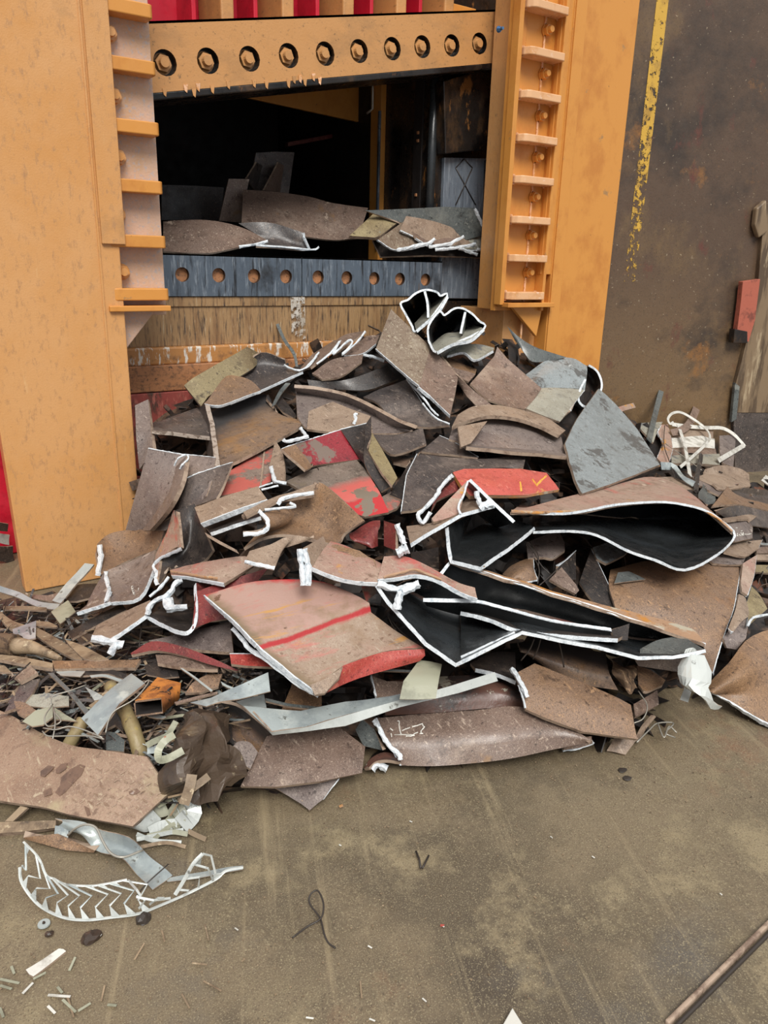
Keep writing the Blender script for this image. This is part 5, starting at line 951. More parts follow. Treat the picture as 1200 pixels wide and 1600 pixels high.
pl('small pale corner of sheet beside the triangular frame trough', 'sheet_corner', 'F', [[(370, 795, .2), (410, 755, .2)], [(400, 815, .22), (450, 785, .22)]], 'palegreen', sm='', th=.004, cat='scrap sheet')
pl('dark oily plate under the triangular frame arm', 'oily_plate', 'F', [[(170, 650, .1), (250, 640, .1), (340, 620, .1)], [(190, 760, .14), (270, 740, .14), (345, 760, .14)]], 'charred', sm='')
pl('glossy crumpled dark plate with red patches, left of the T-joint on the triangular frame', 'crumpled_plate', 'E', [[(650, 360, .16), (760, 320, .16), (860, 300, .16)], [(680, 430, .18), (780, 420, .2), (850, 360, .18)], [(760, 460, .16), (800, 465, .18), (850, 450, .16)]], 'darkred', sm='uv', jit=.02)
pl('brown-red plate corner right of the red-ended plate', 'plate_corner', 'E', [[(860, 150, .1), (930, 110, .1), (990, 100, .1)], [(900, 240, .12), (960, 215, .12), (980, 180, .12)]], 'redpart', sm='')
pl('dark plate under the left end of the large brown T-beam', 'dark_plate', 'B', [[(760, 850, .06), (880, 845, .06), (960, 840, .06)], [(780, 890, .08), (860, 910, .08), (880, 880, .08)]], 'burnt', sm='')
# far right pile
pl('brown curved plate with an upturned rim at the back right of the heap', 'upturned_plate', 'H', [[(760, 610, .10), (870, 585, .08), (1000, 610, .08), (1062, 650, .12)], [(740, 650, .0), (850, 640, -.05), (980, 650, -.05), (1066, 690, .05)], [(690, 670, .22), (800, 720, .24), (880, 762, .24), (1074, 738, .20)]], 'tan', sm='u')
pl('triangular purple plate in front of the upturned plate at the back right', 'triangle_plate', 'H', [[(645, 660, .16), (760, 710, .16), (882, 766, .16)], [(690, 720, .16), (780, 770, .16), (852, 802, .16)]], 'purple', sm='')
pl('dusty tan plate behind the pink rim of the biggest black section', 'dusty_plate', 'H', [[(395, 670, .06), (520, 672, .06), (650, 730, .08)], [(420, 720, .1), (560, 760, .1), (690, 800, .1)], [(600, 800, .1), (700, 830, .1), (830, 830, .1)]], 'tan', sm='u')
pl('dark hollow pipe end beside the crumpled grey cone, back right', 'pipe_end', 'H', [[(590, 768, .14), (650, 765, .16), (700, 800, .16)], [(620, 800, .1), (660, 815, .1), (695, 835, .12)]], 'charred', sm='u')
pl('crumpled grey cone-like scrap at the foot of the white strips', 'crumpled_cone', 'H', [[(725, 725, .2), (740, 740, .22), (760, 780, .2)], [(695, 800, .22), (750, 810, .26), (812, 820, .2)], [(730, 850, .2), (770, 880, .22), (800, 870, .18)]], 'darkgrey', sm='uv', jit=.02)
sd_ = empty('saddle_offcut', heap(1150, 800, 0), 'saddle-shaped brown offcut with a hollow purple side at the right edge', 'scrap plate')
part(sd_, 'upper_face', 'H', [[(912, 742, .24), (1000, 745, .20), (1200, 768, .20), (1290, 780, .20)], [(940, 770, .10), (1040, 800, -.05), (1200, 820, -.05), (1290, 830, -.05)], [(960, 790, .14), (1060, 830, .08), (1200, 865, .08), (1290, 870, .08)]], 'darkplate', sm='u')
part(sd_, 'shoulder', 'H', [[(908, 742, .26), (960, 790, .16), (1060, 830, .10), (1200, 865, .10), (1290, 880, .10)], [(795, 882, .34), (900, 870, .36), (1010, 872, .36), (1200, 912, .36), (1290, 930, .36)]], 'rust', sm='u')
part(sd_, 'lower_face', 'H', [[(825, 915, .33), (920, 885, .35), (1010, 878, .355), (1200, 920, .355), (1290, 940, .355)], [(880, 960, .12), (960, 980, .12), (1080, 1020, .12), (1200, 1038, .12), (1290, 1050, .12)]], 'darkplate', sm='u')
tc_ = empty('t_offcut', heap(1170, 835, 0), 'purple T-shaped offcut with chalk marks beside the biggest black section', 'scrap beam')
part(tc_, 'flange', 'H', [[(870, 968, .26), (960, 955, .26), (1060, 940, .26), (1118, 955, .26)], [(880, 988, .44), (960, 978, .44), (1050, 972, .44), (1075, 990, .44)]], 'tan', sm='u')
part(tc_, 'web', 'H', [[(900, 985, .32), (1060, 985, .34)], [(940, 1060, .30), (1088, 1030, .32)], [(960, 1140, .28), (1085, 1115, .3)]], 'purple', sm='u')
marks([c for c in tc_.children if c.name.startswith('web')][0], 'P', [[(1152, 833), (1151, 838), (1153, 837)], [(1154, 835), (1156, 837), (1158, 837)], [(1157, 832), (1159, 837), (1161, 832), (1161, 837)], [(1157, 830), (1160, 829)], [(1163, 835), (1169, 835), (1174, 834)], [(1149, 825), (1152, 825)]], .004, 'white', 'chalk_letter', 'white chalk scribble', .001)
for i, (lab, r) in enumerate((('lowest of three stacked thin brown strips at the right edge', [[(1125, 330, .1), (1250, 335, .1)], [(1110, 375, .12), (1250, 385, .12)]]), ('middle of three stacked thin brown strips at the right edge', [[(1128, 265, .1), (1250, 265, .1)], [(1128, 300, .12), (1250, 305, .12)]]), ('topmost of three stacked thin brown strips at the right edge', [[(1130, 222, .1), (1250, 212, .1)], [(1128, 258, .12), (1250, 255, .12)]]))):
    pl(lab, 'thin_strip', 'G', r, ('olive', 'tan', 'brown')[i], sm='', group='thin strips at the right edge')
pl('bright narrow strip sticking out at the right edge beside the T-shaped offcut', 'bright_strip', 'G', [[(1150, 190, .14), (1250, 200, .14)], [(1155, 205, .14), (1250, 214, .14)]], 'galv', sm='', th=.005, cat='scrap strip')
pl('small white plastic piece at the far right edge by the wall', 'white_piece', 'H', [[(1185, 655, .06), (1240, 690, .06)], [(1150, 695, .08), (1215, 740, .08)]], 'white', sm='', th=.008, cat='plastic piece')
pl('dark brown slab against the wall behind the white strips', 'slab', 'H', [[(850, 372, .0), (968, 366, .0)], [(852, 485, .02), (960, 480, .02)], [(870, 570, .04), (950, 600, .04)]], 'purple', sm='')
pl('upper pale plastic box profile behind the white strips', 'box_profile', 'H', [[(505, 388, .02), (620, 380, .02), (722, 374, .02), (816, 396, .02)], [(508, 458, .06), (620, 456, .06), (720, 455, .06), (816, 466, .06)]], 'white', sm='', th=.02, cat='plastic profile')
pl('lower grey plastic box profile behind the white strips', 'box_profile', 'H', [[(500, 515, .02), (680, 508, .02), (852, 503, .02)], [(505, 570, .06), (690, 572, .06), (852, 582, .06)]], 'greypeel', sm='', th=.02, cat='plastic profile')
pl('dark brown recessed board between the two plastic box profiles', 'board', 'H', [[(510, 458, .0), (820, 462, .0)], [(500, 520, .02), (830, 505, .02)]], 'brown', sm='')
pl('dusky panel above the upper plastic box profile', 'panel', 'H', [[(520, 320, -.02), (660, 325, -.02), (806, 335, -.02)], [(520, 390, .0), (660, 380, .0), (806, 398, .0)]], 'tan', sm='')
pl('white-edged torn pinkish sheet standing left of the plastic box profiles', 'torn_sheet', 'H', [[(430, 295, .08), (478, 290, .08), (500, 372, .08)], [(405, 345, .1), (470, 400, .1), (512, 470, .1)], [(440, 430, .1), (430, 480, .1), (490, 560, .1)], [(400, 530, .1), (430, 560, .1), (480, 575, .1)]], 'pinkworn', sm='', torn='lr', jag=.012)
pl('olive-grey sheet between the blue-grey trapezoid plate and the torn pinkish sheet', 'sheet', 'H', [[(250, 286, .0), (340, 276, .0), (440, 274, .0)], [(345, 400, .06), (375, 420, .06), (400, 345, .04)]], 'greypeel', sm='')
def ribbon(label, tile, pts, w, mat, cat='plastic strip', name='plastic_strip', th=.004, k=4, grp=None, taper=None):
    P = cr(W(tile, pts), k); V = []; F = []
    for i, p in enumerate(P):
        t = (P[min(i + 1, len(P) - 1)] - P[max(i - 1, 0)]).normalized(); nn = (Vector((-.3, -.8, .5)) + .25 * t).normalized()
        b_ = t.cross(nn).normalized(); nn = b_.cross(t); ww = w / 2 if taper is None else (w + (taper - w) * i / (len(P) - 1)) / 2
        V += [p + b_ * ww, p - b_ * ww, p - b_ * ww - nn * th, p + b_ * ww - nn * th]
    for i in range(len(P) - 1):
        a = i * 4
        for x in range(4): F.append((a + x, a + (x + 1) % 4, a + 4 + (x + 1) % 4, a + 4 + x))
    F += [(0, 1, 2, 3), tuple(len(V) - 4 + x for x in (3, 2, 1, 0))]
    o = mesh_world(name, V, F, (M[mat],))
    return tag(o, label, cat, grp)
ribbon('white plastic strip curled into an open loop at the back right', 'H', [(520, 275, .22), (495, 285, .22), (480, 250, .22), (510, 212, .22), (570, 204, .22), (650, 245, .22), (740, 310, .22), (782, 370, .24), (760, 425, .26), (660, 520, .26), (570, 597, .26)], .020, 'white')
ribbon('white plastic strip hanging straight down inside the looped strip', 'H', [(555, 298, .16), (595, 420, .2), (620, 540, .22), (638, 655, .24)], .034, 'white')
ribbon('long white plastic strip bent to a sharp corner at the right', 'H', [(508, 290, .10), (620, 305, .10), (760, 315, .10), (870, 318, .1), (950, 360, .12), (1005, 415, .14), (1030, 445, .14)], .030, 'white')
ribbon('short white plastic strip rising from the scrap to meet the sharp-cornered strip', 'H', [(845, 550, .18), (930, 500, .16), (1030, 440, .15)], .036, 'white')
ribbon('brown perforated strap curving up against the wall behind the white loop', 'H', [(712, 45, .06), (700, 120, .08), (672, 210, .1), (630, 290, .14), (570, 335, .16), (505, 350, .16)], .075, 'brown', 'scrap strap', 'strap', taper=.05)
ribbon('straight dark grey flat bar leaning against the wall left of the white loop', 'H', [(435, 35, .04), (405, 150, .06), (370, 290, .08), (345, 405, .1)], .045, 'darkgrey', 'scrap bar', 'flat_bar', .008)
ribbon('pinkish flat bar end sticking out behind the blue-grey trapezoid plate', 'H', [(110, 190, .02), (180, 168, .02), (238, 153, .02)], .04, 'pinkworn', 'scrap bar', 'flat_bar', .008)
ribbon('dark bent rod standing in front of the plastic box profiles', 'H', [(725, 505, .26), (718, 560, .26), (700, 640, .26), (690, 770, .24)], .022, 'charred', 'rod', 'bent_rod', .016)
ribbon('silver crumpled strip lying under the white loop', 'H', [(430, 590, .2), (520, 600, .22), (590, 670, .22), (680, 730, .2)], .05, 'galv', 'scrap strip', 'silver_strip')
ribbon('tan flat strip beside the rim of the biggest black section', 'H', [(830, 930, .2), (885, 930, .2)], .022, 'tan', 'scrap strip', 'flat_strip')
def wires(label, tile, lines, r, mat, grp, name='wire'):
    for i, L_ in enumerate(lines):
        o = tube(name, cr(W(tile, L_), 4), r, M[mat], seg=5); tag(o, label if isinstance(label, str) else label[i], 'wire', grp)
wires('thin dark wire loop among the white plastic strips', 'H', [[(455, 300, .2), (450, 440, .2), (490, 560, .2), (530, 680, .22)]], .003, 'wire', None)
wires('thin pale wire crossing the plastic box profiles', 'H', [[(460, 430, .2), (600, 530, .22), (720, 620, .22)]], .003, 'wirelight', None)
wires(['longest dark wire drooping in the gap between the two black sections', 'dark wire curling down in front of the brown half-pipe rim', 'dark wire crossing behind the pointed brown shard', 'dark wire running down beside the triangular frame trough'] , 'F', [[(860, 560, .2), (930, 640, .2), (980, 730, .2), (1040, 790, .2)], [(940, 690, .2), (970, 760, .22), (960, 850, .2)], [(1100, 740, .2), (1040, 800, .22), (970, 860, .2)], [(900, 570, .18), (960, 660, .2), (965, 740, .2)]], .0026, 'wire', 'tangled wires between the black sections')
wires('springy pale wire bent at the right end of the front plates', 'L', [[(1110, 800, .16), (1165, 890, .18), (1140, 970, .16), (1080, 1000, .14)]], .0024, 'wirelight', None)
wires(['longer pale wire of the small tangle right of the rust-mottled plate', 'shorter zigzag pale wire of the small tangle right of the rust-mottled plate'], 'L', [[(1100, 1120, .08), (1180, 1040, .1), (1230, 1000, .1), (1330, 1000, .1), (1280, 1060, .1), (1340, 1090, .08)], [(1230, 1000, .1), (1270, 1090, .12), (1300, 1020, .1), (1350, 1060, .08)]], .003, 'wirelight', 'pale wires right of the front plates')
wires(['leftmost of three dark wires drooping under the long black trough', 'middle of three dark wires drooping under the long black trough', 'rightmost of three dark wires drooping under the long black trough'], 'L', [[(460, 470, .36), (430, 540, .3), (375, 610, .24)], [(500, 470, .36), (480, 540, .3), (450, 600, .24)], [(610, 480, .36), (630, 560, .3), (645, 650, .24)]], .003, 'wire', 'wires under the black trough')
wires(['leftmost wire hanging beside the left wall of the long black trough', 'middle wire hanging beside the left wall of the long black trough', 'steepest wire hanging beside the left wall of the long black trough'], 'E', [[(905, 890, .3), (940, 960, .3), (1000, 1040, .3)], [(930, 920, .3), (1000, 1000, .3), (1110, 1080, .3)], [(960, 930, .3), (960, 1010, .3), (1050, 1090, .3)]], .003, 'wire', 'wires beside the trough wall')

# ------------------------------------------------------------ debris field on the left
def ds(label, name, tile, r0, r1, mat, d=.12, th=.008, cat='scrap strip', sm='', **k):
    return pl(label, name, tile, [r0, r1], mat, d, th=th, cat=cat, sm=sm, **k)
ds('grey galvanised angle leaning up past the foot of the left column', 'galvanised_angle', 'I', [(530, 0, .04), (420, 120), (325, 232)], [(587, 5, .04), (480, 130), (378, 250)], 'galv', cat='scrap angle')
ds('long bent galvanised flashing running in from the left edge below the column', 'flashing', 'I', [(-60, 110), (0, 140), (120, 180), (240, 238), (375, 255)], [(-60, 160), (0, 178), (120, 218), (230, 272), (350, 292)], 'galv', sm='u', torn='')
ds('square pale grey sheet offcut on the debris below the left column', 'sheet_offcut', 'I', [(318, 302), (425, 230)], [(375, 378), (472, 300)], 'palegreen', .18, .004, 'scrap sheet')
ds('small printed pale plate upright in the debris at the left', 'printed_plate', 'I', [(78, 412), (225, 356)], [(90, 492), (222, 470)], 'galv', .2, .005, 'scrap plate')
marks(bpy.data.objects['printed_plate'], 'P', [[(46, 980), (46.5, 986), (48, 992)], [(42, 984), (42, 986)], [(53, 982), (52, 985), (53, 988)], [(28, 986), (31, 985)], [(29, 989), (31, 989)]], .007, 'darkgrey', 'print_mark', 'dark printed smudge', .0015)
ds('long rust-brown flat strip lying level across the debris', 'flat_strip', 'I', [(325, 610), (500, 608), (700, 606), (880, 604)], [(340, 660), (500, 658), (700, 656), (845, 656)], 'rust', .16, .012)
ds('dirty tan plank reaching in from the left edge above the rust-brown strip', 'plank', 'I', [(-60, 560), (0, 572), (160, 590), (330, 622)], [(-60, 595), (0, 606), (160, 632), (330, 656)], 'wood', .17, .014, 'plank')
ds('dirty tan strip sloping down to the right in the middle of the debris', 'tan_strip', 'I', [(225, 400), (400, 495), (515, 600)], [(225, 455), (370, 550), (470, 600)], 'wood', .16, .01, sm='u')
ds('twisted tan strip lying right of the sloping tan strip', 'tan_strip', 'I', [(408, 480), (540, 528), (680, 602)], [(430, 512), (520, 592), (600, 612)], 'wood', .17, .01, sm='u')
ds('wide tan plank with a split end near the left edge', 'plank', 'I', [(0, 300), (80, 360), (225, 400)], [(0, 350), (70, 410), (220, 440)], 'wood', .14, .012, 'plank', sm='u')
ds('brown plank end cut square near the left edge below the tan plank', 'plank_end', 'I', [(85, 705), (190, 640)], [(130, 740), (236, 682)], 'tan', .17, .014, 'plank')
ds('tan board under the square-cut plank end at the left edge', 'board', 'I', [(-40, 625), (30, 640), (90, 700)], [(-40, 668), (20, 680), (80, 690)], 'wood', .12, .012, 'plank')
ds('pale tan strip behind the galvanised flashing at the left', 'tan_strip', 'I', [(20, 268), (140, 268), (290, 275)], [(20, 290), (140, 292), (290, 296)], 'wood', .14, .008)
ds('grey-brown strip right of the small printed plate', 'grey_strip', 'I', [(225, 360), (300, 365), (360, 392)], [(220, 392), (290, 396), (350, 400)], 'wood', .14, .008)
ds('bright blue-grey strip plate lying diagonally over the yellow pipe', 'strip_plate', 'I', [(820, 688, .06), (680, 800, .05), (508, 970)], [(905, 748, .06), (745, 880, .05), (612, 1076)], 'galv', .2, .008, 'scrap plate', torn='')
ds('narrow dark steel strip slanting through the middle of the debris', 'dark_strip', 'I', [(300, 685), (420, 800), (530, 940)], [(335, 685), (450, 800), (560, 925)], 'darkgrey', .17, .008)
ds('broad dark plank sloping down to the left edge of the debris', 'dark_plank', 'I', [(140, 740), (90, 830), (30, 930)], [(250, 720), (200, 820), (130, 900)], 'darkplate', .13, .012, 'plank')
ds('pale grey sheet lying under the narrow dark strip', 'pale_sheet', 'I', [(170, 830), (300, 812), (430, 830)], [(150, 890), (280, 905), (430, 890)], 'greypeel', .12, .005, 'scrap sheet')
ds('grey-green sheet corner just above the big flat plate on the left', 'sheet_corner', 'I', [(140, 990), (220, 920), (330, 890)], [(200, 1020), (270, 1010), (330, 960)], 'palegreen', .16, .005, 'scrap sheet')
ds('light triangular sheet tip left of the wire nest', 'sheet_tip', 'I', [(340, 900), (380, 930)], [(350, 975), (480, 985)], 'palegreen', .17, .005, 'scrap sheet')
ds('small brown chip of bark near the left edge above the big flat plate', 'brown_chip', 'I', [(85, 860), (150, 870), (225, 920)], [(110, 940), (160, 960), (215, 930)], 'rust', .15, .01, 'scrap piece', sm='u')
ds('pale blue-grey triangular sheet beside the yellow pipe top', 'triangle_sheet', 'I', [(530, 770), (640, 830)], [(590, 860), (650, 850)], 'galv', .17, .004, 'scrap sheet')
ds('cream strip end beside the blue-grey strip plate', 'cream_strip', 'I', [(665, 790), (600, 860), (555, 890)], [(680, 810), (620, 875), (570, 905)], 'wood', .17, .005)
ds('shiny zinc crumple on the debris under the rust-brown strip', 'zinc_crumple', 'I', [(340, 668), (420, 664), (520, 680)], [(370, 700), (430, 705), (500, 712)], 'silver', .15, .003, 'scrap sheet', sm='u', jit=.012)
ds('long dark ragged strip under the rust-brown level strip', 'ragged_strip', 'I', [(480, 668), (620, 655), (800, 690)], [(490, 700), (640, 690), (790, 720)], 'charred', .14, .008, sm='u', jit=.01)
ds('pale curled strip under the dark ragged strip', 'curled_strip', 'I', [(560, 700), (660, 695), (770, 730)], [(570, 715), (660, 712), (760, 750)], 'galv', .14, .004, sm='u')
ds('dark sheet between the orange tube and the rust-brown strip', 'dark_sheet', 'I', [(900, 640), (1000, 600), (1100, 640)], [(920, 700), (1020, 720), (1120, 712)], 'charred', .12, .006, 'scrap sheet')
ds('thin steel rod-like strip right of the orange tube', 'thin_strip', 'J', [(325, 335), (420, 405), (520, 485)], [(340, 335), (432, 398), (530, 476)], 'galv', .2, .006)
ds('brown rusty scrap behind the thin steel strip', 'rusty_scrap', 'J', [(400, 440), (500, 385), (590, 375)], [(360, 490), (460, 490), (560, 450)], 'rust', .12, .01, 'scrap piece', jit=.01)
ds('flat bar running right behind the orange tube', 'flat_bar', 'J', [(290, 545), (420, 512), (560, 482)], [(300, 558), (430, 526), (560, 494)], 'brown', .18, .006, 'scrap bar')
ds('pale blue plastic strip end below the small red bar', 'blue_strip', 'J', [(580, 418), (620, 440), (660, 455)], [(590, 440), (620, 455), (650, 465)], 'galv', .24, .004)
ds('dark bent sheet below the yellow pipe top at the big flat plate', 'dark_sheet', 'I', [(660, 1050), (720, 1060), (780, 1110)], [(665, 1170), (720, 1175), (775, 1180)], 'darkgrey', .1, .006, 'scrap sheet')
ds('grey sheet under the orange tube', 'grey_sheet', 'I', [(905, 945), (980, 940), (1040, 960)], [(930, 960), (980, 968), (1020, 970)], 'galv', .15, .004, 'scrap sheet')
ds('dark slab filling the shade below the blue-grey strip plate', 'dark_slab', 'I', [(640, 980), (740, 930), (760, 1000)], [(660, 1040), (720, 1010), (770, 1060)], 'charred', .1, .01, 'scrap plate')
for k, (lab, row) in enumerate((('upper black strip in the shade under the bulb-ended hull strip', [(420, 430), (600, 330), (760, 250)]), ('lower black strip in the shade under the bulb-ended hull strip', [(480, 470), (560, 440), (700, 500)]))):
    ds(lab, 'black_strip', 'I', row, [(x + 30, y + 40) for x, y in row], 'charred', .1, .01, group='black strips under the hull strip')
ds('dark plate lying flat at the foot of the left column', 'dark_plate', 'I', [(420, 150), (520, 130), (640, 125)], [(380, 240), (480, 240), (560, 220)], 'charred', .04, .01, 'scrap plate')
ds('brown strip under the left column foot', 'brown_strip', 'I', [(200, 195), (300, 200), (380, 180)], [(210, 220), (300, 235), (380, 225)], 'brown', .04, .008)
yp_ = empty('yellow_pipe', heap(200, 1110, .1), 'chipped yellow pipe standing up behind the big flat plate', 'pipe')
tube('pipe_body', cr(W('I', [(690, 770, .12), (740, 850, .13), (800, 960, .12), (845, 1080, .09), (880, 1200, .04), (890, 1260, -.02)]), 4), .024, M['yellow'], yp_, 14, r1=.027, rough=.12)
o = tube('yellow_stub', cr(W('I', [(520, 985, .12), (480, 1050, .10), (430, 1140, .04), (410, 1180, .0)]), 3), .022, M['yellow'], None, 12, rough=.15); tag(o, 'short chipped yellow pipe stub beside the wire nest', 'pipe')
fl_ = empty('wrapped_log', heap(40, 1000, .1), 'brown fibre-wrapped log tapering to the right from the left edge', 'log')
tube('wrapped_end', cr(W('I', [(-80, 490, .2), (0, 508, .2), (60, 512, .21), (100, 515, .21)]), 3), .048, M['fibre'], fl_, 12, rough=.25)
tube('bare_end', cr(W('I', [(90, 515, .21), (190, 525, .2), (280, 555, .18), (375, 598, .16)]), 3), .036, M['wood'], fl_, 10, r1=.010, rough=.2)
# orange rectangular tube
ot = empty('orange_box_tube', heap(245, 1090, .1), 'short rusty orange rectangular tube end in the debris', 'box tube')
f4 = W('I', [(845, 872, .24), (1006, 852, .24), (1014, 928, .22), (850, 950, .22)]); b4 = W('I', [(985, 722, .12), (1128, 758, .13), (1118, 838, .11), (985, 805, .10)])
sheet('tube_wall', [[*f4, f4[0]], [*b4, b4[0]]], 'dark', back='orangetube', edge='rust', face='in', sm='', th=.006, parent=ot, dent=0, su=1, sv=1)
o = tube('torn_grip', W('I', [(1075, 775, .2), (1052, 795, .2), (1042, 815, .2)]), .005, M['charred'], ot, 6, rough=.5)
# big flat plate on the left
o = pl('big flat dusty pinkish plate with dark stains lying at the lower left', 'flat_plate', 'P', [[(-60, 1090, .06), (10, 1114, .06), (60, 1143, .06), (110, 1164, .08), (160, 1172, .1), (229, 1182, .12)], [(-60, 1180, .05), (20, 1188, .05), (80, 1200, .06), (130, 1210, .07), (190, 1218, .09), (266, 1237, .1)], [(-60, 1240, .05), (0, 1251, .05), (60, 1260, .05), (105, 1272, .06), (150, 1281, .07), (207, 1291, .07)]], 'chequer', sm='u', th=.012, su=4, sv=5)
wires(['innermost loop of the pale wire nest left of the yellow pipe', 'pale wire running up right out of the wire nest to the blue-grey strip', 'lowest pale wire of the nest, along the edge of the big flat plate', 'wavy pale wire crossing the nest just above its lowest wire', 'straight short wire standing up through the wire nest'], 'I', [[(330, 880, .2), (280, 960, .22), (300, 1020, .2), (380, 990, .22), (340, 930, .22)], [(320, 890, .2), (330, 830, .22), (430, 800, .22), (540, 760, .2)], [(265, 1050, .2), (300, 1080, .2), (400, 1080, .2), (560, 1080, .2), (650, 1100, .2)], [(270, 1030, .2), (350, 1040, .22), (430, 1020, .22), (520, 1040, .2), (640, 1090, .2)], [(330, 1100, .2), (345, 1000, .22), (335, 900, .22)]], .0024, 'wirelight', 'wire nest left of the yellow pipe')
wires('thin pale wire along the edge of the blue-grey strip plate', 'I', [[(905, 745, .27), (930, 730, .27), (915, 765, .27), (840, 850, .25), (720, 920, .24), (680, 980, .22), (660, 1060, .2)]], .0024, 'wirelight', None)
wires(['dark wire slanting up from the left edge across the square-cut plank end', 'curled dark wire beside the square pale sheet offcut', 'rusty wire hanging below the bulb-shaped hull strip', 'short rusty wire left of the hanging rusty wire', 'thin wire running down beside the yellow pipe foot', 'thin wire over the narrow dark steel strip', 'dark wire loop at the left edge above the tan plank'], 'I', [[(0, 790, .2), (60, 740, .2), (190, 620, .24)], [(400, 480, .2), (400, 430, .2), (470, 350, .2), (410, 345, .2)], [(870, 520, .2), (880, 430, .22), (885, 370, .24)], [(755, 480, .2), (820, 430, .22)], [(550, 1090, .2), (600, 1140, .2), (640, 1160, .2)], [(360, 700, .18), (450, 730, .18), (540, 750, .18)], [(0, 300, .2), (40, 240, .2), (20, 310, .2)]], .0026, 'wire', 'loose wires in the debris')
ribbon('pale ribbon looped beside the crumpled brown sheet', 'J', [(300, 668, .26), (270, 720, .26), (240, 760, .26), (170, 790, .24), (115, 820, .22)], .018, 'palegreen', 'metal ribbon', 'metal_ribbon')
ribbon('pale ribbon hooked like a J beside the crumpled brown sheet', 'J', [(290, 750, .26), (230, 790, .26), (190, 850, .24), (195, 905, .24), (250, 900, .26), (345, 850, .28)], .022, 'palegreen', 'metal ribbon', 'metal_ribbon')
ribbon('small grey ribbon lying under the looped pale ribbon', 'J', [(120, 850, .18), (180, 840, .18), (260, 770, .2)], .02, 'galv', 'metal ribbon', 'metal_ribbon')
# shredded tuft below the crumpled sheet
ribbon('cream flat sliver crossing the shredded tuft', 'J', [(505, 1010, .24), (440, 1060, .22), (370, 1110, .2)], .022, 'wood', 'metal sliver', 'sliver')
ribbon('grey-brown upright sliver in the shredded tuft', 'J', [(400, 1000, .24), (385, 1080, .22), (350, 1190, .18)], .03, 'wood', 'metal sliver', 'sliver')
for k, (row, w, lab) in enumerate((([(800, 60), (840, 100), (800, 150)], .05, 'upper pale shred'), ([(870, 40), (900, 90), (850, 150)], .06, 'right-hand pale shred'), ([(830, 30), (890, 40), (930, 30)], .03, 'curled top shred'), ([(700, 80), (760, 70), (780, 60)], .05, 'left bright shred'),
        ([(640, 215), (760, 190), (860, 170)], .012, 'lowest thin shred'), ([(660, 250), (780, 230), (870, 250)], .010, 'bottom thin shred'), ([(690, 200), (800, 180), (880, 190)], .014, 'middle thin shred'), ([(640, 190), (720, 220), (850, 230)], .012, 'slanting thin shred'), ([(880, 175), (920, 195), (965, 215)], .014, 'cream shred pointing right'), ([(720, 215), (800, 150), (870, 130)], .012, 'steep thin shred'), ([(700, 180), (760, 150), (830, 140)], .03, 'short wide shred'))):
    ribbon(lab + ' in the shredded tuft at the lower left', 'M', [(x, y, .03) for x, y in row], w, ('palegreen', 'silver', 'wood')[k % 3], 'metal shred', 'shred', grp='shredded metal tuft')
pl('bright curled zinc strip under the right corner of the big flat plate', 'curled_zinc', 'M', [[(550, 148, .03), (640, 150, .05), (710, 70, .06)], [(620, 165, .02), (690, 180, .02), (755, 120, .03)]], 'silver', sm='u', th=.003, cat='scrap strip')

# ------------------------------------------------------------ foreground
tz = pl('twisted bright galvanised sheet lying on the floor below the big flat plate', 'twisted_sheet', 'M', [[(265, 112, .05), (390, 140, .06), (480, 175, .07), (600, 212, .08), (700, 300, .05), (808, 385, .03)], [(300, 130, .06), (395, 200, .06), (480, 230, .03), (590, 270, .04), (670, 350, .02), (765, 420, .02)], [(268, 150, .03), (380, 205, .04), (450, 275, .02), (560, 305, .05), (640, 380, .03), (716, 456, .02)]], 'galv', sm='uv', th=.003, jit=.008, cat='scrap sheet')
pl('small pale blue square tab at the upper end of the twisted sheet', 'square_tab', 'M', [[(258, 150, .05), (322, 155, .05)], [(252, 208, .03), (318, 208, .03)]], 'galv', sm='', th=.004, cat='scrap sheet')
wires('grey wire curving over the twisted galvanised sheet', 'M', [[(318, 195, .05), (350, 165, .09), (400, 145, .11), (450, 160, .11), (480, 220, .11), (520, 280, .1), (580, 298, .1), (670, 265, .08)]], .0035, 'wirelight', None)
wires('fine dark wire across the foot of the twisted sheet', 'M', [[(640, 480, .03), (690, 420, .08), (790, 330, .1)]], .002, 'wire', None)
pl('rusty brown wedge of wood beneath the twisted sheet', 'rusty_wedge', 'M', [[(110, 205, .03), (270, 188, .04), (445, 268, .03)], [(115, 212, .015), (300, 265, .015), (440, 278, .015)]], 'rust', sm='', th=.02, cat='scrap wood')
pl('dirty board lying on the floor under the big flat plate at the left edge', 'board', 'M', [[(-60, 135, .02), (100, 130, .02), (262, 125, .02)], [(-60, 190, .012), (100, 178, .012), (260, 160, .012)]], 'wood', sm='', th=.02, cat='plank')
pl('small pale wood splinter under the left of the big flat plate', 'splinter', 'M', [[(95, 58, .04), (130, 66, .04)], [(22, 130, .015), (60, 130, .015)]], 'wood', sm='', th=.01, cat='splinter')
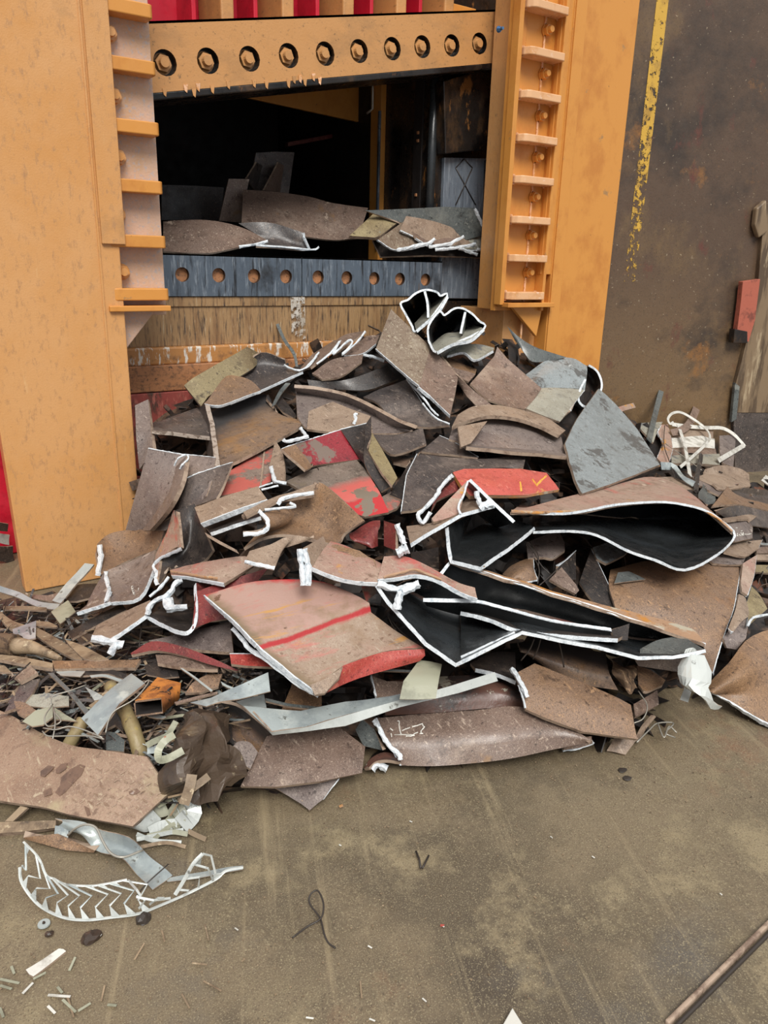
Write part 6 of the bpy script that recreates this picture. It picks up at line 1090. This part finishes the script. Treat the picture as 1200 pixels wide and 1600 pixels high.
# zigzag punched strip: two arms, each a curved edge band with teeth and bent bars
zz = empty('punched_strip', onZ(130, 1410), 'bright zigzag punched metal strip curled on the floor at the lower left', 'punched strip')
def MZ(row, z): return [onZ(p[0] / 3, 1240 + p[1] / 3, z + (p[2] if len(p) > 2 else 0)) for p in row]
outer = [(92, 345, .05), (104, 420, .03), (180, 520), (290, 578), (400, 592), (520, 580), (650, 562), (760, 520), (880, 468), (1010, 402, .02), (1060, 362, .03), (1140, 345, .03)]
inner = [(110, 225, .09), (180, 300, .08), (215, 380, .06), (255, 400, .05), (310, 425, .04), (420, 432, .03), (500, 422, .03), (595, 402, .03)]
OZ = cr(MZ(outer, .012), 6); IZ = cr(MZ(inner, .02), 6)
def at(P, f): i = min(int(f * (len(P) - 1)), len(P) - 2); return P[i].lerp(P[i + 1], f * (len(P) - 1) - i)
bead('edge_band', OZ, .008, 'silver', zz, n=Vector((0, -.3, 1)), th=.002, jag=0)
bead('edge_band', IZ, .006, 'silver', zz, n=Vector((0, -.3, 1)), th=.002, jag=0)
for k in range(11):
    a = at(OZ, .04 + .052 * k); b_ = at(OZ, .04 + .052 * k + .028)
    c_ = at(IZ, min(1, .02 + .095 * k)); c2 = at(IZ, min(1, .02 + .095 * k + .04))
    tip = a.lerp(b_, .5).lerp(c_, .34)
    prism('tooth', [a, b_, tip], (0, 0, .002), M['silver'], zz, 0)
    mid = tip.lerp(c_, .5) + (b_ - a).normalized() * .045
    bead('bar', [tip, mid, c_], .0055, 'silver' if k % 3 else 'galv', zz, n=Vector((0, -.3, 1)), th=.002, jag=0)
    if k < 10: prism('tooth', [c_, c2, c_.lerp(c2, .5).lerp(mid, .35)], (0, 0, .002), M['silver'], zz, 0)
arm = cr(MZ([(820, 475, .03), (860, 410, .06), (905, 330, .10), (950, 282, .12)], .012), 4)
bead('edge_band', arm, .010, 'silver', zz, n=Vector((-.3, -.8, .6)), th=.002, jag=0)
for k, (p, q, r_) in enumerate((((905, 330, .09), (975, 350, .07), (1000, 410, .02)), ((950, 282, .12), (990, 292, .10), (1010, 375, .05)), ((865, 400, .06), (935, 392, .05), (930, 440, .01)), ((835, 450, .04), (885, 455, .03), (860, 480, .01)), ((700, 520, .02), (740, 490, .05), (770, 490, .04)), ((650, 540, .02), (680, 500, .05), (640, 480, .06)), ((600, 405, .03), (640, 450, .06), (660, 480, .06)), ((640, 485, .06), (720, 500, .05), (800, 490, .03)))):
    bead('bar', MZ([p, q, r_], .012), .006, 'silver', zz, n=Vector((-.2, -.6, .8)), th=.002, jag=0)
for tri in ([(910, 330, .09), (948, 284, .12), (940, 332, .08)], [(870, 395, .06), (900, 345, .09), (850, 440, .04)], [(1000, 380, .03), (1040, 375, .03), (1000, 412, .012)]):
    prism('tooth', MZ(tri, .012), (0, .002, .001), M['silver'], zz, 0)
pl('clear crumpled plastic strap trailing right from the punched strip', 'plastic_strap', 'M', [[(775, 395, .02), (900, 375, .03), (1060, 345, .04), (1140, 337, .04)], [(785, 412, .015), (900, 400, .02), (1050, 370, .03), (1138, 355, .03)]], 'galv', sm='u', th=.002, cat='plastic strap')
o = pl('white paper-like plate lying flat on the floor at the lower left', 'white_plate', 'M', [[(122, 822, .01), (275, 725, .01)], [(140, 845, .012), (298, 728, .012)], [(160, 856, .01), (312, 738, .01)]], 'white', sm='', th=.006, jit=.004, cat='plate scrap')
def blob(label, px, py, r, h, mat, name, cat, group=None, sx=1.3):
    bm = bmesh.new(); bmesh.ops.create_icosphere(bm, subdivisions=2, radius=1); sd0 = Vector((px, py, 0))
    for v in bm.verts:
        n = 1 + .35 * noise.noise(v.co * 1.7 + sd0); v.co = Vector((v.co.x * r * sx * n, v.co.y * r * n, max(v.co.z, -.1) * h * n))
    me = bpy.data.meshes.new(name); bm.to_mesh(me); bm.free(); o = link(name, me, None, (M[mat],)); o.location = onZ(px, py) + Vector((0, 0, h * .05)); return tag(o, label, cat, group)
blob('dark oily clump on the floor below the punched strip', 142, 1466, .020, .016, 'blotch', 'oily_clump', 'clump')
blob('dark twisted knot just below the middle of the punched strip', 224, 1438, .016, .02, 'wire', 'dark_knot', 'clump')
blob('small dark pebble beside the washer-like disc', 77, 1460, .009, .008, 'blotch', 'dark_pebble', 'pebble')
blob('dark oval spot of tar right of the heap, the upper of two', 972, 1203, .013, .003, 'wire', 'tar_spot', 'tar spot')
blob('dark oval spot of tar right of the heap, the lower of two', 980, 1216, .013, .003, 'wire', 'tar_spot', 'tar spot')
bm = bmesh.new(); bmesh.ops.create_cone(bm, cap_ends=True, segments=24, radius1=.016, radius2=.015, depth=.003)
me = bpy.data.meshes.new('washer_disc'); bm.to_mesh(me); bm.free(); o = link('washer_disc', me, None, (M['galv'],)); o.location = onZ(69, 1446) + Vector((0, 0, .006)); tag(o, 'dull flat round disc on the floor under the punched strip', 'disc')
bm = bmesh.new(); bmesh.ops.create_cone(bm, cap_ends=True, segments=12, radius1=.004, radius2=.003, depth=.004)
me = bpy.data.meshes.new('disc_hub'); bm.to_mesh(me); bm.free(); h_ = link('disc_hub', me, o, (M['blotch'],)); h_.location = Vector((0, 0, .004))
o = prism('white_wedge', [onZ(782, 1612, .0), onZ(800, 1580, .0), onZ(820, 1612, .0)], (0, 0, .012), M['white'], None, .002); tag(o, 'white triangular chip at the bottom edge of the picture', 'chip')
# the wire loop on the bare floor
o = tube('wire_loop', cr([onZ(400 + x / 1.5, 1200 + y / 1.5, z) for x, y, z in ((85, 398, .008), (120, 372, .012), (152, 352, .02), (158, 318, .03), (145, 288, .035), (128, 296, .03), (126, 318, .02), (150, 352, .014), (160, 390, .012), (170, 410, .008), (186, 422, .008))], 6), .0025, M['wire'], None, 6); tag(o, 'dark wire bent into a loop on the bare floor', 'wire')
for lab, pts in (('small dark twig of wire in the middle of the floor', ((375, 195), (383, 215), (386, 235))), ('thin wire hair right of the small dark twig', ((405, 205), (395, 225), (390, 235)))):
    o = tube('wire_bit', [onZ(400 + x / 1.5, 1200 + y / 1.5, .006) for x, y in pts], .003, M['wire'], None, 5); tag(o, lab, 'wire')
# small litter on the floor: splinters, chips and pale offcuts
def chip(x0, y0, x1, y1, w, mat, name, label, cat, group):
    a, b_ = onZ(x0, y0, .003), onZ(x1, y1, .004); t = (b_ - a).normalized(); n = Vector((-t.y, t.x, 0)) * w
    o = prism(name, [a - n, b_ - n * .7, b_ + n, a + n * .8], (0, 0, .002), M[mat], None, .0006); return tag(o, label, cat, group)
for q, lab in [((320, 1445, 326, 1470), 'upright splinter right of the dark knot on the bare floor'), ((253, 1454, 257, 1472), 'small splinter just right of the dark knot under the punched strip'), ((210, 1500, 226, 1474), 'long slanting splinter below the dark knot'), ((158, 1565, 164, 1540), 'upright splinter at the bottom, right of the pale offcuts'), ((318, 1533, 346, 1549), 'rightmost of the lower splinters, sloping down to the right'), ((284, 1553, 296, 1576), 'lowest splinter right of the pale offcuts'), ((105, 1555, 115, 1590), 'splinter lying among the lowest pale offcuts'), ((300, 1505, 324, 1508), 'level splinter above the sloping right-hand splinter'), ((563, 1533, 565, 1560), 'lone upright splinter near the bottom centre of the floor')]:
    chip(*q, .0025, 'wood', 'floor_splinter', lab, 'splinter', 'splinters on the floor')
for q, lab in [((52, 1530, 72, 1520), 'pale offcut touching the lower end of the white plate'), ((108, 1517, 118, 1496), 'upright pale offcut right of the white plate'), ((35, 1553, 52, 1536), 'slanting pale offcut below the left end of the white plate'), ((0, 1540, 18, 1546), 'lower of two pale offcuts at the left edge'), ((0, 1530, 30, 1537), 'upper of two pale offcuts at the left edge'), ((75, 1555, 110, 1558), 'longest level pale offcut in the bottom left scatter'), ((122, 1580, 142, 1568), 'pale offcut furthest right but one in the bottom scatter'), ((18, 1510, 22, 1522), 'small square pale offcut left of the white plate'), ((90, 1542, 97, 1552), 'small pale offcut just above the longest level offcut'), ((143, 1458, 158, 1462), 'pale flat chip on top of the dark oily clump'), ((0, 1575, 5, 1590), 'pale offcut cut by the bottom left corner'), ((168, 1570, 182, 1572), 'rightmost pale offcut in the bottom scatter'), ((75, 1572, 86, 1584), 'lowest pale offcut of the bottom left scatter'), ((98, 1562, 118, 1582), 'diagonal pale offcut under the longest level offcut')]:
    chip(*q, .0035, 'white' if q[0] % 2 else 'palegreen', 'floor_chip', lab, 'chip', 'pale offcuts at the lower left')
for q in ((367, 1450, 372, 1454), (575, 1478, 581, 1482), (690, 1446, 694, 1449), (860, 1307, 863, 1310), (530, 1320, 533, 1322), (640, 1283, 644, 1285), (1125, 1396, 1128, 1399), (577, 1592, 586, 1596), (660, 1560, 666, 1566), (478, 1590, 490, 1592), (925, 1338, 929, 1341)):
    chip(*q, .0022, 'white', 'white_fleck', 'tiny white fleck on the bare floor', 'fleck', 'white flecks on the floor')
chip(530, 1261, 536, 1259, .006, 'torn_orange', 'orange_fleck', 'tiny orange fleck on the floor in front of the heap', 'fleck', None)
chip(688, 1446, 694, 1447, .004, 'redpaint', 'red_fleck', 'tiny red fleck in the middle of the floor', 'fleck', None)
V = []; F = []; rg = random.Random(3)
for k in range(2200):
    x = rg.uniform(-.4, 3.2); y = rg.uniform(.9, 2.6)
    s = rg.uniform(.0015, .0045); base = len(V)
    for dx, dy, dz in ((s, 0, 0), (-.5 * s, .8 * s, 0), (-.5 * s, -.8 * s, 0), (0, 0, s * .8)): V.append((x + dx, y + dy, dz + .001))
    F += [(base, base + 1, base + 3), (base + 1, base + 2, base + 3), (base + 2, base, base + 3)]
o = mesh_world('floor_grit', V, F, (M['wood'],), loc=Vector((0, 0, 0))); tag(o, 'fine pale grit scattered over the floor', 'grit', kind='stuff')
# dark scraps beside the red housing at the far left
for lab, rows, m in (('black scrap piece by the red housing, topmost', [[(0, 1118), (40, 1135)], [(0, 1165), (35, 1170)]], 'charred'), ('silvery scrap piece by the red housing, middle', [[(0, 1175), (52, 1185)], [(0, 1210), (45, 1235)]], 'galv'), ('black scrap piece by the red housing, lowest', [[(0, 1240), (60, 1240)], [(0, 1300), (72, 1330)]], 'charred')):
    R = [[onY(x / 3 - (14 if i == 0 else 0), 440 + y / 3, 4.45 + .04 * i) for i, (x, y) in enumerate(r)] for r in rows]
    sheet('scrap_piece', R, m, label=lab, cat='scrap piece', jit=.01)

# ------------------------------------------------------------ plates lying in the mouth of the shear
def mp(label, name, tile, rows, mat, Y, **k):
    return sheet(name, [WY(tile, r, Y) for r in rows], mat, label=label, cat='scrap plate', **k)
o = mp('brown curved plate lying on the blade at the left of the mouth', 'curved_plate', 'N', [[(60, 505, .35), (200, 495, .3), (380, 500, .25), (560, 545, .2), (705, 618, .1)], [(60, 690, .1), (200, 700, .1), (340, 700, .05), (480, 676, .05), (705, 628, .06)]], 'brown', 4.62, sm='u')
e_ = bead('torn_edge', cr(WY('N', [(535, 664), (620, 650), (715, 628)], 4.64), 3), .016, 'torn', o); e_['label'] = 'bright torn steel edge'
o = mp('dark trough-shaped plate with a white hooked end in the middle of the mouth', 'trough_plate', 'N', [[(530, 515, .25), (640, 508, .2), (760, 518, .15), (930, 572, .05)], [(700, 618, .15), (760, 625, .12), (860, 640, .08), (965, 672, .0)], [(640, 655, .02), (760, 662, .0), (860, 672, .0), (975, 682, .0)]], 'darkplate', 4.62, sm='u')
for row, w in (([(935, 575), (945, 620), (975, 680)], .018), ([(640, 655), (800, 664), (985, 682), (1035, 665)], .012)):
    e_ = bead('torn_edge', cr(WY('N', row, 4.61), 3), w, 'torn', o); e_['label'] = 'bright torn steel edge'
mp('dim brown plate at the back left of the mouth', 'back_plate', 'N', [[(50, 275), (250, 280), (440, 292)], [(50, 495), (250, 496), (420, 498)]], 'charred', 5.6, sm='')
o = mp('brown upright bracket plate standing at the back of the mouth', 'upright_plate', 'N', [[(470, 237), (598, 240)], [(410, 500), (545, 510)]], 'brown', 5.3, sm='')
mp('tall dark plate with two ribs standing highest at the back of the mouth', 'tall_plate', 'N', [[(640, 75), (760, 68), (880, 72)], [(600, 310), (720, 316), (845, 328)]], 'darkplate', 5.6, sm='')
tp_ = bpy.data.objects['tall_plate']
sheet('rib', [WY('N', [(645, 135, -.1), (680, 155, 0)], 5.58), WY('N', [(580, 240, -.12), (640, 320, 0)], 5.58)], 'darkplate', parent=tp_)
sheet('rib', [WY('N', [(780, 135, -.1), (815, 155, 0)], 5.58), WY('N', [(690, 310, -.14), (790, 320, 0)], 5.58)], 'brown', parent=tp_)
mp('long brown curved plate running across the middle of the mouth', 'long_plate', 'N', [[(560, 308, .4), (760, 318, .35), (960, 345, .3), (1120, 388, .2), (1340, 420, .2)], [(550, 510, .1), (760, 560, .05), (960, 600, .0), (1120, 620, .0), (1280, 605, .0)]], 'brown', 4.85, sm='u')
mp('short yellow-brown flat bar lying askew on the plates in the mouth', 'flat_bar', 'O', [[(260, 850, .15), (380, 835, .12), (482, 852, .1)], [(105, 992, .0), (260, 1005, .0), (300, 990, .0)]], 'olive', 4.47, sm='', th=.025)
mp('dark underside plate below the fanned cut plates in the mouth', 'under_plate', 'O', [[(250, 1020, .1), (560, 1060, .1), (980, 1000, .03)], [(300, 1125, .0), (600, 1115, .0), (1000, 1135, .0)]], 'charred', 4.50, sm='')
mp('slate grey plate with a torn right edge at the right of the mouth', 'grey_plate', 'O', [[(200, 835, .04), (460, 825, .04), (700, 812, .04), (890, 820, .0)], [(400, 900, .02), (600, 980, .02), (800, 1030, .0), (970, 980, -.02)]], 'darkgrey', 4.50, sm='', torn='r', jag=.02)
for k, (lab, r0, r1, m) in enumerate((
    ('rearmost of the fanned cut plates in the mouth', [(460, 870), (620, 900), (760, 950), (880, 1030)], [(420, 960), (560, 1020), (700, 1060), (890, 1050)], 'tan'),
    ('pale grey plate lowest in the fan of cut plates in the mouth', [(700, 1040), (860, 990), (1000, 1020)], [(790, 1070), (900, 1085), (985, 1060)], 'greypeel'),
    ('second of the fanned cut plates in the mouth, with a long white edge', [(450, 905), (600, 950), (820, 990)], [(520, 1010), (620, 1060), (720, 1050)], 'brown'),
    ('nearest of the fanned cut plates in the mouth, streaked with white', [(440, 905), (560, 960), (640, 1005)], [(280, 1020), (400, 1085), (600, 1040)], 'streaky'))):
    mp(lab, 'fanned_plate', 'O', [[(x, y, .06) for x, y in r0], [(x, y, -.012 * k) for x, y in r1]], m, 4.46, sm='u', torn='b' if k != 2 else 'rb', jag=.014, group='fanned plates in the mouth')

for lab, row in (('nearest of the fanned', [(400, 1082), (470, 1070), (540, 1052), (600, 1042), (638, 1010)]), ('second of the fanned', [(600, 1062), (660, 1055), (740, 1040), (820, 995)]), ('rearmost of the fanned', [(640, 1080), (740, 1072), (830, 1058), (895, 1042)]), ('pale grey plate lowest', [(790, 1072), (850, 1092), (905, 1112)]), ('pale grey plate lowest', [(900, 1080), (960, 1078), (1000, 1030)]), ('slate grey plate with a torn', [(885, 825), (910, 870), (940, 930), (970, 978)]), ('dark underside plate', [(975, 1140), (1000, 1120), (1003, 1095)])):
    po = [o for o in bpy.data.objects if str(o.get('label', '')).startswith(lab)][0]
    e_ = bead('torn_edge', cr(WY('O', row, 4.425), 4), .020, 'torn', po, jag=.004); e_['label'] = 'bright torn steel edge'

# ------------------------------------------------------------ treads and oil stains on the big flat plate; slivers in the debris
_rows = [W('P', r) for r in ([(-60, 1090, .06), (10, 1114, .06), (60, 1143, .06), (110, 1164, .08), (160, 1172, .1), (229, 1182, .12)], [(-60, 1180, .05), (20, 1188, .05), (80, 1200, .06), (130, 1210, .07), (190, 1218, .09), (266, 1237, .1)], [(-60, 1240, .05), (0, 1251, .05), (60, 1260, .05), (105, 1272, .06), (150, 1281, .07), (207, 1291, .07)])]
_G = [p for r in loft(_rows, 8, 8, True, False) for p in r]
_n = (_rows[0][5] - _rows[2][0]).cross(_rows[2][5] - _rows[0][0]).normalized()
if _n.dot(CAM - _rows[1][2]) < 0: _n = -_n
def on_big_plate(px, py):
    d = ray(px, py); q = min(_G, key=lambda g: ((project(g)[0] - px) ** 2 + (project(g)[1] - py) ** 2)); return CAM + d * ((q - CAM).dot(_n) / d.dot(_n)) + _n * .0035
big = [o for o in bpy.data.objects if o.name.startswith('flat_plate') and 'pinkish' in str(o.get('label', ''))][0]
for st in ([(64, 1206), (76, 1197), (86, 1199), (80, 1206), (70, 1215), (64, 1213)], [(88, 1203), (96, 1195), (106, 1193), (104, 1203), (94, 1209), (88, 1209)], [(96, 1216), (112, 1202), (126, 1195), (134, 1198), (128, 1212), (116, 1224), (104, 1238), (94, 1245), (87, 1239), (95, 1228)], [(68, 1238), (80, 1232), (82, 1242), (70, 1246)], [(202, 1238), (214, 1233), (220, 1238), (210, 1243), (203, 1242)], [(132, 1260), (140, 1264), (142, 1274), (137, 1276)]):
    prism('oil_stain', [on_big_plate(x, y) for x, y in st], _n * .0006, M['stain'], big, 0)
V = []; F = []; rg = random.Random(9)
for jj in range(7):
    for ii in range(14):
        px = 92 + ii * 12.5 + jj * 3; py = 1196 + jj * 13.5 + ii * 1.5
        if not inside((px, py), [(90, 1186), (225, 1196), (255, 1236), (205, 1278), (120, 1262)]): continue
        c = on_big_plate(px, py) - _n * .001; s = 1 if (ii + jj) % 2 else -1
        a = (on_big_plate(px + 4, py + 2.4 * s) - on_big_plate(px, py)); b_ = a.cross(_n).normalized() * .002; k = len(V)
        V += [c - a + b_, c + a + b_, c + a - b_, c - a - b_, c - a * .8 + _n * .0018, c + a * .8 + _n * .0018]
        F += [(k, k + 1, k + 5, k + 4), (k + 2, k + 3, k + 4, k + 5), (k + 1, k + 2, k + 5), (k + 3, k, k + 4)]
o = mesh_world('tread_bars', V, F, (M['chequer'],), big); o['kind'] = 'stuff'
V = []; F = []; MI = []
mats_ = ['wood', 'charred', 'galv', 'darkplate', 'tan', 'palegreen']
DEB = [(-30, 935), (120, 940), (300, 1010), (420, 1060), (380, 1150), (330, 1240), (250, 1262), (262, 1200), (160, 1160), (-30, 1100)]
for k in range(1500):
    px = rg.uniform(-30, 420); py = rg.uniform(930, 1265)
    if not inside((px, py), DEB): continue
    c = heap(px, py, rg.uniform(-.03, .09)); a = Vector((rg.gauss(.3, 1), rg.gauss(0, .8), rg.gauss(0, .18))).normalized(); L_ = rg.uniform(.02, .09); w = rg.uniform(.0015, .007)
    b_ = a.cross(Vector((rg.gauss(0, .4), rg.gauss(0, .4), 1))).normalized(); n = a.cross(b_); m = rg.choices(range(6), (4, 7, 2, 4, 3, 1))[0]; bend = rg.uniform(-.2, .2) * L_; base = len(V)
    for t in (-1, 0, 1):
        q = c + a * L_ * t + n * bend * (1 - t * t); V += [q + b_ * w, q - b_ * w, q - b_ * w - n * .002, q + b_ * w - n * .002]
    for t in range(2):
        q = base + t * 4
        for x in range(4): F.append((q + x, q + (x + 1) % 4, q + 4 + (x + 1) % 4, q + 4 + x)); MI.append(m)
    F += [(base, base + 1, base + 2, base + 3), (base + 11, base + 10, base + 9, base + 8)]; MI += [m, m]
o = mesh_world('debris_slivers', V, F, [M[m] for m in mats_], mi=MI, loc=Vector((0, 0, 0))); tag(o, 'thin slivers and splinters strewn through the debris on the left', 'scrap', kind='stuff')
